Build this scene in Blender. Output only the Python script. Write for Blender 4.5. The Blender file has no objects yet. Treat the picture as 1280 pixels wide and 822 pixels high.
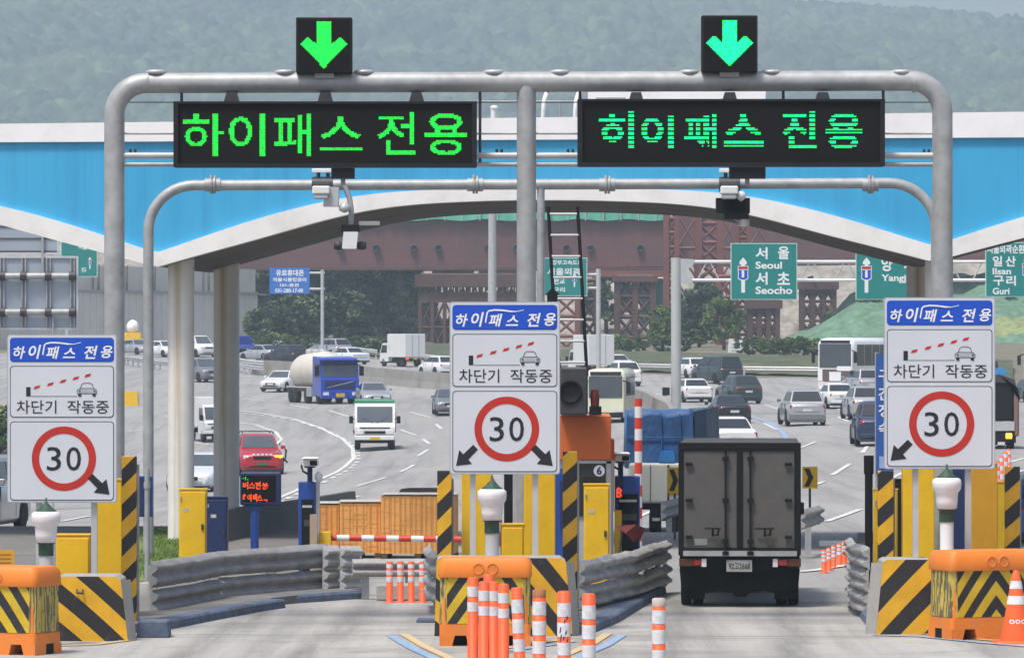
import bpy, math, random
import numpy as np
from mathutils import Vector, Matrix
random.seed(7)
rng = np.random.default_rng(11)
sc = bpy.context.scene
COL = sc.collection
PI = math.pi
R = math.radians

# ---------------------------------------------------------------- camera, sky, sun, exposure
F = 6400.0            # focal length in photo pixels (1280 wide)
CZ = 4.2              # camera height above the toll lanes
cam_data = bpy.data.cameras.new('camera')
cam_data.sensor_width = 36.0
cam_data.lens = 36.0 * F / 1280.0
cam_data.shift_y = 10.0 / 1280.0
cam_data.clip_start = 1.0
cam_data.clip_end = 9000.0
cam = bpy.data.objects.new('camera', cam_data)
COL.objects.link(cam)
cam.location = (0, 0, CZ)
cam.rotation_euler = (R(90), 0, 0)
sc.camera = cam

SUN_EL, SUN_AZ = 66.0, 218.0          # azimuth clockwise from +Y; behind the camera, to the left
world = bpy.data.worlds.new('World')
sc.world = world
world.use_nodes = True
wn = world.node_tree.nodes
wl = world.node_tree.links
bg = wn['Background']
sky = wn.new('ShaderNodeTexSky')
sky.sky_type = 'NISHITA'
sky.sun_disc = False
sky.sun_elevation = R(SUN_EL)
sky.sun_rotation = R(SUN_AZ)
sky.air_density = 1.0
sky.dust_density = 4.0
sky.ozone_density = 1.0
wl.new(sky.outputs[0], bg.inputs['Color'])
bg.inputs['Strength'].default_value = 0.108
sl = bpy.data.lights.new('sun', 'SUN')
sl.energy = 2.4
sl.angle = R(11)
sl.color = (1.0, 0.96, 0.90)
sun = bpy.data.objects.new('sun', sl)
COL.objects.link(sun)
sd = Vector((math.sin(R(SUN_AZ)) * math.cos(R(SUN_EL)), math.cos(R(SUN_AZ)) * math.cos(R(SUN_EL)), math.sin(R(SUN_EL))))
sun.rotation_euler = sd.to_track_quat('Z', 'Y').to_euler()
sun.location = (-40, -40, 80)
vs = sc.view_settings
vs.view_transform = 'Standard'
vs.look = 'None'
vs.exposure = 0.6
vs.gamma = 1.0
vs.use_curve_mapping = False
sc.cycles.use_denoising = True
sc.cycles.max_bounces = 6
sc.cycles.volume_bounces = 1

# ---------------------------------------------------------------- terrain profile and placing helpers
ZP = [(-100, 0), (280, 0), (336, .4), (360, .9), (416, 1.9), (480, 2.9), (560, 3.6), (700, 4.2), (900, 5.0), (5000, 5.0)]
_zx = np.array([p[0] for p in ZP], float)
_zv = np.array([p[1] for p in ZP], float)
def zt(y): return float(np.interp(y, _zx, _zv))
_Y = np.arange(40.0, 900.0, .25)
_PY = 421 + (CZ - np.interp(_Y, _zx, _zv)) * F / _Y
# the curve is banked: between the toll plaza and the bend the lanes fall away to the left
_wy = np.array([-100, 104, 128, 150, 180, 212, 244, 272, 300, 5000], float)
_wv = np.array([0, 0, .28, .55, .85, 1, .92, .62, .12, 0], float)
def bank(x, y): return .066 * (min(max(x, -34.0), 14.0) - 14.0) * float(np.interp(y, _wy, _wv))
def zg(x, y): return zt(y) + bank(x, y)
_W = np.interp(_Y, _wy, _wv); _Z = np.interp(_Y, _zx, _zv)
def G(px, py):
    """ground point seen at photo pixel (px, py)"""
    X = (px - 640) * _Y / F
    P = 421 + (CZ - (_Z + .066 * (np.clip(X, -34.0, 14.0) - 14.0) * _W)) * F / _Y
    y = float(np.interp(-py, -np.minimum.accumulate(P), _Y)); x = (px - 640) * y / F
    return Vector((x, y, zg(x, y)))
RD = Vector((300.0 / F, 1.0, 0.0))    # the direction the toll lanes run in

class Fr:
    """a frame of metres at one depth: scale s (pixels per metre), origin at pixel column px0 on the ground"""
    def __init__(f, s, px0, z0=None):
        f.s = s; f.Y = F / s; f.X = (px0 - 640) / s
        f.z0 = zg(f.X, f.Y) if z0 is None else z0
        f.loc = (f.X, f.Y, f.z0)
    def x(f, px): return (px - 640) / f.s - f.X
    def z(f, py): return CZ - (py - 421) / f.s - f.z0
    def p(f, px, py, y=0.0): return (f.x(px), y, f.z(py))

# ---------------------------------------------------------------- materials
_mats = {}
def _nt(name):
    m = bpy.data.materials.new(name); m.use_nodes = True
    n = m.node_tree.nodes; l = m.node_tree.links
    return m, n, l, n['Principled BSDF']
def lin(r, g, b):
    f = lambda c: (c / 255 / 12.92) if c / 255 <= .04045 else ((c / 255 + .055) / 1.055) ** 2.4
    return (f(r), f(g), f(b))
def math_node(n, l, op, a, b=None, c=None):
    q = n.new('ShaderNodeMath'); q.operation = op
    for i, v in enumerate((a, b, c)):
        if v is None: continue
        if isinstance(v, (int, float)): q.inputs[i].default_value = v
        else: l.new(v, q.inputs[i])
    return q.outputs[0]
def noise_node(n, l, vec, scale, detail=4, rough=.6):
    q = n.new('ShaderNodeTexNoise'); q.inputs['Scale'].default_value = scale
    q.inputs['Detail'].default_value = detail; q.inputs['Roughness'].default_value = rough
    if vec is not None: l.new(vec, q.inputs['Vector'])
    return q.outputs['Fac']
def mixc(n, l, fac, a, b, mode='MIX'):
    q = n.new('ShaderNodeMix'); q.data_type = 'RGBA'; q.blend_type = mode
    for i, v in ((0, fac), (6, a), (7, b)):
        if isinstance(v, (int, float)): q.inputs[i].default_value = v
        elif isinstance(v, tuple): q.inputs[i].default_value = (*v[:3], 1)
        else: l.new(v, q.inputs[i])
    return q.outputs[2]
def maprange(n, l, v, a, b, c=0.0, d=1.0):
    q = n.new('ShaderNodeMapRange')
    l.new(v, q.inputs[0])
    for i, t in enumerate((a, b, c, d)): q.inputs[i + 1].default_value = t
    return q.outputs[0]
def coord(n, l, stretch=None):
    t = n.new('ShaderNodeTexCoord'); v = t.outputs['Object']
    if stretch:
        mp = n.new('ShaderNodeMapping'); mp.inputs['Scale'].default_value = stretch
        l.new(v, mp.inputs[0]); v = mp.outputs[0]
    return v
def M(name, col, rough=.6, metal=0.0, var=.12, scale=5.0, dirt=None, dirt_amt=.5, dirt_scale=1.5, bump=0.0, stretch=None, spec=.4, coat=0.0):
    if name in _mats: return _mats[name]
    m, n, l, b = _nt(name)
    v = coord(n, l, stretch)
    f = noise_node(n, l, v, scale)
    k = maprange(n, l, f, .3, .7, 1 - var, 1 + var)
    c = mixc(n, l, 1.0, col, (1, 1, 1), 'MULTIPLY')
    q = n.new('ShaderNodeVectorMath'); q.operation = 'SCALE'
    l.new(c, q.inputs[0]); l.new(k, q.inputs['Scale']); c = q.outputs[0]
    if dirt:
        d = noise_node(n, l, v, dirt_scale, 6, .7)
        c = mixc(n, l, maprange(n, l, d, .48, .72, 0, dirt_amt), c, dirt)
    l.new(c, b.inputs['Base Color'])
    b.inputs['Roughness'].default_value = rough
    b.inputs['Metallic'].default_value = metal
    b.inputs['Specular IOR Level'].default_value = spec
    if coat: b.inputs['Coat Weight'].default_value = coat
    if bump:
        bp = n.new('ShaderNodeBump'); bp.inputs['Strength'].default_value = bump; bp.inputs['Distance'].default_value = .05
        l.new(noise_node(n, l, v, scale * 3, 5), bp.inputs['Height']); l.new(bp.outputs[0], b.inputs['Normal'])
    _mats[name] = m
    return m
def E(name, col, strength):
    if name in _mats: return _mats[name]
    m, n, l, b = _nt(name)
    b.inputs['Base Color'].default_value = (*[c * .3 for c in col], 1)
    b.inputs['Emission Color'].default_value = (*col, 1)
    b.inputs['Emission Strength'].default_value = strength
    _mats[name] = m
    return m
YEL, BLK = (.74, .40, .012), (.018, .018, .02)
def hazard(name, a, bz, period, off=0.0, chev=False, distort=0.0, wear=.35, ca=YEL, cb=BLK, curve=0.0, rough=.55):
    """painted yellow and black diagonal stripes in the object's own metres"""
    if name in _mats: return _mats[name]
    m, n, l, b = _nt(name)
    v = coord(n, l)
    s = n.new('ShaderNodeSeparateXYZ'); l.new(v, s.inputs[0])
    x = s.outputs[0]
    if chev: x = math_node(n, l, 'ABSOLUTE', x)
    t = math_node(n, l, 'ADD', math_node(n, l, 'MULTIPLY', x, a), math_node(n, l, 'MULTIPLY', s.outputs[2], bz))
    t = math_node(n, l, 'ADD', t, math_node(n, l, 'MULTIPLY', s.outputs[1], a * .6))
    if curve: t = math_node(n, l, 'ADD', t, math_node(n, l, 'MULTIPLY', math_node(n, l, 'MULTIPLY', x, x), curve))
    if distort: t = math_node(n, l, 'ADD', t, math_node(n, l, 'MULTIPLY', noise_node(n, l, coord(n, l, (1, 1, .22)), 9, 3), distort))
    t = math_node(n, l, 'FRACT', math_node(n, l, 'ADD', math_node(n, l, 'DIVIDE', t, period), off + 50.0))
    t = math_node(n, l, 'GREATER_THAN', t, .5)
    c = mixc(n, l, t, ca, cb)
    d = noise_node(n, l, v, 7, 8, .75)
    c = mixc(n, l, maprange(n, l, d, .56, .72, 0, wear), c, (.16, .14, .11))
    g = maprange(n, l, noise_node(n, l, v, 2.5), .3, .7, .8, 1.12)
    q = n.new('ShaderNodeVectorMath'); q.operation = 'SCALE'
    l.new(c, q.inputs[0]); l.new(g, q.inputs['Scale'])
    l.new(q.outputs[0], b.inputs['Base Color'])
    b.inputs['Roughness'].default_value = rough
    _mats[name] = m
    return m

# ---------------------------------------------------------------- mesh builder
def text2d(s, bold=0.0, shear=0.0):
    cu = bpy.data.curves.new('t', 'FONT'); cu.body = s; cu.offset = bold; cu.shear = shear; cu.resolution_u = 3
    ob = bpy.data.objects.new('t', cu); COL.objects.link(ob)
    dg = bpy.context.evaluated_depsgraph_get()
    ev = ob.evaluated_get(dg); me = ev.to_mesh()
    vs_ = [(v.co.x, v.co.y) for v in me.vertices]; fs = [tuple(p.vertices) for p in me.polygons]
    ev.to_mesh_clear()
    bpy.data.objects.remove(ob); bpy.data.curves.remove(cu)
    a = np.array(vs_); lo = a.min(0); hi = a.max(0)
    return (a - lo) / (hi - lo), fs, (hi - lo)
class MB:
    def __init__(s): s.v = []; s.f = []; s.m = []; s.sm = []; s.mats = []
    def mi(s, m):
        if m not in s.mats: s.mats.append(m)
        return s.mats.index(m)
    def add(s, vs_, fs, m, sm=False):
        o = len(s.v); k = s.mi(m)
        s.v += [tuple(p) for p in vs_]
        for f in fs:
            s.f.append(tuple(i + o for i in f)); s.m.append(k); s.sm.append(sm)
        return s
    def face(s, pts, m, sm=False): return s.add(pts, [tuple(range(len(pts)))], m, sm)
    def box(s, x0, x1, y0, y1, z0, z1, m, tx=0.0, ty=0.0):
        """box; tx, ty pull the top in"""
        v = [(x0, y0, z0), (x1, y0, z0), (x1, y1, z0), (x0, y1, z0), (x0 + tx, y0 + ty, z1), (x1 - tx, y0 + ty, z1), (x1 - tx, y1 - ty, z1), (x0 + tx, y1 - ty, z1)]
        return s.add(v, [(3, 2, 1, 0), (4, 5, 6, 7), (0, 1, 5, 4), (1, 2, 6, 5), (2, 3, 7, 6), (3, 0, 4, 7)], m)
    def prism(s, poly, y0, y1, m, mcap=None, sm=False):
        """polygon in (x, z), counter-clockwise as seen from the camera, pushed from y0 back to y1"""
        n = len(poly)
        v = [(x, y0, z) for x, z in poly] + [(x, y1, z) for x, z in poly]
        s.add(v, [(i, i + n, (i + 1) % n + n, (i + 1) % n) for i in range(n)], m, sm)
        s.add(v[:n], [tuple(range(n))], mcap or m); s.add(v[n:], [tuple(range(n - 1, -1, -1))], m)
        return s
    def prismx(s, poly, x0, x1, m, sm=False):
        """polygon in (y, z) pushed from x0 to x1"""
        n = len(poly)
        v = [(x0, y, z) for y, z in poly] + [(x1, y, z) for y, z in poly]
        s.add(v, [(i, (i + 1) % n, (i + 1) % n + n, i + n) for i in range(n)], m, sm)
        s.add(v[:n], [tuple(range(n - 1, -1, -1))], m); s.add(v[n:], [tuple(range(n))], m)
        return s
    def tube(s, pts, r, m, n=10, r1=None, caps=True, sm=True):
        pts = [Vector(p) for p in pts]; vs_ = []; k = len(pts)
        t0 = (pts[1] - pts[0]).normalized()
        up = Vector((0, 0, 1)) if abs(t0.z) < .9 else Vector((0, 1, 0))
        a = t0.cross(up).normalized()
        for i, p in enumerate(pts):
            t = ((pts[min(i + 1, k - 1)] - pts[max(i - 1, 0)])).normalized()
            a = (a - t * a.dot(t)).normalized(); b = t.cross(a)
            rr = r if r1 is None else r + (r1 - r) * i / (k - 1)
            if i not in (0, k - 1):
                c = max(.35, math.cos((pts[i] - pts[i - 1]).angle(pts[i + 1] - pts[i]) / 2)); rr2 = rr / c if c < .98 else rr
            else: rr2 = rr
            for j in range(n):
                w = 2 * PI * j / n
                vs_.append(p + (a * math.cos(w) + b * math.sin(w)) * rr2)
        fs = [(i * n + j, i * n + (j + 1) % n, (i + 1) * n + (j + 1) % n, (i + 1) * n + j) for i in range(k - 1) for j in range(n)]
        s.add(vs_, fs, m, sm)
        if caps:
            s.add(vs_[:n], [tuple(range(n - 1, -1, -1))], m); s.add(vs_[-n:], [tuple(range(n))], m)
        return s
    def bar(s, p, q, w, m): return s.tube([p, q], w * .707, m, n=4, sm=False)
    def lathe(s, prof, m, n=20, cx=0.0, cy=0.0, sm=True):
        vs_ = [(cx + r * math.cos(2 * PI * j / n), cy + r * math.sin(2 * PI * j / n), z) for r, z in prof for j in range(n)]
        k = len(prof)
        s.add(vs_, [(i * n + j, i * n + (j + 1) % n, (i + 1) * n + (j + 1) % n, (i + 1) * n + j) for i in range(k - 1) for j in range(n)], m, sm)
        if prof[0][0] > 1e-4: s.add(vs_[:n], [tuple(range(n - 1, -1, -1))], m)
        if prof[-1][0] > 1e-4: s.add(vs_[-n:], [tuple(range(n))], m)
        return s
    def loft(s, secs, m, sm=True, caps=True):
        n = len(secs[0]); vs_ = [p for q in secs for p in q]
        s.add(vs_, [(i * n + j, i * n + (j + 1) % n, (i + 1) * n + (j + 1) % n, (i + 1) * n + j) for i in range(len(secs) - 1) for j in range(n)], m, sm)
        if caps:
            s.add(secs[0], [tuple(range(n - 1, -1, -1))], m); s.add(secs[-1], [tuple(range(n))], m)
        return s
    def text(s, t, x0, x1, z0, z1, y, m, bold=.02, shear=0.0):
        a, fs, _ = text2d(t, bold, shear)
        return s.add([(x0 + u * (x1 - x0), y, z0 + w * (z1 - z0)) for u, w in a], fs, m)
    def disc(s, cx, cz, r, y, m, n=32, r0=0.0):
        c = [(cx + r * math.cos(2 * PI * j / n), y, cz + r * math.sin(2 * PI * j / n)) for j in range(n)]
        if r0 <= 0: return s.add(c, [tuple(range(n))], m)
        d = [(cx + r0 * math.cos(2 * PI * j / n), y, cz + r0 * math.sin(2 * PI * j / n)) for j in range(n)]
        return s.add(c + d, [(j, (j + 1) % n, (j + 1) % n + n, j + n) for j in range(n)], m)
    def rrect(s, x0, x1, z0, z1, r, y, m, k=5, y1=None):
        p = []
        for cx, cz, a in ((x1 - r, z0 + r, -90), (x1 - r, z1 - r, 0), (x0 + r, z1 - r, 90), (x0 + r, z0 + r, 180)):
            p += [(cx + r * math.cos(R(a + 90 * i / k)), cz + r * math.sin(R(a + 90 * i / k))) for i in range(k + 1)]
        if y1 is not None: return s.prism(p, y, y1, m)
        return s.face([(u, y, w) for u, w in p], m)
    def flat(s, poly, y, m): return s.face([(u, y, w) for u, w in poly], m)
    def build(s, name, parent=None, loc=None, bevel=0.0, label=None, seg=1):
        me = bpy.data.meshes.new(name)
        me.from_pydata(s.v, [], s.f)
        for m in s.mats: me.materials.append(m)
        me.polygons.foreach_set('material_index', s.m)
        me.polygons.foreach_set('use_smooth', s.sm)
        me.update()
        o = bpy.data.objects.new(name, me); COL.objects.link(o)
        if parent is not None: o.parent = parent
        if loc is not None: o.location = loc
        if bevel:
            b = o.modifiers.new('bevel', 'BEVEL'); b.width = bevel; b.segments = seg; b.limit_method = 'ANGLE'; b.angle_limit = R(35)
        if label: o['label'] = label
        return o
def tag(o, label, cat, group=None):
    o['label'] = label; o['category'] = cat
    if group: o['group'] = group
    return o
def thing(name, label, cat, loc, rz=0.0, group=None):
    o = bpy.data.objects.new(name, None); COL.objects.link(o)
    o.empty_display_size = .2
    o.location = loc; o.rotation_euler = (0, 0, rz)
    return tag(o, label, cat, group)
def structure(o): o['kind'] = 'structure'; return o
def kids(o): return [c for c in bpy.data.objects if c.parent is o]
def copy_tree(o, parent=None):
    c = o.copy(); COL.objects.link(c)
    if parent is not None: c.parent = parent
    for ch in kids(o): copy_tree(ch, c)
    return c
# ---------------------------------------------------------------- shared materials
galv = M('galvanised_steel', (.38, .39, .395), .5, .2, .16, 4, dirt=(.2, .19, .18), dirt_amt=.35, dirt_scale=3)
galv_pale = M('pale_galvanised_steel', (.50, .505, .51), .45, .2, .12, 3, dirt=(.3, .3, .29), dirt_amt=.3)
black_metal = M('black_painted_metal', (.010, .010, .011), .7, 0, .2, spec=.2)
dark_metal = M('dark_grey_metal', (.06, .06, .065), .5, .2, .2)
white_paint = M('white_paint', (.74, .75, .75), .4, 0, .05, 2, dirt=(.45, .44, .42), dirt_amt=.2)
concrete = M('concrete', (.34, .33, .31), .85, 0, .12, 3, dirt=(.2, .19, .17), dirt_amt=.5, bump=.3)
yellow_paint = M('yellow_paint', (.80, .49, .012), .45, 0, .08, 2, dirt=(.4, .24, .04), dirt_amt=.3)
amber_paint = M('amber_paint', (.60, .31, .02), .5, 0, .1, 2)
blue_paint = M('blue_paint', (.02, .07, .30), .4, 0, .1)
navy_paint = M('navy_paint', (.015, .03, .10), .45, 0, .15)
orange_plastic = M('orange_plastic', (.78, .215, .022), .55, 0, .12, 2, dirt=(.42, .19, .10), dirt_amt=.65, dirt_scale=4)
red_orange = M('red_orange_plastic', (.78, .10, .02), .5, 0, .08)
white_reflective = M('white_reflective_sheet', (.78, .78, .80), .35, 0, .05, 8)
sheet_white = M('sign_white_sheet', (.585, .605, .65), .4, 0, .03, 1)
ink = M('black_ink', (.015, .015, .018), .5, 0, .05)
sign_blue = M('sign_blue_sheet', (.008, .075, .50), .4, 0, .05, 1)
sign_red = M('sign_red_sheet', (.46, .025, .014), .4, 0, .06, 1)
tyre_rubber = M('tyre_rubber', (.018, .018, .018), .85, 0, .2)
glass_dark = M('tinted_glass', (.025, .03, .035), .06, 0, .1, 1, spec=.6)
glass_screen = M('windscreen_glass', (.07, .085, .10), .05, 0, .15, 1, spec=.8)
chrome = M('bright_metal', (.6, .6, .6), .25, .8, .05)
plate_white = M('plate_white', (.6, .6, .6), .4)
plate_green = M('plate_green', (.02, .16, .05), .4)
plate_yellow = M('plate_yellow', (.6, .4, .02), .4)
lamp_clear = M('clear_lamp_lens', (.7, .7, .7), .1, 0, .05, spec=.8)
lamp_red = M('red_lamp_lens', (.35, .01, .012), .15, 0, .05, spec=.7)
lamp_amber = M('amber_lamp_lens', (.6, .2, .01), .15, 0, .05, spec=.7)
red_lit = E('red_lamp_lit', (1.0, .05, .02), 1.6)
amber_lit = E('amber_lamp_lit', (1.0, .35, .03), 2.2)
green_paint = M('green_paint', (.022, .07, .042), .6, 0, .2, 6, dirt=(.12, .13, .11), dirt_amt=.5, dirt_scale=9)
trunk_bark = M('bark', (.09, .07, .05), .9, 0, .3, 6, bump=.5)

# ---------------------------------------------------------------- ground
def ground_material(name, col, patch, joints=0.0, streak=True, stain=(.12, .115, .105)):
    m, n, l, b = _nt(name)
    v = coord(n, l)
    big = noise_node(n, l, v, .06, 5, .6)
    c = mixc(n, l, maprange(n, l, big, .35, .65), col, patch)
    if streak:
        mp = n.new('ShaderNodeMapping'); mp.inputs['Scale'].default_value = (1.0, .035, 1); l.new(v, mp.inputs[0])
        st = noise_node(n, l, mp.outputs[0], 1.3, 5, .65)
        c = mixc(n, l, maprange(n, l, st, .47, .72, 0, .65), c, stain)
        c = mixc(n, l, maprange(n, l, st, .42, .25, 0, .25), c, tuple(min(1, q * 1.35) for q in col))
    fine = noise_node(n, l, v, 14, 6, .7)
    k = maprange(n, l, fine, .3, .7, .86, 1.14)
    if joints:
        s = n.new('ShaderNodeSeparateXYZ'); l.new(v, s.inputs[0])
        fy = math_node(n, l, 'FRACT', math_node(n, l, 'DIVIDE', math_node(n, l, 'ADD', s.outputs[1], math_node(n, l, 'MULTIPLY', s.outputs[0], .06)), joints))
        j = math_node(n, l, 'LESS_THAN', fy, .012)
        c = mixc(n, l, math_node(n, l, 'MULTIPLY', j, .75), c, (.07, .068, .065))
        sp = noise_node(n, l, v, .9, 6, .7)
        c = mixc(n, l, maprange(n, l, sp, .56, .7, 0, .55), c, stain)
        mp2 = n.new('ShaderNodeMapping'); mp2.inputs['Scale'].default_value = (.16, .35, 1); mp2.inputs['Location'].default_value = (3.3, 1.2, 0); l.new(v, mp2.inputs[0])
        c = mixc(n, l, maprange(n, l, noise_node(n, l, mp2.outputs[0], 1.0, 6, .65), .48, .66, 0, .7), c, stain)
    if joints:      # rubber worn into the wheel paths of the two lanes
        u = math_node(n, l, 'SUBTRACT', s.outputs[0], math_node(n, l, 'MULTIPLY', s.outputs[1], .0469))
        tr = None
        for u0 in (-7.5, -5.9, -1.15, .55):
            d = maprange(n, l, math_node(n, l, 'ABSOLUTE', math_node(n, l, 'SUBTRACT', u, u0)), .10, .42, 1, 0)
            tr = d if tr is None else math_node(n, l, 'MAXIMUM', tr, d)
        mp3 = n.new('ShaderNodeMapping'); mp3.inputs['Scale'].default_value = (2.2, .12, 1); l.new(v, mp3.inputs[0])
        tr = math_node(n, l, 'MULTIPLY', tr, maprange(n, l, noise_node(n, l, mp3.outputs[0], 1.0, 6, .7), .35, .62, .15, .75))
        c = mixc(n, l, tr, c, (.13, .125, .12))
    q = n.new('ShaderNodeVectorMath'); q.operation = 'SCALE'
    l.new(c, q.inputs[0]); l.new(k, q.inputs['Scale'])
    l.new(q.outputs[0], b.inputs['Base Color'])
    b.inputs['Roughness'].default_value = .85
    bp = n.new('ShaderNodeBump'); bp.inputs['Strength'].default_value = .25; bp.inputs['Distance'].default_value = .02
    l.new(fine, bp.inputs['Height']); l.new(bp.outputs[0], b.inputs['Normal'])
    return m
asphalt = ground_material('old_asphalt', (.265, .26, .252), (.315, .308, .298), stain=(.15, .147, .14))
plaza_concrete = ground_material('plaza_concrete', (.41, .40, .375), (.30, .29, .275), joints=9.0, stain=(.17, .165, .155))
earth = M('dry_earth', (.17, .15, .11), .95, 0, .25, .6, dirt=(.07, .10, .03), dirt_amt=.9, dirt_scale=.12)
marking = M('road_marking_white', (.62, .62, .60), .7, 0, .12, 3, dirt=(.28, .27, .26), dirt_amt=.6, dirt_scale=2)
marking_blue = M('road_marking_blue', (.22, .35, .52), .7, 0, .15, 3, dirt=(.36, .35, .33), dirt_amt=1.0, dirt_scale=3)
marking_ochre = M('road_marking_ochre', (.56, .42, .22), .7, 0, .15, 3, dirt=(.38, .36, .32), dirt_amt=1.0, dirt_scale=3)

def sheet(name, xs, ys, off, m, zfun=None):
    mb = MB()
    nx = len(xs)
    vs_ = [(x, y, zg(x, y) + off + (zfun(x, y) if zfun else 0)) for y in ys for x in xs]
    fs = [(j * nx + i, j * nx + i + 1, (j + 1) * nx + i + 1, (j + 1) * nx + i) for j in range(len(ys) - 1) for i in range(nx - 1)]
    return structure(mb.add(vs_, fs, m, True).build(name))
ysg = [-60, 0, 40, 80] + list(range(104, 701, 4)) + [800, 900, 1500, 4500]
sheet('ground', [-1500, -300, -100, -60] + list(range(-34, 15, 4)) + [60, 100, 300, 1500], ysg, -.06, earth)
def ribbon(name, left, right, off, m, n=60):
    """road surface between two pixel polylines (same number of points)"""
    mb = MB(); vs_ = []
    L = [G(*p) for p in left]; Rr = [G(*p) for p in right]
    for k in range(len(L) - 1):
        for i in range(n):
            t = i / n
            vs_.append((L[k].lerp(L[k + 1], t), Rr[k].lerp(Rr[k + 1], t)))
    vs_.append((L[-1], Rr[-1]))
    V = []
    for a, b in vs_:
        for t in (0, .25, .5, .75, 1):
            p = a.lerp(b, t); V.append((p.x, p.y, zg(p.x, p.y) + off))
    fs = [(i * 5 + j, i * 5 + j + 1, (i + 1) * 5 + j + 1, (i + 1) * 5 + j) for i in range(len(vs_) - 1) for j in range(4)]
    return structure(mb.add(V, fs, m, True).build(name))
# the highway: wide asphalt as far as the outer guard rail; beyond it the earth shows
yy = [40, 80, 120, 160, 200, 240] + list(range(280, 641, 4))
def road_half():
    mb = MB(); V = []
    # outer edge of the carriageways in (pixel x, pixel y)
    lo = [(-80, 520), (-40, 478), (20, 450), (90, 432), (150, 424), (240, 427), (330, 433), (400, 440), (470, 449), (540, 456), (640, 461), (720, 464), (800, 467), (930, 472), (1020, 472), (1100, 472), (1200, 478), (1340, 500)]
    V = []
    near = 44.0
    pxs = list(np.arange(-80, 1341, 10.0)); lo = [(p, float(np.interp(p, [a for a, b in lo], [b for a, b in lo]))) for p in pxs]
    for i, (px, py) in enumerate(lo):
        far = G(px, py)
        ray = (px - 640) / F
        for k in range(241):
            t = k / 240
            y = near + (far.y - near) * t ** 1.0
            x = ray * y * (1 + .5 * max(0, (abs(px - 640) - 560) / 160)); V.append((x, y, zg(x, y)))
    n = 241
    fs = [(i * n + k, (i + 1) * n + k, (i + 1) * n + k + 1, i * n + k + 1) for i in range(len(lo) - 1) for k in range(n - 1)]
    # follow the terrain exactly: dense strips along y
    return structure(mb.add(V, fs, asphalt, True).build('road'))
road_half()
sheet('plaza', [-22, -14, -7, 0, 7, 14, 22], [30, 50, 60, 70, 76, 82], .004, plaza_concrete)

# painted lines, each a sheet a few millimetres above the asphalt
mk = MB()
def stripe(pts, w=.15, m=marking, off=.02, mb=None):
    P = [G(*p) for p in pts]
    Q = []
    for a, b in zip(P, P[1:]):
        k = max(1, int((b - a).length / 2.0))
        Q += [a.lerp(b, i / k) for i in range(k)]
    Q.append(P[-1])
    V = []
    for i, p in enumerate(Q):
        t = Q[min(i + 1, len(Q) - 1)] - Q[max(i - 1, 0)]; t.z = 0; t.normalize()
        nrm = Vector((-t.y, t.x, 0)) * w / 2
        for q in (p + nrm, p - nrm): V.append((q.x, q.y, zg(q.x, q.y) + off))
    (mb or mk).add(V, [(2 * i, 2 * i + 1, 2 * i + 3, 2 * i + 2) for i in range(len(Q) - 1)], m)
# curved solid line with short teeth beside it, left
curve_l = [(296, 513), (330, 517), (368, 524), (402, 535), (428, 548), (441, 561), (442, 573), (430, 584), (405, 597), (372, 612), (335, 628), (300, 641), (255, 655), (200, 672)]
stripe(curve_l, .2)
for i in range(len(curve_l) - 1):
    (a, b), (c, d) = curve_l[i], curve_l[i + 1]
    for t in (.1, .4, .7):
        u = (a + (c - a) * t, b + (d - b) * t); w_ = (a + (c - a) * (t + .14), b + (d - b) * (t + .14))
        stripe([(u[0] + 6, u[1] + 3), (w_[0] + 6, w_[1] + 3)], .22)
stripe([(298, 528), (320, 531), (345, 540), (352, 549), (340, 560), (310, 573), (285, 582)], .18)
for d in [((340, 648), (372, 631)), ((445, 608), (482, 597)), ((500, 590), (517, 581)), ((522, 570), (535, 562)), ((304, 498), (333, 502)), ((362, 506), (389, 511)),
          ((411, 513), (437, 521)), ((512, 515), (539, 522)), ((501, 537), (520, 544)), ((529, 549), (537, 555)), ((240, 497), (262, 500)), ((160, 497), (196, 499)),
          ((205, 520), (232, 523)), ((160, 540), (200, 534)), ((242, 553), (262, 556)), ((76, 652), (112, 645)), ((19, 700), (41, 696)), ((75, 679), (112, 668)), ((350, 668), (392, 657)),
          ((300, 690), (345, 679)), ((232, 640), (265, 630)), ((420, 628), (450, 620)), ((545, 530), (552, 536)), ((455, 480), (475, 483)), ((300, 478), (330, 481)),
          ((955, 529), (971, 537)), ((1047, 521), (1060, 527)), ((1074, 540), (1083, 549)), ((1040, 594), (1062, 580)), ((1033, 652), (1075, 637)), ((1078, 566), (1084, 558)),
          ((905, 487), (925, 490)), ((985, 478), (1006, 480)), ((800, 478), (835, 480)), ((955, 506), (975, 512)), ((1030, 505), (1050, 512)), ((820, 492), (845, 496)),
          ((1008, 610), (1030, 602)), ((1000, 560), (1020, 552)), ((1110, 600), (1140, 585)), ((1255, 596), (1280, 588)), ((1262, 578), (1280, 573)), ((1250, 640), (1280, 628))]:
    stripe(d, .17)
stripe([(800, 520), (900, 517), (937, 520), (962, 529), (978, 540), (985, 551), (980, 563), (960, 578), (940, 590)], .22, marking_blue)
stripe([(1000, 715), (1020, 713), (1100, 700)], .2)
stripe([(790, 650), (812, 640), (840, 634)], .15)
structure(mk.build('road_markings'))
pm = MB()
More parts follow.
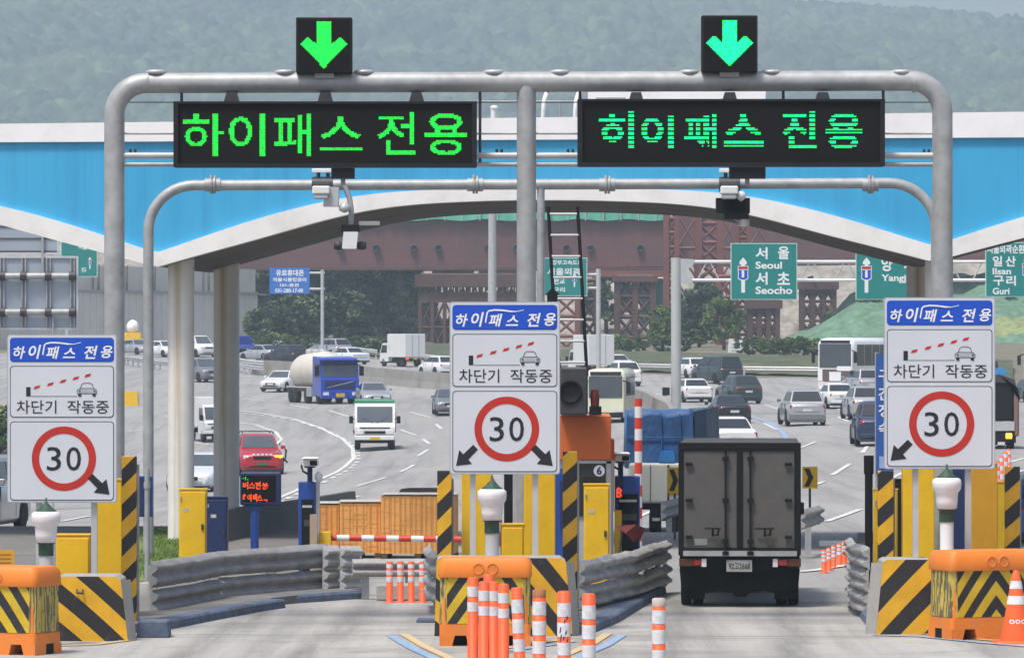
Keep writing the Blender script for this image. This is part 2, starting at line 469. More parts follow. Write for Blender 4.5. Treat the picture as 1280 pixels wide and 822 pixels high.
for m_, o in ((marking_ochre, 0.0), (marking_blue, 1.0)):
    for pts in ([(505, 793), (530, 808), (560, 822), (600, 840)], [(700, 800), (660, 806), (620, 812)], [(760, 792), (740, 805), (700, 822), (660, 840)],
                [(60, 808), (120, 806), (165, 800)], [(1090, 790), (1150, 792), (1230, 800), (1300, 806)]):
        dx = {0.0: 0, 1.0: -16}[o] if pts[0][0] < 600 else {0.0: 0, 1.0: 18}[o]
        if pts[0][0] > 1000: stripe([(a, b + (4 if o else 0)) for a, b in pts], .13, m_, .016, pm)
        elif pts[0][0] != 60 or not o: stripe([(a + dx, b + (2 if o else 0)) for a, b in pts], .14, m_, .016, pm)
structure(pm.build('plaza_markings'))

# ---------------------------------------------------------------- far forested mountain
def crowns(X, Y, cell, hmin, hmax, seed):
    r = np.random.default_rng(seed)
    nx = int((X.max() - X.min()) / cell) + 4; ny = int((Y.max() - Y.min()) / cell) + 4
    jx = r.random((nx, ny)); jy = r.random((nx, ny)); hh = hmin + (hmax - hmin) * r.random((nx, ny)); rr = cell * (.5 + .35 * r.random((nx, ny)))
    ix = np.floor((X - X.min()) / cell).astype(int) + 1; iy = np.floor((Y - Y.min()) / cell).astype(int) + 1
    out = np.zeros_like(X)
    for a in (-1, 0, 1):
        for b in (-1, 0, 1):
            cx = np.clip(ix + a, 0, nx - 1); cy = np.clip(iy + b, 0, ny - 1)
            px = X.min() + (cx - 1 + jx[cx, cy]) * cell; py = Y.min() + (cy - 1 + jy[cx, cy]) * cell
            d2 = ((X - px) ** 2 + (Y - py) ** 2) / rr[cx, cy] ** 2
            out = np.maximum(out, hh[cx, cy] * np.sqrt(np.clip(1 - d2, 0, 1)))
    return out
def vnoise(X, Y, s, seed):
    r = np.random.default_rng(seed); g = r.random((64, 64))
    u = X / s; v = Y / s; i = np.floor(u).astype(int); j = np.floor(v).astype(int); fu = u - i; fv = v - j
    fu = fu * fu * (3 - 2 * fu); fv = fv * fv * (3 - 2 * fv)
    g4 = lambda a, b: g[(i + a) % 64, (j + b) % 64]
    return (g4(0, 0) * (1 - fu) + g4(1, 0) * fu) * (1 - fv) + (g4(0, 1) * (1 - fu) + g4(1, 1) * fu) * fv
def forest_material():
    m, n, l, b = _nt('forest_canopy')
    v = coord(n, l)
    vo = n.new('ShaderNodeTexVoronoi'); vo.inputs['Scale'].default_value = .14; l.new(v, vo.inputs['Vector'])
    f = noise_node(n, l, v, .018, 6, .7); g = noise_node(n, l, v, .11, 7, .72)
    c = mixc(n, l, maprange(n, l, f, .35, .65), (.016, .036, .026), (.064, .094, .048))
    sp = n.new('ShaderNodeSeparateColor'); l.new(vo.outputs['Color'], sp.inputs[0])
    k = math_node(n, l, 'MULTIPLY', maprange(n, l, sp.outputs[0], 0, 1, .6, 1.5), maprange(n, l, g, .32, .68, .3, 1.75))
    q = n.new('ShaderNodeVectorMath'); q.operation = 'SCALE'; l.new(c, q.inputs[0]); l.new(k, q.inputs['Scale'])
    l.new(q.outputs[0], b.inputs['Base Color']); b.inputs['Roughness'].default_value = .9
    return m
def mountain():
    xs = np.arange(-470, 470.1, 2.2); ys = np.concatenate([np.arange(1600, 3400, 4.2), np.arange(3400, 3700, 14.0)])
    X, Y = np.meshgrid(xs, ys)
    YR = 3350.0
    px = 640 + X * F / YR
    ridge_py = np.interp(px, [-300, 700, 900, 950, 1000, 1100, 1180, 1280, 1400, 1600], [-60, -34, -14, -5, 2, 10, 16, 24, 33, 45])
    ridge = CZ + (421 - ridge_py) * YR / F - 7
    t = np.clip((Y - 1600) / (YR - 1600), 0, 1)
    H = 5 + (ridge - 5) * (t ** 1.1)
    H = H + (vnoise(X, Y, 150, 1) - .5) * 46 * np.sin(np.clip(t, 0, 1) * PI) + (vnoise(X, Y, 55, 2) - .5) * 16 * np.sin(t * PI)
    H = np.where(Y > YR, ridge - (Y - YR) * .25, H)
    H = H + crowns(X, Y, 8.0, 3.0, 10.0, 3) + crowns(X, Y, 4.6, 0, 3.0, 4) * .8
    V = np.stack([X, Y, H], -1).reshape(-1, 3).tolist(); n = len(xs)
    fs = [(j * n + i, j * n + i + 1, (j + 1) * n + i + 1, (j + 1) * n + i) for j in range(len(ys) - 1) for i in range(n - 1)]
    mb = MB(); mb.v = V; mb.f = fs; mb.m = [0] * len(fs); mb.sm = [True] * len(fs); mb.mats = [forest_material()]
    return structure(mb.build('mountain'))
mountain()

# earth and rock slope behind the viaduct under construction
rock = M('cut_rock', (.30, .27, .23), .95, 0, .35, .5, dirt=(.13, .12, .10), dirt_amt=.8, dirt_scale=.8, bump=.8)
net_green = M('green_slope_netting', (.12, .22, .15), .9, 0, .35, .8, dirt=(.07, .15, .07), dirt_amt=1.0, dirt_scale=.9, bump=.8)
net_yellow = M('yellowed_grass_bank', (.22, .25, .11), .9, 0, .4, .9, dirt=(.12, .18, .08), dirt_amt=.8, dirt_scale=.8)
def slope(name, px0, px1, y0, y1, topf, m, seed, rough=1.0, step=1.2, mfun=None):
    ys = np.arange(y0, y1 + .1, step)
    ts = np.linspace(0, 1, int((px1 - px0) / 9) + 2)
    V = []; n = len(ts)
    for y in ys:
        for t in ts:
            px = px0 + (px1 - px0) * t; x = (px - 640) * y / F; u = (y - y0) / (y1 - y0)
            top = topf(px)
            h = zt(y) - .3 + (top - zt(y)) * u
            V.append([x, y, h])
    V = np.array(V); V[:, 2] += ((vnoise(V[:, 0], V[:, 1], 3.0, seed) - .5) * 1.6 + (vnoise(V[:, 0], V[:, 1], 1.3, seed + 1) - .5) * .8) * rough
    mb = MB()
    fs = [(j * n + i, j * n + i + 1, (j + 1) * n + i + 1, (j + 1) * n + i) for j in range(len(ys) - 1) for i in range(n - 1)]
    if mfun is None: mb.add(V.tolist(), fs, m, True)
    else:
        mb.v = V.tolist(); mb.f = fs
        for f in fs:
            k = mb.mi(mfun(*V[f[0]])); mb.m.append(k); mb.sm.append(True)
    return structure(mb.build(name))
slope('hillside', -200, 1500, 600, 680, lambda px: 21 + 3 * math.sin(px * .01), rock, 20, 1.6)
def net_top(px): return float(np.interp(px, [960, 1010, 1060, 1110, 1180, 1280, 1500], [3.4, 5.2, 8.6, 10.4, 11.4, 12.4, 13.0]))
def net_mat(x, y, z):
    py = 421 + (CZ - z) * F / y
    return net_yellow if 398 < py < 420 and x > 45 else net_green
slope('netted_slope', 955, 1500, 556, 592, net_top, net_green, 31, .9, .8, net_mat)
grass_mat = M('verge_grass', (.15, .22, .055), .9, 0, .3, 3)
def verge():
    lo = [(296, 428), (365, 434.5), (470, 445.5), (545, 453), (640, 459), (700, 461.5), (800, 464.5), (930, 468), (1030, 470), (1300, 477)]
    q = MB(); V = []
    for i in range(len(lo) - 1):
        for k in range(8):
            t = k / 8; px = lo[i][0] + (lo[i + 1][0] - lo[i][0]) * t; py = lo[i][1] + (lo[i + 1][1] - lo[i][1]) * t
            for j in range(6):
                p = G(px, max(py - j * 3.4, 426.5)); V.append((p.x, p.y, p.z + .04 + .10 * j + .12 * rng.random()))
    n = len(V) // 6
    q.add(V, [(6 * i + j, 6 * i + 6 + j, 6 * i + 7 + j, 6 * i + 1 + j) for i in range(n - 1) for j in range(5)], M('verge_scrub', (.060, .078, .038), .95, 0, .5, 1.6, dirt=(.20, .17, .10), dirt_amt=.9, dirt_scale=.35, bump=.8), True)
    o = q.build('verge'); o['kind'] = 'structure'
verge()

# air: an even pale haze round the whole scene
hz = MB().box(-900, 900, -20, 3900, -6.0, 340, galv).build('haze')
hz['kind'] = 'stuff'
hm = bpy.data.materials.new('haze_air'); hm.use_nodes = True
hn = hm.node_tree.nodes; hl = hm.node_tree.links
hn.remove(hn['Principled BSDF'])
pv = hn.new('ShaderNodeVolumePrincipled')
pv.inputs['Color'].default_value = (.70, .86, 1.0, 1)
pv.inputs['Density'].default_value = .00027
pv.inputs['Anisotropy'].default_value = .2
hl.new(pv.outputs[0], hn['Material Output'].inputs['Volume'])
hz.data.materials.clear(); hz.data.materials.append(hm)
# ================================================================ toll canopy
canopy_blue = M('canopy_blue_panel', (.045, .34, .62), .45, 0, .05, .8, dirt=(.05, .27, .52), dirt_amt=.3, dirt_scale=.7, stretch=(1, 1, .25))
canopy_white = M('canopy_white_trim', (.80, .785, .77), .6, 0, .06, 1, dirt=(.42, .39, .36), dirt_amt=.3)
parapet_white = M('parapet_white', (.84, .83, .84), .55, 0, .04, 1, dirt=(.5, .49, .48), dirt_amt=.25)
def fascia_material():
    m, n, l, b = _nt('canopy_blue_panels'); v = coord(n, l)
    s = n.new('ShaderNodeSeparateXYZ'); l.new(v, s.inputs[0])
    mp = n.new('ShaderNodeMapping'); mp.inputs['Scale'].default_value = (3.2, 1, .16); l.new(v, mp.inputs[0])
    st = noise_node(n, l, mp.outputs[0], 1.0, 6, .7)
    c = mixc(n, l, maprange(n, l, noise_node(n, l, v, .35, 4), .35, .65), (.040, .36, .64), (.052, .39, .67))
    c = mixc(n, l, maprange(n, l, st, .48, .72, 0, .5), c, (.035, .25, .47))
    c = mixc(n, l, maprange(n, l, st, .44, .28, 0, .35), c, (.10, .42, .68))
    j = math_node(n, l, 'LESS_THAN', math_node(n, l, 'FRACT', math_node(n, l, 'DIVIDE', math_node(n, l, 'ADD', s.outputs[0], 200.0), 1.21)), .010)
    c = mixc(n, l, math_node(n, l, 'MULTIPLY', j, .28), c, (.02, .13, .27))
    l.new(c, b.inputs['Base Color']); b.inputs['Roughness'].default_value = .42
    return m
canopy_blue = fascia_material()
def soffit_material():
    m, n, l, b = _nt('ribbed_soffit')
    v = coord(n, l)
    w = n.new('ShaderNodeTexWave'); w.bands_direction = 'Y'; w.inputs['Scale'].default_value = .9; w.inputs['Distortion'].default_value = .0
    l.new(v, w.inputs['Vector'])
    c = mixc(n, l, w.outputs['Fac'], (.11, .10, .09), (.20, .18, .16))
    c = mixc(n, l, maprange(n, l, noise_node(n, l, v, .7, 6), .45, .7, 0, .6), c, (.09, .08, .07))
    l.new(c, b.inputs['Base Color']); b.inputs['Roughness'].default_value = .8
    bp = n.new('ShaderNodeBump'); bp.inputs['Distance'].default_value = .06; l.new(w.outputs['Fac'], bp.inputs['Height']); l.new(bp.outputs[0], b.inputs['Normal'])
    return m
soffit_m = soffit_material()
def column_material():
    m, n, l, b = _nt('stained_column')
    v = coord(n, l)
    c = mixc(n, l, maprange(n, l, noise_node(n, l, v, 2.0, 5), .35, .7), (.80, .79, .76), (.70, .68, .64))
    s = n.new('ShaderNodeSeparateXYZ'); l.new(v, s.inputs[0])
    st = math_node(n, l, 'ABSOLUTE', math_node(n, l, 'ADD', s.outputs[0], .06))
    mp = n.new('ShaderNodeMapping'); mp.inputs['Scale'].default_value = (9, 9, .25); l.new(v, mp.inputs[0])
    f = math_node(n, l, 'MULTIPLY', maprange(n, l, st, .02, .10, 1, 0), maprange(n, l, noise_node(n, l, mp.outputs[0], 1.0), .3, .55))
    c = mixc(n, l, math_node(n, l, 'MULTIPLY', f, .75), c, (.42, .30, .14))
    l.new(c, b.inputs['Base Color']); b.inputs['Roughness'].default_value = .75
    return m
stained = column_material()
UB = [(0, 316), (48, 300), (100, 282), (144, 269), (190, 257), (244, 246), (317, 239), (444, 236), (485, 235.5)]
UL = [(0, 334), (60, 317), (130, 299), (190, 281), (244, 267), (299, 257.5), (390, 252), (464, 250), (485, 250)]
def arch(px):
    """(blue lower edge, trim lower edge) of the front face at a pixel column"""
    u = (px - 196) % 970.0
    a = u if u <= 485 else 970 - u
    d = -9.0 * (px - 196) / 970.0 * (1 - a / 485.0)      # the right feet sit a little closer
    def sm(T):
        w = min(46.0, a); g = np.linspace(-w, w, 9); q = a + g; q = np.where(q > 485, 970 - q, q)
        return float(np.mean(np.interp(q, [p[0] for p in T], [p[1] for p in T])))
    return sm(UB) + d, sm(UL) + d * .75
def canopy():
    sF = lambda px: 62.8 + (px - 196) / 970.0 * 2.7
    def W(px, py, dy=0.0, out=0.0):
        s = sF(px)
        y = F / s
        return Vector(((px - 640) / s, y, CZ - (py - 421) / s)) + RD * (dy - out)
    DY = 9.9
    o = F / 62.8
    base = Vector(((658 - 640) / 64, 100.0, 0))
    root = thing('toll_canopy', 'wide blue toll canopy with white arched edge spanning the lanes on pale round columns', 'canopy', base)
    P = lambda v: tuple(v - base)
    cols = list(np.arange(-470, 1790, 10.0))
    fas, trim, par, sof, roof = MB(), MB(), MB(), MB(), MB()
    def strip(mb, fa, fb, m, sm=False):
        V = []
        for px in cols: V += [P(fa(px)), P(fb(px))]
        mb.add(V, [(2 * i, 2 * i + 2, 2 * i + 3, 2 * i + 1) for i in range(len(cols) - 1)], m, sm)
    top = lambda px: 155 - px / 1280 * 15
    bt = lambda px: 178 - px / 1280 * 6
    strip(fas, lambda p: W(p, bt(p)), lambda p: W(p, arch(p)[0]), canopy_blue)
    strip(trim, lambda p: W(p, arch(p)[0], 0, 0), lambda p: W(p, arch(p)[0], 0, .12), canopy_white)
    strip(trim, lambda p: W(p, arch(p)[0], 0, .12), lambda p: W(p, arch(p)[1], 0, .12), canopy_white)
    strip(trim, lambda p: W(p, arch(p)[1], 0, .12), lambda p: W(p, arch(p)[1], .35), canopy_white)
    strip(par, lambda p: W(p, bt(p), 0, .08), lambda p: W(p, bt(p), 0, 0), parapet_white)
    strip(par, lambda p: W(p, top(p), 0, .08), lambda p: W(p, bt(p), 0, .08), parapet_white)
    strip(par, lambda p: W(p, top(p), .6), lambda p: W(p, top(p), 0, .08), parapet_white)
    strip(par, lambda p: W(p, bt(p) + 8, .6), lambda p: W(p, top(p), .6), parapet_white)
    ks = [.35, 2, 4, 6, 8, DY]
    for a, b in zip(ks, ks[1:]):
        strip(sof, lambda p: W(p, arch(p)[1], a), lambda p: W(p, arch(p)[1], b), soffit_m)
    strip(roof, lambda p: W(p, bt(p) + 8, .6), lambda p: W(p, bt(p) + 8, DY), concrete)
    strip(roof, lambda p: W(p, bt(p) + 8, DY), lambda p: W(p, arch(p)[1], DY), canopy_blue)
    fas.build('fascia', root); trim.build('arch_trim', root); par.build('parapet', root); sof.build('soffit', root); roof.build('roof', root)
    def column(px, dy, r, foot=0.0):
        b = W(px, 421, dy); mb = MB()
        zt_ = W(px, arch(px)[1], dy).z + .25
        cx, cy = b.x - base.x, b.y - base.y
        c = MB(); c.lathe([(r, 0.0), (r, zt_)], stained, 28)
        ob = c.build('column', root); ob.location = (cx, cy, 0)
    column(220, .9, .265); column(1176, .9, .27)
    for px in (283 - 0, 1150):
        k = (F / 62.8) / (F / 62.8 + 8.9) if px < 600 else (F / 65.5) / (F / 65.5 + 8.9)
        column(940 + (px - 940) / k, 8.9, .28)
    # things on the roof
    f = Fr(61, 690, 0)
    t = thing('rooftop_hoop', 'white curved hoops with a thin rail on the canopy roof between the message signs', 'rail', f.loc)
    mb = MB()
    for px in (678, 718):
        mb.tube([f.p(px, 165), f.p(px + 1, 140), f.p(px + 2, 127), f.p(px + 5, 117, .1), f.p(px + 10, 112, .3), f.p(px + 12, 111, .9)], .045, white_paint, 8)
    mb.build('hoop', t)
    r = MB(); r.tube([f.p(596, 127), f.p(800, 127)], .02, galv, 6)
    for px in (600, 618, 700, 760): r.tube([f.p(px, 127), f.p(px, 170)], .02, galv, 6)
    r.build('rail', t)
    f = Fr(60, 820, 0)
    t = thing('rooftop_board', 'long pale board lying along the canopy roof behind the right message sign', 'board', f.loc)
    mb = MB(); mb.box(f.x(735), f.x(957), 0, .3, f.z(150), f.z(113), parapet_white)
    mb.build('panel', t)
    l_ = MB(); l_.box(f.x(745), f.x(782), -.03, .0, f.z(124), f.z(122), galv); l_.build('edge_rail', t)
    f = Fr(61, 618, 0)
    t = thing('roof_vent', 'short white vent pipe on the canopy roof left of the middle gantry post', 'vent', f.loc)
    MB().tube([f.p(617, 172), f.p(617, 135)], .06, white_paint, 10).build('pipe', t)
    MB().lathe([(.08, f.z(136)), (.09, f.z(134)), (.05, f.z(132))], white_paint, 12).build('cap', t)
canopy()

# ================================================================ main gantry with message signs
def arc(cx, cy, r, a0, a1, f, n=8):
    return [f.p(cx + r * math.cos(R(a0 + (a1 - a0) * i / n)), cy - r * math.sin(R(a0 + (a1 - a0) * i / n))) for i in range(n + 1)]
def gantry():
    f = Fr(85, 658)
    t = thing('sign_gantry', 'thick grey tubular portal gantry on three posts carrying the two message signs', 'gantry', f.loc)
    mb = MB()
    pts = [(f.x(143), 0, 0), f.p(143, 300)] + arc(183, 144, 40, 180, 90, f) + [f.p(660, 102.5)] + arc(1138, 141, 40, 90, 0, f) + [f.p(1178, 300), (f.x(1178), 0, 0)]
    mb.tube(pts, .15, galv, 20); mb.build('frame', t)
    MB().tube([(f.x(658), .0, 0), f.p(658, 108)], .142, galv, 20).build('post', t)
    c = MB()
    for px in (632, 685, 1142, 185): c.tube([f.p(px - 1.2, 103), f.p(px + 1.2, 103)], .157, galv, 20)
    c.build('weld_collar', t)
    for a, b in ((155, 217), (596, 646), (670, 722), (1106, 1167)):
        MB().tube([f.p(a, 194.5), f.p(b, 194.5)], .048, galv_pale, 10).build('crossbar', t)
        MB().tube([f.p(a, 205.5), f.p(b, 205.5)], .034, galv, 8).build('crossbar', t)
        MB().tube([f.p(a, 167), f.p(b, 167)], .018, galv, 6).build('thin_bar', t)
        MB().tube([f.p(a, 128), f.p(b, 128)], .008, dark_metal, 5).build('stay_wire', t)
        k = a + 8 if a < 300 else (a + 25 if a < 660 else b - 12)
        for dk in (0, 6): MB().bar(f.p(k + dk, 194), f.p(k + dk, 186.5), .03, dark_metal).build('clip', t)
    for px in (227, 600, 725, 979, 1104):
        MB().tube([f.p(px, 104), f.p(px, 208)], .022, dark_metal, 6).build('hanger_rod', t)
    for px in (290, 407, 521, 795, 912, 1028):
        b = MB(); b.prism([(f.x(px - 9.5), f.z(128)), (f.x(px + 9.5), f.z(128)), (f.x(px + 6), f.z(116)), (f.x(px - 6), f.z(116))], -.18, .18, dark_metal); b.build('bracket', t)
    for px in (195, 356, 455, 617, 700, 862, 964, 1126):
        b = MB(); b.lathe([(.12, f.z(93)), (.15, f.z(91.5)), (.15, f.z(89)), (.1, f.z(87.5))], galv_pale, 14, cx=f.x(px)); b.build('flange_cap', t)
    return t
gantry()

led_board = M('led_matrix_face', (.008, .007, .007), .7, 0, .1, 30, spec=.15)
led_frame = M('led_cabinet_frame', (.016, .016, .018), .65, 0, .12, 2, spec=.2)
led_green = E('led_green', (.0, 1.0, .09), .75)
led_cyan = E('led_cyan_green', (.0, 1.0, .42), .85)
led_lime = E('led_lime', (.04, .85, .03), .6)
led_red = E('led_red', (1.0, .08, .02), .8)
def inside(tris, gx, gz):
    """mask of grid points covered by triangles/polygons (fan)"""
    out = np.zeros(gx.shape, bool)
    for a, b, c in tris:
        d = (b[0] - a[0]) * (c[1] - a[1]) - (c[0] - a[0]) * (b[1] - a[1])
        if abs(d) < 1e-12: continue
        u = ((gx - a[0]) * (c[1] - a[1]) - (c[0] - a[0]) * (gz - a[1])) / d
        v = ((b[0] - a[0]) * (gz - a[1]) - (gx - a[0]) * (b[1] - a[1])) / d
        out |= (u >= -1e-6) & (v >= -1e-6) & (u + v <= 1 + 1e-6)
    return out
def led_dots(mb, tris, x0, x1, z0, z1, pitch, y, mats, fill=.86, skip=None, ky=1.0):
    xs = np.arange(x0, x1, pitch) + pitch / 2; zs = np.arange(z0, z1, pitch) + pitch / 2
    gx, gz = np.meshgrid(xs, zs)
    mask = inside(tris, gx, gz)
    r = random.Random(4); h = pitch * fill / 2
    for j in range(len(zs)):
        if skip and skip(j, len(zs)): continue
        for i in range(len(xs)):
            if mask[j, i]:
                edge = not (mask[j, max(0, i - 1)] and mask[j, min(len(xs) - 1, i + 1)] and mask[max(0, j - 1), i] and mask[min(len(zs) - 1, j + 1), i])
                m = mats[1] if (edge and r.random() < .6) or r.random() < .08 else mats[0]
                x, z = xs[i], zs[j]
                mb.add([(x - h, y, z - h), (x + h, y, z - h), (x + h, y, z + h), (x - h, y, z + h)], [(0, 1, 2, 3)], m)
def text_tris(words, bold):
    """words: [(text, x0, x1, z0, z1)] -> triangles in metres"""
    T = []
    for t, x0, x1, z0, z1 in words:
        a, fs, _ = text2d(t, bold)
        P = [(x0 + u * (x1 - x0), z0 + w * (z1 - z0)) for u, w in a]
        for q in fs:
            for i in range(1, len(q) - 1): T.append((P[q[0]], P[q[i]], P[q[i + 1]]))
    return T
def message_sign(px0, px1, py0, py1, words, mats, label, skip=None, bold=.03):
    f = Fr(85.6, (px0 + px1) / 2)
    t = thing('message_sign', label, 'LED sign', f.loc, group='message signs hanging from the gantry')
    h = MB(); h.box(f.x(px0), f.x(px1), .0, .36, f.z(py1), f.z(py0), led_frame); h.build('housing', t, bevel=.012)
    h = MB()
    for a, b, c, d in ((px0, px1, py0, py0 + 3), (px0, px1, py1 - 5, py1), (px0, px0 + 6, py0 + 3, py1 - 5), (px1 - 6, px1, py0 + 3, py1 - 5)):
        h.box(f.x(a), f.x(b), -.05, -.002, f.z(d), f.z(c), led_frame)
    h.build('bezel', t)
    MB().face([(f.x(px0 + 6), -.012, f.z(py1 - 5)), (f.x(px1 - 6), -.012, f.z(py1 - 5)), (f.x(px1 - 6), -.012, f.z(py0 + 3)), (f.x(px0 + 6), -.012, f.z(py0 + 3))], led_board).build('screen', t)
    T = text_tris([(w, f.x(a), f.x(b), f.z(d), f.z(c)) for w, a, b, c, d in words], bold)
    mb = MB(); led_dots(mb, T, f.x(px0 + 8), f.x(px1 - 8), f.z(py1 - 8), f.z(py0 + 6), .0215, -.016, mats, skip=skip)
    mb.build('lettering', t)
message_sign(217, 596, 127, 209, [('하', 228, 281, 142, 195), ('이', 286, 331, 142, 195), ('패', 342, 389, 142, 195), ('스', 399, 453, 145, 189), ('전', 472, 520, 141, 193), ('용', 531, 584, 142, 194)], (led_green, led_lime),
             'dark electronic sign with solid bright green Korean lettering on the gantry', bold=.010)
message_sign(722, 1106, 124, 208, [('히', 749, 792, 140, 188), ('이', 801, 843, 144, 188), ('패', 855, 896, 143, 187), ('스', 905, 954, 143, 183), ('진', 977, 1020, 139, 186), ('용', 1031, 1078, 142, 186)], (led_cyan, led_green),
             'dark electronic sign with broken blue-green Korean lettering, scan lines missing', skip=lambda j, n: j % 3 == 1, bold=.026)
def lane_signal(px0, px1, py0, py1, mats, label, broken):
    f = Fr(85.3, (px0 + px1) / 2)
    t = thing('lane_signal', label, 'lane signal', f.loc, group='green arrow signals standing on the gantry')
    MB().box(f.x(px0), f.x(px1), -.02, .3, f.z(py1), f.z(py0), led_frame).build('housing', t, bevel=.012)
    MB().face([(f.x(px0 + 3), -.026, f.z(py1 - 3)), (f.x(px1 - 3), -.026, f.z(py1 - 3)), (f.x(px1 - 3), -.026, f.z(py0 + 3)), (f.x(px0 + 3), -.026, f.z(py0 + 3))], led_board).build('screen', t)
    c = (px0 + px1) / 2; a = py0 + 6
    q = [(c - 9, a), (c + 9, a), (c + 9, a + 28), (c + 20, a + 19), (c + 29, a + 28), (c, a + 58), (c - 29, a + 28), (c - 20, a + 19), (c - 9, a + 28)]
    P = [(f.x(u), f.z(v)) for u, v in q]
    T = [(P[0], P[2], P[1]), (P[0], P[8], P[2]), (P[8], P[7], P[6]), (P[8], P[6], P[5]), (P[2], P[5], P[4]), (P[2], P[4], P[3]), (P[8], P[5], P[2])]
    mb = MB(); led_dots(mb, T, f.x(px0 + 2), f.x(px1 - 2), f.z(py1 - 2), f.z(py0 + 2), .0215, -.03, mats, fill=.95)
    mb.build('arrow', t)
    MB().box(f.x(c - 12), f.x(c + 12), .08, .22, f.z(py1 + 6), f.z(py1), galv).build('bracket', t)
lane_signal(370, 440, 22, 91.5, (led_green, led_lime), 'black box with a pure green down arrow above the left message sign', False)
lane_signal(877, 947, 19.5, 90, (led_cyan, led_green), 'black box with a turquoise-tinted down arrow above the right message sign', True)

# ================================================================ thinner camera gantry
def camera_gantry():
    f = Fr(67, 680)
    t = thing('camera_gantry', 'slim grey pipe gantry with flanged joints passing beneath the message signs', 'gantry', f.loc)
    pts = [(f.x(185.5), 0, 0), f.p(185.5, 420)] + arc(243, 289, 57.5, 180, 90, f, 10) + [f.p(676, 230.5)] + arc(1112, 287, 58, 90, 0, f, 10) + [f.p(1171, 420), (f.x(1171), 0, 0)]
    MB().tube(pts, .098, galv, 16).build('frame', t)
    MB().tube([(f.x(676), 0, 0), f.p(676, 231)], .072, galv, 12).build('post', t)
    for px in (266, 594, 759, 1088):
        c = MB(); c.tube([f.p(px - 3.4, 231), f.p(px - .4, 231)], .17, galv, 14); c.tube([f.p(px + .4, 231), f.p(px + 3.4, 231)], .17, galv, 14)
        c.tube([f.p(px - 10, 231), f.p(px + 10, 231)], .125, galv, 14)
        c.bar(f.p(px - 1, 231, -.12), f.p(px - 1, 219, -.12), .05, galv_pale)
        c.build('flange_joint', t)
camera_gantry()
def tolling_unit(px, label, wide):
    f = Fr(67.4, px)
    t = thing('tolling_antenna', label, 'antenna', f.loc, group='antenna units clamped on the camera gantry')
    X = lambda d: f.x(px + d)
    MB().box(X(-12), X(14), -.12, .15, f.z(216), f.z(211), white_paint).build('mounting_plate', t, bevel=.01)
    b = MB(); b.box(X(-11), X(11), -.3, .1, f.z(243), f.z(233), white_paint); b.box(X(-9), X(9), -.28, .1, f.z(249), f.z(243), galv_pale); b.build('antenna_box', t, bevel=.02)
    b = MB(); b.bar(f.p(px - 4, 216), f.p(px - 4, 234), .05, dark_metal); b.bar(f.p(px + 8, 216), f.p(px + 8, 234), .05, dark_metal)
    b.tube([f.p(px - 12, 230.5), f.p(px + 14, 230.5)], .14, dark_metal, 12); b.build('clamp', t)
    return f, t
f, t = tolling_unit(402, 'white antenna box with a hanging camera on the left half of the slim gantry', True)
b = MB(); b.prism([(f.x(404), f.z(258)), (f.x(423), f.z(258)), (f.x(424), f.z(234)), (f.x(409), f.z(234))], -.2, .3, galv_pale); b.build('shield', t, bevel=.01)
b = MB(); b.tube([f.p(430, 231), f.p(437, 248), f.p(439, 262), f.p(439, 284)], .05, galv, 8); b.build('drop_pipe', t)
b = MB(); b.lathe([(.02, -.09), (.1, -.05), (.11, .03), (.05, .09)], galv_pale, 14, cx=f.x(431), cy=-.1); b.v = [(x, y, z + f.z(260)) for x, y, z in b.v]; b.build('spotlight', t)
b = MB(); b.box(f.x(427), f.x(449), -.2, .25, f.z(290), f.z(281), black_metal); b.build('camera_hood', t)
b = MB(); b.prism([(f.x(428), f.z(311)), (f.x(446), f.z(311)), (f.x(448), f.z(290)), (f.x(430), f.z(290))], -.28, .2, white_paint); b.build('camera_housing', t, bevel=.015)
b = MB()
for px in (423, 452): b.lathe([(.02, -.08), (.09, -.06), (.09, .06), (.02, .08)], dark_metal, 12, cx=f.x(px)); b.v[-52:] = b.v[-52:]
b.v = [(x, y, z + f.z(307)) for x, y, z in b.v]; b.build('infrared_lamp', t)
MB().box(f.x(448), f.x(474), .25, .5, f.z(281), f.z(276), galv).build('junction_tray', t)
f, t = tolling_unit(911, 'white antenna box with a dark camera cradle on the right half of the slim gantry', False)
b = MB(); b.box(f.x(896), f.x(938), .18, .55, f.z(266), f.z(247), black_metal); b.box(f.x(905), f.x(936), -.1, .4, f.z(274), f.z(266), black_metal); b.build('camera_cradle', t)
b = MB(); b.lathe([(.01, -.1), (.09, -.04), (.09, .05), (.03, .1)], lamp_clear, 14, cx=f.x(926), cy=-.05); b.v = [(x, y, z + f.z(245)) for x, y, z in b.v]; b.build('spotlight', t)
b = MB(); b.tube([f.p(930, 274), f.p(930, 283)], .1, galv, 10); b.tube([f.p(917, 272, .0), f.p(930, 282, .0)], .03, galv, 6); b.build('sensor', t)
for px0, px1, lb in ((414, 443, 'small black signal housing seen just under the left message sign'), (912, 957, 'wider black signal housing seen just under the right message sign')):
    f = Fr(69, (px0 + px1) / 2)
    t = thing('signal_box', lb, 'signal box', f.loc)
    MB().box(f.x(px0), f.x(px1), 0, .3, f.z(223), f.z(205), black_metal).build('housing', t)
    MB().bar(f.p((px0 + px1) / 2, 223, .15), f.p((px0 + px1) / 2, 231, .15), .06, galv).build('bracket', t)
    MB().box(f.x(px0) - .02, f.x(px1) + .02, -.06, .02, f.z(205), f.z(204), dark_metal).build('visor', t)

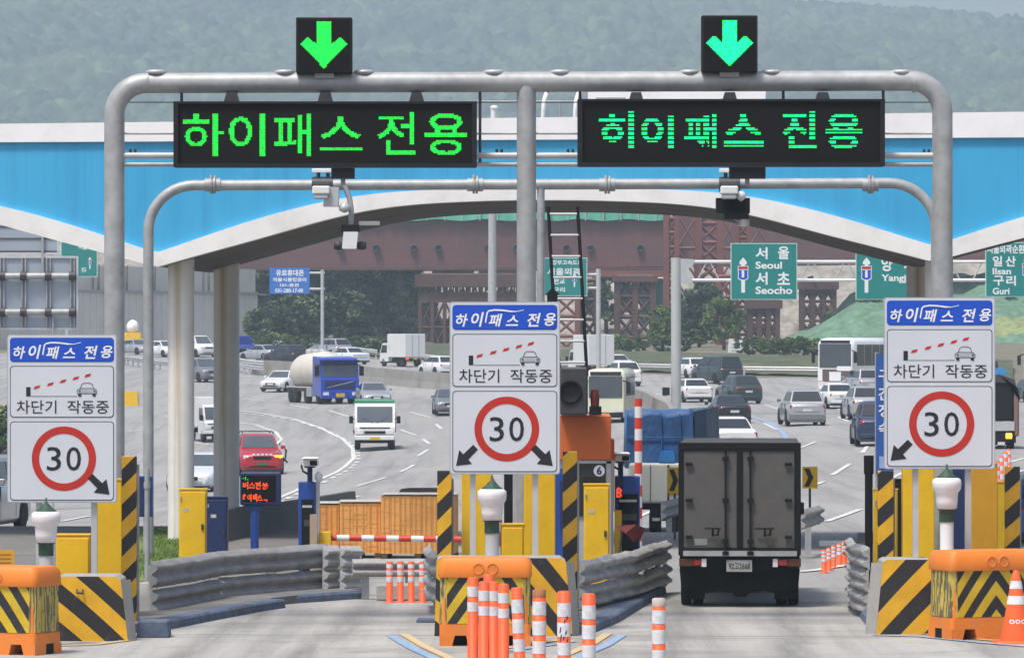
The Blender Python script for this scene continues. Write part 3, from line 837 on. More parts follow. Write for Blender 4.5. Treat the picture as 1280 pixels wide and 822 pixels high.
# ================================================================ speed and lane signs
grey_edge = M('sign_grey_edge', (.42, .44, .47), .4, .2, .05)
line_dark = M('sign_line_dark', (.08, .09, .11), .5)
def thick_line(P, Q, w):
    d = (Vector(Q) - Vector(P)).normalized(); n_ = Vector((-d.y, d.x)) * w / 2
    a, b = Vector(P), Vector(Q)
    return [tuple(a + n_), tuple(a - n_), tuple(b - n_), tuple(b + n_)]
def speed_board(px0, py0, w, h, arrows, legs, label, s=88.0, roll=0.0):
    f = Fr(s, px0 + w / 2)
    t = thing('speed_sign', label, 'road sign', f.loc, group='electronic toll lane signs with a 30 limit')
    kx, kz = w / 138.0, h / 215.0
    X = lambda u: f.x(px0 + u * kx)
    Z = lambda v: f.z(py0 + v * kz)
    sh = lambda mb: mb
    b = MB(); b.rrect(X(0), X(138), Z(215), Z(0), .04, 0, grey_edge, y1=.06)
    b.rrect(X(1.2), X(136.8), Z(213.8), Z(1.2), .035, -.003, sheet_white)
    b.build('board', t)
    def panel(name, v0, v1, fill, edge, content):
        q = MB(); q.rrect(X(3.5), X(134.5), Z(v1), Z(v0), .05, -.007, edge); q.rrect(X(4.6), X(133.4), Z(v1 - 1.1), Z(v0 + 1.1), .045, -.011, fill)
        content(q); q.build(name, t)
    W_ = white_reflective
    def header(q):
        y = -.015
        q.text('하', X(8), X(23), Z(31), Z(15), y, W_, .022, .22); q.text('이', X(27), X(43), Z(31), Z(13), y, W_, .025, .22)
        q.text('패', X(49), X(66), Z(31), Z(15), y, W_, .022, .22); q.text('스', X(70), X(86), Z(30), Z(17), y, W_, .022, .22)
        q.text('전', X(97), X(114), Z(31), Z(14), y, W_, .022, .22); q.text('용', X(118), X(133), Z(30), Z(14), y, W_, .022, .22)
        c = [(44, 26), (46.2, 14), (49, 11.4), (56, 10.2), (66, 10.6), (76, 12.0), (84, 12.2), (93, 10.0)]
        up = [(X(a), Z(v - 1.0 + (.6 if i > 5 else 0))) for i, (a, v) in enumerate(c)]; dn = [(X(a + (1.5 if i < 2 else 0)), Z(v + (1.0 if i < 6 else .4))) for i, (a, v) in enumerate(c)]
        for i in range(len(c) - 1): q.flat([dn[i], dn[i + 1], up[i + 1], up[i]], y - .002, W_)
    panel('header_panel', 4, 35, sign_blue, sign_blue, header)
    def barrier(q):
        y = -.015
        q.text('차단기', X(12), X(62), Z(101), Z(84), y, ink, .005); q.text('작동중', X(76), X(128), Z(101), Z(84), y, ink, .005)
        q.flat([(X(24), Z(79)), (X(29.5), Z(79)), (X(29.5), Z(67)), (X(24), Z(67))], y, ink)
        for a in (33, 50, 66, 82, 97):
            v = 68 - (a - 33) * .235
            q.flat([(X(a), Z(v + 2)), (X(a + 7), Z(v + .4)), (X(a + 9), Z(v - 3.4)), (X(a + 2), Z(v - 1.8))], y, sign_red)
        q.flat([(X(30), Z(79.2)), (X(88), Z(79.2)), (X(88), Z(78.5)), (X(30), Z(78.5))], y, line_dark)
        car = [(88, 72), (89.5, 70), (92, 69), (94, 63.5), (97, 62), (104, 62), (107, 63.5), (109, 69), (111.5, 70), (113, 72), (112.5, 75.5), (88.5, 75.5)]
        P = [(X(a), Z(v)) for a, v in car]
        for i in range(len(P)): q.flat(thick_line(P[i], P[(i + 1) % len(P)], .010), y - .001 * (i % 2), line_dark)
        q.flat(thick_line((X(92), Z(69)), (X(109), Z(69)), .012), y - .003, line_dark)
        q.flat([(X(94), Z(74)), (X(107), Z(74)), (X(107), Z(71.5)), (X(94), Z(71.5))], y, grey_edge)
        for a in (89.5, 107.5): q.flat([(X(a), Z(79)), (X(a + 4), Z(79)), (X(a + 4), Z(75.5)), (X(a), Z(75.5))], y - .004, ink)
        for a in (90, 108.5): q.flat([(X(a), Z(73.6)), (X(a + 3), Z(73.6)), (X(a + 3), Z(71.4)), (X(a), Z(71.4))], y - .005, line_dark)
    panel('barrier_panel', 40, 106, sheet_white, line_dark, barrier)
    def limit(q):
        cx, cz = X(71.5), Z(158.5)
        q.disc(cx, cz, 40.5 / f.s * kx, -.015, sign_red, 56, 31.2 / f.s * kx)
        q.text('3', X(50), X(68), Z(174), Z(143.5), -.015, ink, .004); q.text('0', X(74.5), X(93), Z(174), Z(143.5), -.015, ink, .004)
        for sgn in arrows:
            base = 8.0 if sgn < 0 else 129.0
            g = lambda du, v: (X(base - sgn * du), Z(v))
            # tip, barb, ..., in offsets from the lower outer corner
            A = [(0, 204.5), (4, 184.5), (8.5, 190.5), (21.5, 178), (27.5, 184), (15.5, 196.5), (20, 202)]
            P = [g(u, v) for u, v in A]
            if sgn < 0: P = P[::-1]
            c0 = P
            for tri in ((0, 1, 6), (1, 2, 5), (1, 5, 6), (2, 3, 4), (2, 4, 5)):
                idx = [(6 - i) if sgn < 0 else i for i in tri]
                q.flat([c0[i] for i in idx], -.015, ink)
    panel('limit_panel', 111, 212, sheet_white, line_dark, limit)
    for px in legs:
        l_ = MB(); l_.box(f.x(px - 3.6), f.x(px + 3.6), .075, .17, 0, f.z(py0 + 12), galv_pale); l_.build('post', t)
    b = MB()
    for v in (50, 160): b.box(X(10), X(128), .062, .074, Z(v + 3), Z(v - 3), galv)
    b.build('rear_rail', t)
    if roll: t.rotation_euler = (0, roll, 0)
    return t
speed_board(9, 418, 137, 210, (1,), (48, 117), 'speed 30 board with one arrow pointing down right, standing on the left island')
speed_board(562, 377, 138, 215.5, (-1, 1), (591, 669), 'speed 30 board with two outward arrows, standing on the middle island')
speed_board(1105, 371.5, 139, 214.5, (-1,), (1145, 1211), 'speed 30 board with one arrow pointing down left, standing on the right island')
# ================================================================ island furniture
kerb_blue = M('kerb_blue_paint', (.085, .115, .18), .9, 0, .3, 4, dirt=(.17, .17, .165), dirt_amt=1.0, dirt_scale=3, bump=.3)
rail_steel = M('weathered_rail', (.37, .36, .35), .6, .15, .2, 3, dirt=(.12, .11, .10), dirt_amt=.7, dirt_scale=2.5, bump=.3)
cone_orange = M('cone_orange', (.85, .13, .03), .5, 0, .08)
globe_white = M('opal_lamp_globe', (.74, .73, .74), .3, 0, .02, 1)
sticker = hazard('chevron_sticker', 1.25, 1.0, .40, .1, chev=True, curve=.25, ca=(.62, .42, .01))
sticker_end = hazard('chevron_sticker_creased', 9.0, .25, .5, .2, distort=1.6, ca=(.50, .39, .07), cb=(.13, .11, .06))

rail_dark = M('dark_weathered_rail', (.30, .295, .29), .65, .15, .25, 3, dirt=(.34, .33, .32), dirt_amt=.6, dirt_scale=3.5, bump=.3)
rail_light = M('bright_dented_rail', (.47, .465, .455), .5, .15, .2, 3, dirt=(.15, .145, .14), dirt_amt=.7, dirt_scale=3.5, bump=.3)
def rr_plan(hx, hy, r, z, k=4):
    p = []
    for cx, cy, a in ((hx - r, -hy + r, -90), (hx - r, hy - r, 0), (-hx + r, hy - r, 90), (-hx + r, -hy + r, 180)):
        p += [(cx + r * math.cos(R(a + 90 * i / k)), cy + r * math.sin(R(a + 90 * i / k)), z) for i in range(k + 1)]
    return p
def water_barrier(px0, px1, py0, py1, s, label, rz=0.0, wid=None):
    f = Fr(s, (px0 + px1) / 2)
    t = thing('plastic_barrier', label, 'barrier', f.loc, rz, group='orange water filled barriers heading the islands')
    H = (py1 - py0) / s; hx = (wid or (px1 - px0) / s) / 2; hy = .36
    k = H / 109.0
    b = MB()
    # feet with pockets between them
    g0, g1, gz = hx - .40, hx - .17, 13.5 * k
    for y0_, y1_ in ((-hy, -hy + .3), (hy - .2, hy)):
        b.prism([(-hx, .0), (-g1, 0), (-g1 + .04, gz), (-hx, gz)], y0_, y1_, orange_plastic)
        b.prism([(-g0, 0), (g0, 0), (g0 + .04, gz), (-g0 - .04, gz)], y0_, y1_, orange_plastic)
        b.prism([(g1, 0), (hx, 0), (hx, gz), (g1 - .04, gz)], y0_, y1_, orange_plastic)
    b.box(-hx + .01, hx - .01, -hy + .3, hy - .2, 0, gz, black_metal)  # black core paints the shade inside the pockets
    b.loft([rr_plan(hx, hy, .05, gz), rr_plan(hx, hy, .06, 27 * k)], orange_plastic)
    b.loft([rr_plan(hx - .02, hy - .02, .07, 26 * k), rr_plan(hx - .03, hy - .03, .07, 88 * k)], orange_plastic)
    b.loft([rr_plan(hx + .01, hy + .01, .08, 85 * k), rr_plan(hx + .02, hy + .02, .09, 88 * k), rr_plan(hx + .015, hy + .015, .10, 103 * k), rr_plan(hx - .03, hy - .03, .10, 109 * k)], orange_plastic)
    b.build('body', t)
    q = MB()
    for sx in (-.09, .10):
        q.lathe([(.075, 0), (.075, .012), (.06, .014)], orange_plastic, 18)
        n_ = len(q.v) // 1
    q = MB()
    for sx in (-.09, .10):
        c = MB(); c.lathe([(.078, 0), (.078, .010), (.066, .012), (.062, .004)], orange_plastic, 20)
        q.add([(x + sx, -hy - .018 - z, y + 96 * k) for x, y, z in c.v], c.f, orange_plastic, True)
    q.build('cap_boss', t)
    z0, z1 = 28 * k, 85 * k
    st = MB()
    n = 12
    def wrap(x0, x1):
        return [(x0 + (x1 - x0) * i / n, -hy + .012 - .004) for i in range(n + 1)]
    for i in range(n):
        x0 = -hx + .10 + (2 * hx - .20) * i / n; x1 = -hx + .10 + (2 * hx - .20) * (i + 1) / n
        st.add([(x0, -hy + .010, z0), (x1, -hy + .010, z0), (x1, -hy + .022, z1), (x0, -hy + .022, z1)], [(0, 1, 2, 3)], sticker)
    st.build('striped_sheet', t)
    for sg in (-1, 1):
        e = MB(); r = random.Random(3)
        y = -hy + .06; pts = []
        while y < hy - .05:
            pts.append((y, .006 + r.random() * .022)); y += .035 + r.random() * .04
        pts.append((hy - .05, .008))
        V = []
        for y, d in pts:
            V += [(sg * (hx - .02 + d), y, z0), (sg * (hx - .026 + d * .8), y, (z0 + z1) / 2), (sg * (hx - .03 + d), y, z1)]
        c0 = [(sg * (hx - .10), -hy + .012, z0), (sg * (hx - .10), -hy + .016, (z0 + z1) / 2), (sg * (hx - .10), -hy + .022, z1)]
        V = c0 + V
        fs = []
        for i in range(len(V) // 3 - 1):
            for j in range(2): fs.append((3 * i + j, 3 * i + 3 + j, 3 * i + 4 + j, 3 * i + 1 + j))
        e.add(V, fs, sticker_end); e.build('creased_sheet', t)
    return t
water_barrier(-52, 64, 711, 820, 94, 'orange plastic barrier with striped sheet on the left island, partly out of frame', rz=R(-24), wid=1.32)
water_barrier(550, 663, 696.5, 806, 91.5, 'orange plastic barrier with striped sheet in front of the middle island', wid=1.24)
water_barrier(1166, 1296, 687, 797, 89.5, 'orange plastic barrier with striped sheet on the right island, beside the traffic cone', rz=R(22), wid=1.40)

def end_block(px0, px1, py0, py1, s, label, a, b_, side, period=.50, off=0.0, lean=.06, curve=0.0):
    """concrete nose block, striped face towards the traffic, bare concrete cheek on one side"""
    f = Fr(s, (px0 + px1) / 2)
    z1 = f.z(py0); hx = (px1 - px0) / s / 2
    m = hazard('striped_block_' + str(int(px0)), a, b_, period, off, wear=.5, curve=curve)
    q = MB(); r = random.Random(int(px0))
    x0, x1 = -hx, hx
    tl = .10 if side < 0 else .03; tr = .10 if side > 0 else .03
    c = .05
    q.prism([(x0, 0), (x1, 0), (x1 - tr, z1 - c), (x1 - tr - c * 1.5, z1), (x0 + tl + c * 1.2, z1), (x0 + tl, z1 - c * .6)], 0, .95, concrete, mcap=m)
    o = q.build('concrete_block', None, f.loc, bevel=.012)
    tag(o, label, 'concrete block', 'striped concrete blocks shielding the islands')
    t = o
    if side:
        e = MB()
        if side > 0: e.add([(x1 + .003, .0, 0), (x1 + .10, .22, 0), (x1 + .02, .22, z1 - c), (x1 - tr + .003, .0, z1 - c)], [(0, 1, 2, 3)], concrete)
        else: e.add([(x0 - .003, 0, 0), (x0 + tl - .003, 0, z1 - c), (x0 - .05, .22, z1 - c), (x0 - .14, .22, 0)], [(0, 1, 2, 3)], concrete)
        e.build('cheek', t)
    l_ = MB()
    l_.tube([(-.18, -.01, z1 - .18), (-.18, -.05, z1 - .22), (-.10, -.06, z1 - .23), (-.10, -.01, z1 - .18)], .012, dark_metal, 6)
    if side > 0 and px0 < 200: l_.build('lifting_loop', t)
    return o
end_block(65, 160, 720, 808, 90.5, 'weathered striped concrete block with an iron loop on the left island', 1.0, 1.15, 1, .62, .15, curve=.1)
end_block(543, 716, 697, 793, 89, 'wide striped concrete block behind the middle orange barrier', 1.0, .95, 1, .58, .1, curve=.12)
end_block(1095, 1172, 699, 787, 88.5, 'striped concrete block with a pale slanted cheek left of the right orange barrier', -1.0, .95, -1, .62, .35, curve=.1)

def bollard_lamp(px, py0, s, label, scale=1.0):
    f = Fr(s, px); d = scale / s
    t = thing('bollard_lamp', label, 'lamp', f.loc, group='white globe lamps on the island heads')
    z = lambda v: f.z(py0 + v * scale)
    MB().lathe([(15 * d, 0), (15 * d, .04), (8.5 * d, .06), (8.5 * d, z(66))], galv_pale if px < 900 else white_paint, 20).build('post', t)
    MB().lathe([(9.5 * d, z(66)), (9.5 * d, z(52)), (11 * d, z(51)), (11 * d, z(50))], green_paint, 20).build('collar', t)
    MB().lathe([(10 * d, z(50)), (12.5 * d, z(49)), (13.5 * d, z(40)), (14 * d, z(30)), (17.6 * d, z(25)), (18.4 * d, z(18)), (17.8 * d, z(13.5)), (15.5 * d, z(11.5)), (12.5 * d, z(10.5))], globe_white, 28).build('globe', t)
    MB().lathe([(13 * d, z(11.5)), (13.4 * d, z(10)), (10 * d, z(8)), (7.5 * d, z(5.5)), (5 * d, z(2.5)), (2 * d, z(0)), (1.0 * d, z(-6)), (0, z(-7))], green_paint, 20).build('cap', t)
    return t
bollard_lamp(57.5, 628, 91.8, 'white globe lamp with green cap behind the left orange barrier', 1.0)
bollard_lamp(615, 600, 89.8, 'white globe lamp with green cap under the two-arrow speed board')
bollard_lamp(1183.5, 586, 88.5, 'white globe lamp on a white post under the right speed board', 1.0)

post_stripe = hazard('post_stripe_down', -1.0, 1.0, .50, .2, wear=.15)
post_stripe2 = hazard('post_stripe_up', -.9, 1.0, .52, .55, wear=.15)
def striped_post(px0, px1, py0, s, label, m=post_stripe, depth=.12):
    f = Fr(s, (px0 + px1) / 2)
    hx = (px1 - px0) / s / 2
    q = MB(); q.box(-hx, hx, 0, depth, .02, f.z(py0), m)
    t = q.build('hazard_post', None, f.loc, bevel=.006)
    tag(t, label, 'hazard post', 'black and yellow striped posts on the islands')
    MB().box(-hx - .04, hx + .04, -.03, depth + .03, 0, .02, galv).build('base_plate', t)
    MB().box(hx - .02, hx + .03, depth + .003, depth + .06, .02, f.z(py0) - .12, galv).build('back_channel', t)
    return t
striped_post(152, 170.5, 570, 87, 'striped post at the right edge of the left island beside the slim pipe')
striped_post(546.5, 564.5, 588, 86.5, 'striped post at the left edge of the middle island', depth=.12)
striped_post(703.5, 721.5, 564, 87, 'taller striped post at the right edge of the middle island', post_stripe2)
striped_post(1097.5, 1117, 588, 86, 'striped post at the left edge of the right island', post_stripe2)
striped_post(1256.5, 1275, 583, 87, 'striped post beside the amber column on the right island', post_stripe2)

def cabinet(px0, px1, py0, s, label, m, name='cabinet', depth=.35, group=None, door=True, base=0.0, hinge=True, cat='cabinet'):
    f = Fr(s, (px0 + px1) / 2); hx = (px1 - px0) / s / 2; z1 = f.z(py0)
    t = thing(name, label, cat, f.loc, group=group)
    MB().box(-hx, hx, 0, depth, base, z1, m).build('body', t, bevel=.01)
    if door:
        MB().box(-hx + .02, hx - .02 if hx < .3 else hx - .08, -.018, -.002, base + .04, z1 - .04, m).build('door', t, bevel=.004)
    if hinge:
        h = MB()
        for zz in (.12, .9):
            h.tube([(-hx + .03, -.03, base + (z1 - base) * zz - .03), (-hx + .03, -.03, base + (z1 - base) * zz + .03)], .014, galv, 8)
        h.build('hinge', t)
    MB().box(-hx - .01, hx + .01, -.01, depth + .01, z1 + .001, z1 + .02, m).build('lid', t)
    if hinge:
        MB().box(hx - .09, hx - .05, -.04, -.018, base + (z1 - base) * .52, base + (z1 - base) * .52 + .10, dark_metal).build('latch', t)
        MB().box(-hx + .07, -hx + .17, -.022, -.0185, base + (z1 - base) * .74, base + (z1 - base) * .74 + .06, M('faded_label', (.5, .48, .42), .6, 0, .3, 20)).build('label_plate', t)
    return t
cabinet(70, 112, 669, 85, 'low yellow box between the white lamp and the yellow column', yellow_paint, 'guard_box', group=None, hinge=False, cat='box')
cabinet(121, 152, 600, 86, 'tall yellow column beside the left striped post', yellow_paint, 'guard_column', door=False, hinge=False, cat='column')
cabinet(577, 616, 585, 86, 'left of two yellow columns behind the two-arrow speed board', yellow_paint, 'guard_column', door=False, hinge=False, cat='column')
cabinet(655, 694, 585, 86, 'right of two yellow columns behind the two-arrow speed board', yellow_paint, 'guard_column', door=False, hinge=False, cat='column')
cabinet(627, 655, 656, 86, 'low yellow box between the two yellow columns', yellow_paint, 'guard_box', hinge=False, cat='box')
cabinet(1129, 1168, 580, 86, 'yellow column behind the left leg of the right speed board', yellow_paint, 'guard_column', door=False, hinge=False, cat='column')
cabinet(1214, 1247, 580, 86, 'dull amber column behind the right leg of the right speed board', amber_paint, 'guard_column', door=False, hinge=False, cat='column')
cabinet(1247.5, 1257, 603, 83.5, 'narrow bright yellow panel between amber column and striped post', yellow_paint, 'guard_plate', door=False, hinge=False, depth=.1, cat='panel')
cabinet(1167, 1178, 655, 82, 'small orange box between the yellow column and the lamp on the right', amber_paint, 'guard_box', hinge=False, cat='box')
cabinet(1092, 1122, 612, 82, 'yellow plate with bolts behind the left striped post of the right island', yellow_paint, 'guard_plate', depth=.1, cat='panel')
cabinet(224, 258, 612, 70, 'yellow cabinet with a bright hinge beside the stained round column', yellow_paint, 'cabinet', depth=.4)
cabinet(730, 762, 606, 76, 'yellow cabinet with corner bolts in front of the booth window', yellow_paint, 'cabinet', depth=.4)
cabinet(258.5, 284, 622, 70.5, 'dark navy cabinet with a grey rim beside the yellow cabinet', navy_paint, 'control_cabinet', depth=.4)
cabinet(641, 655, 585, 84, 'pale grey steel post plate between the two yellow columns', galv_pale, 'steel_plate', depth=.08, door=False, hinge=False, cat='panel')
cabinet(630, 641, 585, 79.5, 'black sheet standing for the shade in the gap between the yellow columns', black_metal, 'steel_plate', depth=.08, door=False, hinge=False, cat='panel')  # added black sheet, imitates the shade in the gap
cabinet(1172, 1206, 575, 81, 'dark navy panel behind the lamp of the right island', navy_paint, 'steel_plate', depth=.1, door=False, hinge=False, cat='panel')
cabinet(1117, 1130, 600, 80, 'black equipment cabinet in the gap left of the yellow column', black_metal, 'equipment_cabinet', depth=.3, hinge=False)
cabinet(1206, 1215, 585, 80, 'blue and white banded panel edge beside the amber column', galv_pale, 'steel_plate', depth=.08, door=False, hinge=False, cat='panel')

# small yellow plate at the left edge, slim pipe on a pot, blue box on it
f = Fr(90, 9)
t = thing('notice_plate', 'small amber notice plate on a stick at the left edge above the orange barrier', 'sign', f.loc)
MB().box(f.x(-12), f.x(18), 0, .02, f.z(708), f.z(687), amber_paint).build('plate', t)
q = MB()
for zz in (692, 697, 702): q.box(f.x(-8), f.x(14), -.004, -.001, f.z(zz + 1.6), f.z(zz), M('amber_dark', (.3, .14, .02), .6))
q.build('text_lines', t)
MB().bar((f.x(4), .01, 0), (f.x(4), .01, f.z(708)), .02, dark_metal).build('stick', t)
f = Fr(79, 184)
t = thing('slim_pipe_post', 'slim grey pipe post in a concrete pot right of the left striped post', 'post', f.loc)
MB().tube([(0, 0, .3), (0, 0, f.z(585))], .042, galv, 10).build('pipe', t)
MB().lathe([(.10, 0), (.13, .30), (.11, .32), (.05, .33)], concrete, 16).build('pot', t)
q = MB(); q.tube([(0, 0, f.z(606) - .05), (0, 0, f.z(606) + .05)], .055, galv, 10); q.build('clamp', t)
f = Fr(68, 182)
t = thing('junction_box', 'navy blue junction box strapped to the slim gantry pole on the left', 'box', f.loc)
MB().box(f.x(171), f.x(192), -.28, -.12, f.z(645), f.z(594), blue_paint).build('case', t, bevel=.01)
MB().box(f.x(173), f.x(190), -.295, -.282, f.z(643), f.z(596), navy_paint).build('door', t)

# red LED board, camera columns, boom barrier
def led_panel():
    f = Fr(70, 326)
    t = thing('led_notice_board', 'navy roadside board with two lines of red lit Korean characters', 'LED sign', f.loc)
    MB().box(f.x(300), f.x(351), 0, .22, f.z(631), f.z(590), navy_paint).build('housing', t, bevel=.02)
    MB().face([(f.x(302), -.006, f.z(627)), (f.x(345), -.006, f.z(627)), (f.x(345), -.006, f.z(594)), (f.x(302), -.006, f.z(594))], led_board).build('screen', t)
    T = text_tris([('버스전용', f.x(303), f.x(335), f.z(611), f.z(602)), ('하이패스', f.x(303), f.x(328), f.z(626), f.z(617)), ('..', f.x(330), f.x(335), f.z(626), f.z(624))], .03)
    mb = MB(); led_dots(mb, T, f.x(302), f.x(345), f.z(628), f.z(601), .020, -.010, (led_red, led_red), fill=.9); mb.build('lettering', t)
    T = text_tris([('안내', f.x(304), f.x(312), f.z(600), f.z(596))], .02)
    mb = MB(); led_dots(mb, T, f.x(302), f.x(320), f.z(601), f.z(595), .02, -.010, (led_lime, led_lime)); mb.build('small_lettering', t)
    q = MB(); q.tube([(f.x(318), .1, 0), (f.x(318), .1, f.z(633))], .075, blue_paint, 12)
    q.prism([(f.x(310), f.z(637)), (f.x(327), f.z(637)), (f.x(334), f.z(631)), (f.x(303), f.z(631))], .02, .2, navy_paint); q.build('post', t)
led_panel()
def camera_column(px0, px1, py0, s, label, cam_px, cam_py, right=False):
    f = Fr(s, (px0 + px1) / 2)
    t = thing('camera_column', label, 'camera column', f.loc, group='blue camera columns beside the lanes')
    X, Z = f.x, f.z
    MB().box(X(px0), X(px1), 0, .4, 0, Z(py0), blue_paint).build('column', t, bevel=.012)
    q = MB(); q.box(X(px0 + 4), X(px1 - 2), -.02, -.003, .15, Z(py0 + 22), black_metal); q.build('panel', t)
    q = MB(); q.box(X(px0 + 5), X(px1 - 4), -.03, -.022, Z(py0 + 32), Z(py0 + 29), galv_pale); q.box(X(px0 + 7), X(px1 - 4), -.03, -.022, Z(py0 + 55), Z(py0 + 47), dark_metal)
    q.build('reader_slot', t)
    q = MB(); q.lathe([(.045, Z(py0)), (.045, Z(cam_py + 8)), (.1, Z(cam_py + 7)), (.1, Z(cam_py + 5))], navy_paint, 12, cx=X(cam_px), cy=.15); q.build('camera_bracket', t)
    h = MB(); h.box(X(cam_px - 9), X(cam_px + 11), -.25, .35, Z(cam_py + 5), Z(cam_py - 4), white_paint, .02, .0); h.box(X(cam_px - 10), X(cam_px + 12), -.36, .3, Z(cam_py - 4), Z(cam_py - 6), white_paint, .02, .02)
    ob = h.build('camera_housing', t, bevel=.02)
    h = MB(); h.box(X(cam_px + 1), X(cam_px + 10), -.256, -.251, Z(cam_py + 4), Z(cam_py - 2), black_metal); h.build('lens_window', t)
    h = MB(); h.tube([(X(cam_px - 8), .3, Z(cam_py)), (X(cam_px - 11), .3, Z(cam_py + 6)), (X(cam_px - 9), .25, Z(cam_py + 12)), (X(cam_px - 2), .2, Z(cam_py + 16))], .018, black_metal, 6); h.build('cable', t)
    if not right:
        h = MB(); h.box(X(px1 + .5), X(px1 + 5), .05, .3, 0, Z(py0 + 1), galv_pale); h.lathe([(.02, Z(py0 + 2)), (.07, Z(py0 - 3)), (.07, Z(py0 - 8)), (.02, Z(py0 - 13))], white_paint, 12, cx=X(px1 + 4), cy=.15); h.build('sensor_pillar', t)
        h = MB(); h.box(X(px1 - 6), X(px1 + 3), -.25, -.1, 0, Z(py0 + 40), M('acrylic_guard', (.4, .3, .22), .3), ); h.build('side_guard', t)
    return f, t
camera_column(373, 394, 602, 72, 'blue camera column with a white camera beside the striped boom barrier', 387, 577)
f, t = camera_column(769, 800, 595, 73, 'blue camera column with red digits behind the orange booth', 776, 571, True)
T = text_tris([('8', f.x(770), f.x(777), f.z(622), f.z(609))], .03)
MB().box(f.x(768.5), f.x(779), -.02, -.003, f.z(637), f.z(596), navy_paint).build('digit_panel', t)
mb = MB(); led_dots(mb, T, f.x(769), f.x(778), f.z(624), f.z(607), .019, -.024, (led_red, led_red), fill=.95); mb.build('digits', t)
MB().box(f.x(768), f.x(777), -.06, -.025, 0, f.z(637), yellow_paint).build('guard_plate', t)

def red_white(name, axis, period, off=0.0):
    if name in _mats: return _mats[name]
    m, n, l, b = _nt(name); v = coord(n, l); s = n.new('ShaderNodeSeparateXYZ'); l.new(v, s.inputs[0])
    fr = math_node(n, l, 'FRACT', math_node(n, l, 'ADD', math_node(n, l, 'DIVIDE', s.outputs[axis], period), off + 20))
    c = mixc(n, l, math_node(n, l, 'GREATER_THAN', fr, .5), (.72, .70, .68), (.62, .045, .02))
    l.new(c, b.inputs['Base Color']); b.inputs['Roughness'].default_value = .4; _mats[name] = m
    return m
f = Fr(72, 406)
t = thing('boom_barrier', 'red and white striped boom arm lowered across the left lane from a yellow box', 'boom barrier', f.loc)
MB().box(f.x(399), f.x(414), -.05, .3, 0, f.z(664), yellow_paint).build('housing', t, bevel=.01)
q = MB(); q.tube([(f.x(413), .1, f.z(672)), (f.x(419), .1, f.z(672.5))], .045, dark_metal, 10); q.tube([(f.x(416), .1, f.z(672)), (f.x(576), .1, f.z(674))], .055, red_white('boom_bands', 0, 31 / 72, .52), 12); q.build('arm', t)

# stacked board pallets behind the boom
ply = M('orange_plywood_boards', (.86, .42, .11), .7, 0, .10, 2, dirt=(.55, .24, .07), dirt_amt=.4, dirt_scale=3)
def board_stack(px0, px1, py0, s, label, rz, nseg):
    f = Fr(s, (px0 + px1) / 2); hx = (px1 - px0) / s / 2; z1 = f.z(py0)
    t = thing('board_stack', label, 'board stack', f.loc, rz, group='stacks of orange boards behind the boom barrier')
    r = random.Random(int(px0)); q = MB(); n = 22
    for k in range(n):
        z0_ = .1 + (z1 - .14) * k / n; z2 = .1 + (z1 - .14) * (k + 1) / n - .002
        for j in range(nseg):
            a = -hx + 2 * hx * j / nseg; b = -hx + 2 * hx * (j + 1) / nseg - .005
            d = r.uniform(-.005, .005)
            q.box(a, b, d, 1.0, z0_, z2, ply)
    q.build('boards', t)
    q = MB(); q.box(-hx - .02, hx + .02, -.03, 1.02, z1 - .018, z1, M('stack_cover', (.50, .48, .45), .7, 0, .2, 3, bump=.6)); q.build('cover_sheet', t, bevel=.01)
    q = MB()
    for j in range(nseg * 2): q.box(-hx + hx * j / nseg + .05, -hx + hx * j / nseg + .068, -.018, -.014, .1, z1 - .04, M('strap_band', (.62, .29, .08), .5))
    q.build('strap', t)
    q = MB()
    for a in (-hx, -.06, hx - .12): q.box(a, a + .12, 0, 1.0, 0, .098, trunk_bark)
    q.build('pallet', t)
board_stack(396, 424, 628, 65.5, 'narrow stack of orange boards next to the blue camera column', 0, 2)
board_stack(424.5, 476, 626, 65.8, 'middle stack of orange boards under a white sheet behind the boom', 0, 3)
board_stack(476, 568, 617, 66, 'tallest stack of orange boards, turned, beside the left striped post of the middle island', R(-4), 7)
f = Fr(65, 530)
q = MB(); q.loft([rr_plan(.5 * a, .3 * a, .1 * a, f.z(616) + .09 * math.sin(b)) for a, b in ((1, 0), (.9, .8), (.6, 1.3), (.2, 1.57))], black_metal)
o = q.build('black_tarpaulin', None, f.loc); tag(o, 'crumpled black tarpaulin lying on top of the tallest board stack', 'tarpaulin')
for v in o.data.vertices: v.co.y += .45

# delineator posts
band_white = M('scuffed_reflective_band', (.72, .72, .74), .4, 0, .1, 8, dirt=(.36, .33, .31), dirt_amt=.55, dirt_scale=7)
red_orange = M('scuffed_orange_plastic', (.80, .105, .022), .55, 0, .12, 3, dirt=(.42, .14, .07), dirt_amt=.6, dirt_scale=5)
def delineator(px, py0, s, h, r, label, group, white=None, lean=0.0, name='delineator_post', base_white=False, f=None):
    f = f or Fr(s, px)
    k = h
    prof = [(r * 1.6, 0), (r * 1.6, .015), (r, .03), (r, k * .995 - .01), (r * .75, k)]
    q = MB(); q.lathe(prof, white_reflective if base_white else red_orange, 16)
    o = q.build(name, None, f.loc)
    tag(o, label, 'bollard', group)
    for a, b in (white or ((.50, .61), (.66, .77), (.82, .93))): MB().lathe([(r * 1.03, k * a), (r * 1.03, k * b)], band_white, 16).build('reflective_band', o)
    o.rotation_euler = (0, lean, 0)
    return o
nm = ['first', 'second', 'third', 'fourth']
for i, px in enumerate((487, 500.5, 514, 528)):
    delineator(px, 701, 79, .655, .052, f'thin orange delineator post, {nm[i]} from the boom housing in the row of four', 'four delineator posts closing the left lane', ((.50, .62), (.68, .78), (.84, .93)))
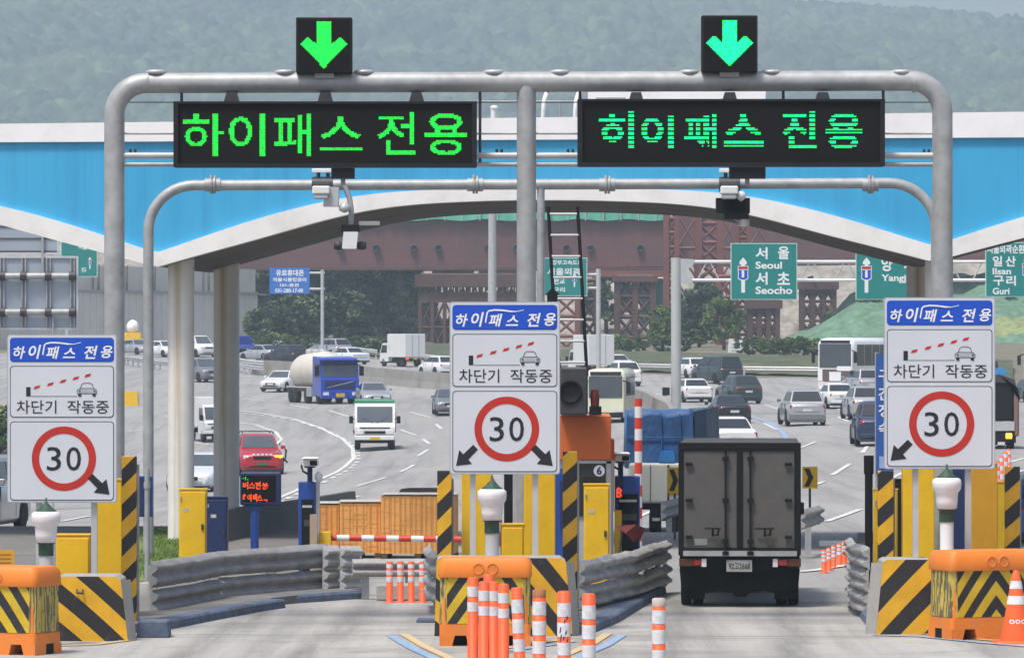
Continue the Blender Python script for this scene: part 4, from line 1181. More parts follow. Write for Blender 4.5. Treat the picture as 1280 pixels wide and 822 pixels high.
NB = [(591, 721, 96.0, 'leftmost of the bunched orange posts before the middle barrier'), (605, 726, 97.2, 'orange post second in the bunch before the middle barrier'), (617, 726.5, 96.4, 'orange post third in the bunch before the middle barrier'),
      (629.5, 729, 97.6, 'orange post at the right end of the bunch, touching its neighbours'), (611, 717, 94.5, 'orange post standing behind the bunch with only its cap showing'),
      (650, 733.5, 98.2, 'leaning orange post just right of the bunch'), (674, 736, 98.8, 'orange post with a brownish cap in the middle of the spaced row'),
      (705, 738, 99.4, 'orange post with black scuffs on its white bands'), (736, 741, 100.0, 'orange post at the right end of the spaced row'), (823.5, 747, 101.5, 'lone orange post with a grey cap in the truck lane')]
for i, (px, py, s, lb) in enumerate(NB):
    f = Fr(s, px); h = f.z(py)
    w = 6.8 if i < 5 else (7.2 if i == 5 else 8.4)
    o = delineator(px, py, s, h, w / s, lb, 'thick orange posts in front of the middle island',
                   tuple((1 - b / (h * s), 1 - a / (h * s)) for a, b in ((15, 32), (39.5, 57), (64.5, 80))) if i > 4 else tuple((1 - b / (h * s), 1 - a / (h * s)) for a, b in ((11.5, 24), (31, 42.5))), lean=R(-2.5) if i == 5 else 0)
    if i in (6, 9):
        MB().lathe([(w / s * 1.02, h - .10), (w / s * 1.02, h - .01), (w / s * .7, h + .002)], M('worn_cap', (.3, .13, .06), .8) if i == 6 else M('grey_cap', (.42, .38, .36), .8), 14).build('cap', o)
    if i == 7:
        q = MB()
        for k in range(9):
            a = -PI / 2 + random.uniform(-.8, .9); z = h - .55 + random.uniform(-.12, .2); rr_ = w / s * 1.045
            q.add([(rr_ * math.cos(a), rr_ * math.sin(a), z), (rr_ * math.cos(a + .25), rr_ * math.sin(a + .25), z + .02), (rr_ * math.cos(a + .3), rr_ * math.sin(a + .3), z + .06), (rr_ * math.cos(a + .1), rr_ * math.sin(a + .1), z + .05)], [(0, 1, 2, 3)], dark_metal)
        q.build('scuff_marks', o)
for i, (px, py) in enumerate(((1030, 716), (1036, 713), (1042, 710), (1049, 707), (1055, 704), (1061, 701))):
    g = G(px, py); s = F / g.y
    f = Fr(s, px)
    delineator(px, 0, s, .42, .045, f'delineator post number {i + 1} from the chevron sign in the row curving behind the rail' if i < 0 else ['nearest small delineator in the row right of the chevron sign', 'second small delineator in the row right of the chevron sign', 'third small delineator in the row right of the chevron sign', 'fourth small delineator in the row right of the chevron sign', 'fifth small delineator, next to the right rail end', 'last small delineator, half hidden by the right rail end'][i],
               'small delineator posts past the truck lane', ((.50, .62), (.68, .78), (.84, .93)))
f = Fr(62.5, 1045)
q = MB(); q.box(f.x(1025), f.x(1068), .1, .4, 0, .12, white_paint); o = q.build('white_kerb_stone', None, f.loc, bevel=.02); tag(o, 'low white kerb stone behind the row of small delineators', 'kerb stone')
for i, (px, py) in enumerate(((1247, 597), (1252, 590), (1257, 584), (1261, 579))):
    g = G(px, py + 12); s = F / g.y; f = Fr(s, px)
    o = delineator(px, 0, s, .75, .07, ['small striped post beside the far right lane, nearest of four', 'small striped post beside the far right lane, second of four', 'small striped post beside the far right lane, third of four', 'small striped post beside the far right lane, farthest of four'][i], 'far striped posts right of the speed board', ((.1, .3), (.45, .62), (.78, .93)))

def cone(px, s, h, rb, label, py1):
    f = Fr(s, px)
    t = thing('traffic_cone', label, 'traffic cone', f.loc, group='traffic cones at the right edge')
    r = lambda z: rb * .72 + (.045 - rb * .72) * z
    q = MB(); q.lathe([(r(0), .035)] + [(r(z), .035 + (h - .035) * z) for z in (.3, .6, .96)] + [(.03, h)], cone_orange, 24); q.build('body', t)
    for a, b in ((.52, .64), (.74, .85)): MB().lathe([(r(a) + .003, .035 + (h - .035) * a), (r(b) + .003, .035 + (h - .035) * b)], band_white, 24).build('reflective_band', t)
    MB().loft([rr_plan(rb, rb, .05, 0), rr_plan(rb, rb, .05, .03), rr_plan(rb - .04, rb - .04, .05, .04)], cone_orange).build('base', t)
    return t, f, r
t, f, r = cone(1270, 91, 1.0, .30, 'orange traffic cone with two white bands before the right orange barrier', 797)
q = MB()
def on_cone(poly, z0):
    q.add([(x, -(r((z0 + z) / 1.0) + .006) * math.sqrt(max(.0, 1 - (x / r((z0 + z))) ** 2)), z0 + z) for x, z in poly], [tuple(range(len(poly)))], white_reflective)
for k in range(3):
    cx = -.07 + k * .08
    ring = [(cx + .035 * math.cos(R(a)), .033 + .03 * math.sin(R(a))) for a in range(0, 360, 30)]; inr = [(cx + .02 * math.cos(R(a)), .033 + .016 * math.sin(R(a))) for a in range(0, 360, 30)]
    for i in range(12): on_cone([ring[i], ring[(i + 1) % 12], inr[(i + 1) % 12], inr[i]], .27)
q.build('emblem', t)
t, f, r = cone(1277, 82, .55, .2, 'smaller pale cone half hidden behind the striped post at the right edge', 0)
MB().lathe([(r(.35) + .006, .035 + .5 * .35), (.05, .54)], white_reflective, 20).build('white_sleeve', t)

# W-beam guard rails along the lanes
WP = [(0, 0), (.012, .0), (.03, .035), (.085, .065), (.095, .10), (.075, .135), (.03, .165), (.02, .185), (.03, .205), (.075, .235), (.095, .27), (.085, .305), (.03, .335), (.012, .37), (0, .37)]
def guard_rail(name, label, pts, s_list, zlist, posts, side, group=None, dent=.012, h=.37, mat_=rail_steel, flare=0.0, end_cap=True):
    """pts: pixel columns; s_list: scale at each; beams at heights zlist, facing `side` (+1: outward is to the right of travel along pts)"""
    P = [Vector(((px - 640) / s, F / s, 0)) for px, s in zip(pts, s_list)]
    base = P[0]; t = thing(name, label, 'guard rail', base, group=group)
    r = random.Random(len(pts) + int(pts[0]))
    def nrm(i):
        d = (P[min(i + 1, len(P) - 1)] - P[max(i - 1, 0)]).normalized()
        return Vector((d.y, -d.x, 0)) * side
    for z in zlist:
        q = MB(); secs = []; dist = 0.0; ph = r.uniform(0, 9)
        wob = lambda u, a: math.sin(u * 2.3 * a + ph) * .6 + math.sin(u * 5.1 * a + ph * 2.1) * .35 + math.sin(u * 9.7 * a + ph * 3.7) * .2
        for i in range(len(P) - 1):
            ln = (P[i + 1] - P[i]).length
            n_ = max(3, int(ln / .12))
            for k in range(n_ + (1 if i == len(P) - 2 else 0)):
                u = k / n_; p = P[i].lerp(P[i + 1], u); nn = nrm(i).lerp(nrm(i + 1), u).normalized(); g_ = dist + ln * u
                dz = dent * 1.3 * wob(g_, .8); dd = dent * 2.0 * wob(g_ + 5, 1.0)
                secs.append([tuple(p - base + nn * (d * (1.15 + 12 * dent * wob(g_ + 2 + zz * 8, 1.3)) + dd * .8) + Vector((0, 0, zt(p.y) + z + zz * h / .37 + dz + dent * .5 * wob(g_ * 1.5 + zz * 20, 1.0)))) for d, zz in WP])
            dist += ln
        q.loft(secs, mat_, True, caps=end_cap); q.build('beam', t)
    for i in posts:
        j = min(int(i), len(P) - 2); p = P[j].lerp(P[j + 1], i - j) - base - nrm(j) * .07
        MB().box(p.x - .06, p.x + .06, p.y - .05, p.y + .05, zt(p.y + base.y), zt(p.y + base.y) + max(zlist) + h * .8, galv).build('post', t)
    return t
guard_rail('guard_rail', 'dented double guard rail nearest the left striped post', (188, 272), (83.8, 79.9), (.02, .45), (.1, .9), 1, h=.40, dent=.007, mat_=rail_dark)
guard_rail('guard_rail', 'bent double guard rail running behind the blue kerb to the camera column', (271, 318, 345, 408), (79.7, 78.6, 78.0, 76.8), (.03, .45), (.1, 1.6, 2.0, 2.9), 1, h=.39, dent=.008, mat_=rail_dark)
guard_rail('guard_rail_end', 'short double rail end piece right of the blue camera column', (403, 421), (77.2, 76.8), (.06, .44), (.5,), 1, dent=.012, mat_=rail_light)
guard_rail('guard_rail_end', 'short crumpled double rail end piece beside the white pillar', (425, 449), (77.2, 76.9), (.06, .44), (.5,), 1, dent=.014, mat_=rail_light)
guard_rail('guard_rail', 'single guard rail crossing the closed left lane behind the four thin posts', (440, 500, 560), (78.2, 78.0, 78.0), (.36,), (.3, 1.2, 1.9), 1, dent=.006, h=.29)
guard_rail('guard_rail_end', 'rounded double rail end left of the middle island striped post', (537, 541, 552), (80, 82.5, 83), (.18, .60), (1,), 1, dent=.01)
guard_rail('guard_rail', 'crumpled double guard rail on the right side of the middle island', (722, 748, 790, 832), (84, 82.5, 80, 76), (.12, .50), (.2, 1.5, 2.6), 1, dent=.011, mat_=rail_light)
guard_rail('guard_rail_end', 'twisted double rail end at the left side of the right island', (1087, 1071, 1064), (84, 82.5, 80), (.06, .40, .74), (1,), -1, dent=.014, h=.33, mat_=rail_light)
guard_rail('guard_rail', 'single guard rail beyond the truck below the chevron sign', (1000, 1024), (66, 64), (.55,), (.6,), 1, dent=.004)
guard_rail('guard_rail', 'pale guard rail beyond the truck lane on the left of the truck', (826, 850), (62, 60), (.5,), (.6,), 1, dent=.004)
f = Fr(77, 437)
q = MB(); q.box(f.x(424), f.x(435), .05, .12, .1, f.z(690), white_paint); o = q.build('white_marker_board', None, f.loc, bevel=.02); tag(o, 'narrow white board wedged between the two short rail ends', 'board')
# black post, pole, banner on the right
f = Fr(80, 1086)
t = thing('rubber_post', 'thick black post with a wider sleeve left of the right island', 'post', f.loc)
MB().tube([(0, 0, 0), (0, 0, f.z(592))], .062, black_metal, 14).build('shaft', t); MB().tube([(0, 0, f.z(592)), (0, 0, f.z(569))], .078, black_metal, 14).build('sleeve', t)
f = Fr(72, 1102)
t = thing('banner', 'tall blue banner with white Korean characters at the left edge of the right speed board', 'banner', f.loc)
MB().box(f.x(1095), f.x(1117), 0, .03, f.z(592), f.z(442), M('banner_blue', (.03, .10, .36), .6)).build('cloth', t)
q = MB()
for c, y0, y1 in (('구', 462, 478), ('간', 484, 500), ('정', 505, 521), ('속', 527, 543)): q.text(c, f.x(1098), f.x(1113), f.z(y1), f.z(y0), -.006, white_reflective, .02)
q.box(f.x(1099), f.x(1106), -.008, -.004, f.z(585), f.z(570), M('banner_pale', (.3, .4, .6), .6)); q.build('lettering', t)
MB().tube([(f.x(1096), .06, 0), (f.x(1096), .06, f.z(440))], .03, galv, 8).build('pole', t)
f = Fr(70, 798)
t = thing('marker_pole', 'upright red and white banded pole in front of the blue tarpaulin', 'pole', f.loc)
MB().tube([(0, 0, 0), (0, 0, f.z(498))], .068, red_white('pole_bands', 2, 28 / 70, .1), 14).build('shaft', t)
MB().lathe([(.16, 0), (.16, .06), (.08, .1)], concrete, 14).build('base', t)
f = Fr(76, 788)
t = thing('folded_flag', 'dark red cloth flag drooping over the rail beside the booth', 'flag', f.loc)
q = MB(); q.add([(f.x(768), 0, f.z(657)), (f.x(782), -.06, f.z(666)), (f.x(792), .0, f.z(678)), (f.x(800), .03, f.z(674)), (f.x(807), 0, f.z(660)), (f.x(795), -.06, f.z(655)), (f.x(780), .02, f.z(656))], [(0, 1, 6), (1, 2, 5, 6), (2, 3, 4, 5)], M('dark_red_cloth', (.13, .02, .02), .8)); q.add([(x, y + .012, z) for x, y, z in q.v[:7]], [(6, 1, 0), (6, 5, 2, 1), (5, 4, 3, 2)], M('dark_red_cloth', (.13, .02, .02), .8)); q.build('cloth', t)
MB().tube([(f.x(770), .02, 0), (f.x(778), .02, f.z(655))], .02, dark_metal, 6).build('stick', t)
f = Fr(82, 619)
t = thing('tilted_flag', 'small red and white flag hanging under the two-arrow speed board', 'flag', f.loc)
MB().box(f.x(614), f.x(627), .03, .04, f.z(612), f.z(592), white_paint).build('white_cloth', t)
MB().tube([(f.x(611), 0, f.z(588)), (f.x(626), 0, f.z(618)), (f.x(628), 0, 0)], .016, sign_red, 6).build('stick', t)

# kerbs (painted blue) and the raised islands
def kerb(name, label, pts, s_list, w, h, m=kerb_blue, side=1):
    P = [Vector(((px - 640) / s, F / s, 0)) for px, s in zip(pts, s_list)]; base = P[0]
    secs = []; r = random.Random(5)
    for i in range(len(P) - 1):
        n_ = max(2, int((P[i + 1] - P[i]).length / .4))
        for k in range(n_ + (1 if i == len(P) - 2 else 0)):
            p = P[i].lerp(P[i + 1], k / n_); d = (P[i + 1] - P[i]).normalized(); nn = Vector((d.y, -d.x, 0)) * side
            j = r.uniform(-.008, .008)
            secs.append([tuple(p - base + nn * a + Vector((0, 0, z))) for a, z in ((-w, 0), (-w, h + j), (-.03, h + j), (0, h - .03), (.012, 0))])
    q = MB(); q.loft(secs, m, False)
    o = q.build(name, None, base); o['kind'] = 'structure'
    return o
kerb('kerb', '', (212, 262, 330, 356), (87, 84.6, 81.5, 80.6), .3, .14)
kerb('kerb', '', (355, 458), (79.5, 77.8), .3, .13)
kerb('kerb', '', (742, 772, 806, 832), (88, 85, 80, 76), .3, .14)
kerb('kerb', '', (1091, 1076, 1062), (88, 83.5, 78), .25, .14, side=-1)
def pad(px, s, w, d, h, label):
    f = Fr(s, px); q = MB(); q.box(-w / 2, w / 2, 0, d, 0, h, kerb_blue, .02, .02); o = q.build('kerb_block', None, f.loc, bevel=.02); tag(o, label, 'kerb block')
pad(191, 89.5, .46, .5, .24, 'chipped blue painted kerb block right of the left striped block')
pad(533, 85, .32, .4, .06, 'flat blue painted kerb piece left of the middle island')
# the island slabs
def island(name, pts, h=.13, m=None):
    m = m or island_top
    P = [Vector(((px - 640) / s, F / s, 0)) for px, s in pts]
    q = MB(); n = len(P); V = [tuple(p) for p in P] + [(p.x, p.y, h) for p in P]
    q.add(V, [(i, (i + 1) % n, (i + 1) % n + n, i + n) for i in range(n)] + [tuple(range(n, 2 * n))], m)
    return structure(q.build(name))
island_top = M('dirty_shaded_island_top', (.17, .165, .155), .95, 0, .25, 2, dirt=(.09, .085, .08), dirt_amt=.7, dirt_scale=1)  # dirt plus the shade behind the rails, both put into the dark colour
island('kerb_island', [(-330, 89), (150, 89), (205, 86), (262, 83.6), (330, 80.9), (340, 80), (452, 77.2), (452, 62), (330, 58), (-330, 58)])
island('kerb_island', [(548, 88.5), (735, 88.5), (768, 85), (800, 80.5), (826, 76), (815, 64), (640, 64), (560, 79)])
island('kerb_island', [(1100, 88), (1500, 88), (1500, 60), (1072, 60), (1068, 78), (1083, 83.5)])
gm = MB(); rg = random.Random(9)
for k in range(2600):
    px = rg.choice([rg.uniform(165, 236), rg.uniform(180, 226)]); s = rg.uniform(59, 74)
    x = (px - 640) / s; y = F / s; a = rg.uniform(0, PI); h = rg.uniform(.03, .10); w = .025
    gm.add([(x - w * math.cos(a), y - w * math.sin(a), .13), (x + w * math.cos(a), y + w * math.sin(a), .13), (x + rg.uniform(-.06, .06), y, .13 + h)], [(0, 1, 2)], grass_mat)
gm.add([((px - 640) / s, F / s, .137) for px, s in ((168, 75), (226, 74.5), (250, 59), (175, 59))], [(0, 1, 2, 3)], grass_mat)
o = gm.build('grass'); o['kind'] = 'stuff'
# rough concrete step behind the four thin posts
f = Fr(78.6, 512)
q = MB(); q.box(f.x(470), f.x(556), .08, .6, 0, .27, concrete, .0, .02); o = q.build('concrete_step', None, f.loc, bevel=.03); tag(o, 'low rough concrete step behind the four thin orange posts', 'concrete step')

# ================================================================ toll booth on the middle island
booth_orange = M('booth_orange', (.60, .135, .025), .5, 0, .06, 1)
f = Fr(74, 732)
t = thing('toll_booth', 'orange topped toll booth with a dark window and a round number plate', 'toll booth', f.loc)
MB().box(f.x(696), f.x(764), 0, 1.9, f.z(575), f.z(519), booth_orange).build('fascia', t, bevel=.015)
MB().box(f.x(764.2), f.x(768.5), .3, 1.9, f.z(640), f.z(550), booth_orange).build('side_panel', t)
MB().box(f.x(700), f.x(767), .06, 1.8, 0, f.z(575.2), galv_pale).build('body', t)
q = MB(); q.box(f.x(705), f.x(757), .03, .055, f.z(645), f.z(579), glass_dark); q.build('window', t)
q = MB(); q.box(f.x(758), f.x(764), .0, .058, 0, f.z(576), galv); q.box(f.x(704), f.x(764), .0, .058, f.z(579), f.z(575.3), galv); q.build('window_frame', t)
q = MB(); q.disc(f.x(749), f.z(588), 7 / 74, .022, white_reflective, 28); q.text('6', f.x(745.8), f.x(752.2), f.z(593), f.z(583), .016, navy_paint, .03); q.build('number_plate', t)
MB().box(f.x(694), f.x(704), -.1, .02, 0, f.z(585), blue_paint).build('corner_guard', t)
MB().box(f.x(700), f.x(706), -.14, -.102, f.z(660), f.z(600), navy_paint).build('corner_panel', t)
f = Fr(74.4, 718)
t = thing('lane_fan', 'black box with a round grille standing on top of the orange booth', 'equipment box', (f.X, f.Y, f.z(519) + .003))
zb = f.z(519)
MB().box(f.x(700), f.x(735), .1, .6, 0, f.z(459) - zb, dark_metal).build('case', t, bevel=.03)
q = MB(); c = MB(); c.lathe([(.2, 0), (.2, .03), (.17, .035), (.15, .01), (.05, .012), (.0, .014)], black_metal, 24); q.add([(x + f.x(713), .1 - z, y + f.z(490) - zb) for x, y, z in c.v], c.f, black_metal, True); q.build('grille', t)
q = MB(); q.box(f.x(737), f.x(752), .1, .4, 0, f.z(508) - zb, black_metal); q.lathe([(.07, f.z(508) - zb), (.08, f.z(495) - zb), (.06, f.z(487) - zb)], M('dark_red_lens', (.12, .015, .015), .2), 14, cx=f.x(744), cy=.25); q.build('beacon', t)
f = Fr(68, 710)
t = thing('ladder', 'tall dark metal ladder leaning from the booth roof up to the canopy', 'ladder', f.loc)
a0, a1, b0, b1 = f.p(685.5, 258, .2), f.p(700, 470, -.2), f.p(722, 258, .2), f.p(733.5, 470, -.2)
q = MB(); q.tube([a0, f.p(690, 345, .05), a1], .032, black_metal, 6); q.build('stile', t)
q = MB(); q.tube([b0, f.p(727, 345, .05), b1], .032, black_metal, 6); q.build('stile', t)
for i in range(8):
    u = (i + .35) / 8.0
    A = Vector(a0).lerp(Vector(a1), u); B = Vector(b0).lerp(Vector(b1), u)
    MB().tube([A, B], .026, galv_pale, 6).build('rung', t)
f = Fr(73, 690)
q = MB(); q.prism([(f.x(684), f.z(378)), (f.x(697), f.z(378)), (f.x(697), f.z(368)), (f.x(700), f.z(368)), (f.x(690.5), f.z(359)), (f.x(682), f.z(368)), (f.x(684), f.z(368))], 0, .25, black_metal)
o = q.build('arrow_plate', None, f.loc); tag(o, 'small black arrow shaped plate just above the two-arrow speed board', 'plate')
MB().tube([(f.x(690), .3, 0), (f.x(690), .3, f.z(362))], .03, dark_metal, 6).build('post', o)
# ================================================================ vehicles (local frame: front towards -Y, ground at z = 0)
def paint(name, col, metal=.0): return M('car_paint_' + name, col, .3, metal, .04, 1, coat=.5)
PW, PS, PK = paint('white', (.70, .70, .70)), paint('silver', (.42, .43, .45), .4), paint('black', (.018, .019, .022))
PR, PD, PG, PB = paint('red', (.42, .015, .03)), paint('dark_green_grey', (.03, .045, .045)), paint('grey', (.20, .21, .22), .3), paint('blue', (.012, .045, .36))
PC, PL, PN = paint('cream', (.84, .82, .73)), paint('lime_cream', (.70, .71, .52)), paint('navy', (.02, .035, .09))
PBLUEW = paint('ice_white', (.62, .66, .70))
def wheel(parent, x, y, r, w, rim=galv_pale):
    q = MB()
    prof = [(r * .62, -w / 2), (r * .93, -w / 2), (r, -w / 2 + .03), (r, w / 2 - .03), (r * .93, w / 2), (r * .62, w / 2)]
    c = MB(); c.lathe(prof, tyre_rubber, 18); q.add([(z, px, py) for px, py, z in c.v], c.f, tyre_rubber, True)
    o = q.build('wheel', parent); o.location = (x, y, r)
    c = MB(); c.lathe([(r * .64, -w / 2 + .02), (r * .3, -w / 2 + .05), (.0, -w / 2 + .045)], rim, 14); c.lathe([(r * .64, w / 2 - .02), (r * .3, w / 2 - .05), (.0, w / 2 - .045)], rim, 14)
    d = MB(); d.add([(z, px, py) for px, py, z in c.v], c.f, rim, True); d.build('rim', o)
    return o
def inset(q, kx=.88, kz=.82, off=.008, sh=0.0):
    """shrink a quad (bottom-left, bottom-right, top-right, top-left) about its centre and lift it off the surface"""
    q = [Vector(p) for p in q]; n_ = (q[1] - q[0]).cross(q[3] - q[0]).normalized()
    def bl(u, v):
        return q[0].lerp(q[1], u).lerp(q[3].lerp(q[2], u), v) + n_ * off
    a, b = (1 - kx) / 2, (1 - kz) / 2
    return [tuple(bl(a, b + sh)), tuple(bl(1 - a, b + sh)), tuple(bl(1 - a, 1 - b)), tuple(bl(a, 1 - b))]
KIND = {
    #        L    W     hood cowl  roof trunk  ws base, roof front, roof rear, rear base, wheel r
    'sedan': (4.7, 1.80, .74, .95, 1.44, 1.00, -.95, -.20, .85, 1.62, .31),
    'hatch': (4.2, 1.74, .82, .98, 1.50, .98, -1.05, -.25, 1.35, 1.95, .30),
    'suv': (4.5, 1.86, .96, 1.12, 1.72, 1.10, -.85, -.10, 1.55, 2.12, .36),
    'van': (5.0, 1.92, 1.05, 1.18, 1.96, 1.15, -1.65, -.75, 2.20, 2.42, .34),
    'mpv': (4.7, 1.84, .95, 1.12, 1.74, 1.08, -1.30, -.35, 1.70, 2.20, .33),
}
def car(name, label, cat, loc, rz, kind, col, group='vehicles on the highway', lit=False, plate=None, lower=None, rack=False, pitch=0.0):
    L, W, hood, cowl, roof, trunk, yw, yr0, yr1, yb, wr = KIND[kind]
    t = thing(name, label, cat, loc, rz, group)
    h = L / 2; w = W / 2
    lower = lower or col
    def sec(y, zb, ztop, hw, r=.9):
        m_ = zb + (ztop - zb) * .55
        return [(-hw * r, y, zb), (-hw, y, zb + .10), (-hw * 1.0, y, m_), (-hw * .965, y, ztop - .07), (-hw * .84, y, ztop), (hw * .84, y, ztop), (hw * .965, y, ztop - .07), (hw, y, m_), (hw, y, zb + .10), (hw * r, y, zb)]
    st = [(-h, .36, hood - .14, w * .74), (-h + .10, .24, hood - .05, w * .90), (-h + .45, .20, hood + .02, w * .97), (yw - .25, .20, cowl - .04, w), (yw + .3, .20, cowl, w), (0, .20, cowl + .02, w), (yb - .5, .20, trunk - .02, w),
          (min(yb, h - .22), .22, trunk, w * .98), (h - .10, .26, trunk - .05, w * .93), (h, .42, trunk - .16, w * .84)]
    q = MB(); q.loft([sec(*a) for a in st], col, True)
    q.build('body', t)
    # cabin
    bw, rw = w * .90, w * .70; zb = cowl - .05
    B = [(-bw, yw, zb), (bw, yw, zb), (bw, yb, zb), (-bw, yb, zb)]
    T = [(-rw, yr0, roof - .05), (rw, yr0, roof - .05), (rw * .98, yr1, roof - .06), (-rw * .98, yr1, roof - .06)]
    q = MB(); q.add(B + T, [(0, 1, 5, 4), (1, 2, 6, 5), (2, 3, 7, 6), (3, 0, 4, 7)], col, False)
    crown = [(-rw * .8, yr0 + .18, roof), (rw * .8, yr0 + .18, roof), (rw * .78, yr1 - .15, roof), (-rw * .78, yr1 - .15, roof)]
    q.add(T + crown, [(0, 1, 5, 4), (1, 2, 6, 5), (2, 3, 7, 6), (3, 0, 4, 7), (4, 5, 6, 7)], col, True)
    q.build('cabin', t, bevel=.03, seg=2)
    g = MB(); g.face(inset([B[0], B[1], T[1], T[0]], .90, .86, .02, .06), glass_screen); g.build('windscreen', t)
    g = MB(); g.face(inset([B[2], B[3], T[3], T[2]], .90, .84, .02, .08), glass_dark); g.build('rear_window', t)
    for sg in (-1, 1):
        g = MB()
        a, b, c, d = ((B[3], B[0], T[0], T[3]) if sg < 0 else (B[1], B[2], T[2], T[1]))
        qd = [Vector(v) for v in inset([a, b, c, d], .90, .74, .02, .06)]
        for u0, u1 in ((0, .46), (.49, 1)):
            g.face([tuple(qd[0].lerp(qd[1], u0)), tuple(qd[0].lerp(qd[1], u1)), tuple(qd[3].lerp(qd[2], u1)), tuple(qd[3].lerp(qd[2], u0))], glass_dark)
        g.build('side_window', t)
        MB().box(sg * (w + .01), sg * (w + .19), yw + .22, yw + .34, cowl - .02, cowl + .13, col if kind != 'suv' or not lower else lower).build('mirror', t, bevel=.02)
        x0, x1 = sg * w * .45, sg * w * .86
        hz_ = hood - .16
        q = MB(); q.box(min(x0, x1), max(x0, x1), -h + .03, -h + .30, hz_ - .08, hz_ + .07, lamp_clear); q.build('headlight', t, bevel=.02)
        tz = trunk - .22 if kind == 'sedan' else trunk - .20
        q = MB(); q.box(min(sg * w * .52, sg * w * .90), max(sg * w * .52, sg * w * .90), h - .30, h - .015, tz - .09, tz + .08, red_lit if lit else lamp_red); q.build('tail_light', t, bevel=.02)
    q = MB(); q.box(-w * .40, w * .40, -h - .012, -h + .15, hood - .27, hood - .13, black_metal); q.box(-w * .6, w * .6, -h + .0, -h + .15, .34, .44, black_metal); q.build('grille', t)
    pl = plate or plate_white
    q = MB(); q.box(-.22, .22, -h - .02, -h, .46, .57, pl); q.build('number_plate', t)
    q = MB(); q.box(-.22, .22, h - .05, h + .012, trunk - .42, trunk - .30, pl); q.build('number_plate', t)
    q = MB(); q.box(-w * .86, w * .86, -h + .06, h - .02, .17, .30, lower if lower is not col else dark_metal); q.box(-w * .84, w * .84, h - .12, h + .02, .32, .48, lower); q.build('bumper_skirt', t, bevel=.02)
    for sx in (-1, 1):
        for yy_ in (-h + .85, h - .92):
            wheel(t, sx * (w - .09), yy_, wr, .2)
            c = MB(); c.lathe([(wr * 1.22, -.02), (wr * 1.22, .02)], black_metal, 18); a_ = MB(); a_.add([(z + sx * (w - .012), px_, py_ + wr + .01) for px_, py_, z in c.v], c.f, black_metal, False); a_.v = [(x, y, max(z, .2)) for x, y, z in a_.v]
            a_.v = [(x, y + yy_, z) for x, y, z in a_.v]; a_.build('wheel_arch', t)
        for ys_ in (yw + .62, (yw + yb) / 2 + .25): MB().box(min(sx * (w + .001), sx * (w - .03)), max(sx * (w + .004), sx * (w - .03)), ys_, ys_ + .02, .34, cowl - .06, black_metal).build('door_seam', t)
    if lower is not col: MB().box(-w * .93, w * .93, h - .2, h + .018, .28, .56, lower).build('rear_bumper', t, bevel=.02)
    MB().box(-w * .62, w * .62, h - .06, h + .006, trunk - .45, trunk - .435, black_metal).build('boot_seam', t)
    if rack:
        q = MB()
        for sg in (-1, 1): q.tube([(sg * rw, yr0 + .1, roof + .01), (sg * rw, yr0 + .2, roof + .10), (sg * rw, yr1 - .2, roof + .10), (sg * rw, yr1 - .1, roof + .0)], .025, dark_metal, 6)
        for k in range(3): q.tube([(-rw, yr0 + .35 + k * .6, roof + .10), (rw, yr0 + .35 + k * .6, roof + .10)], .02, dark_metal, 6)
        q.build('roof_rack', t)
    return t
def at(px, py): return G(px, py)
H = lambda deg: R(deg)
RV = 180       # seen from behind
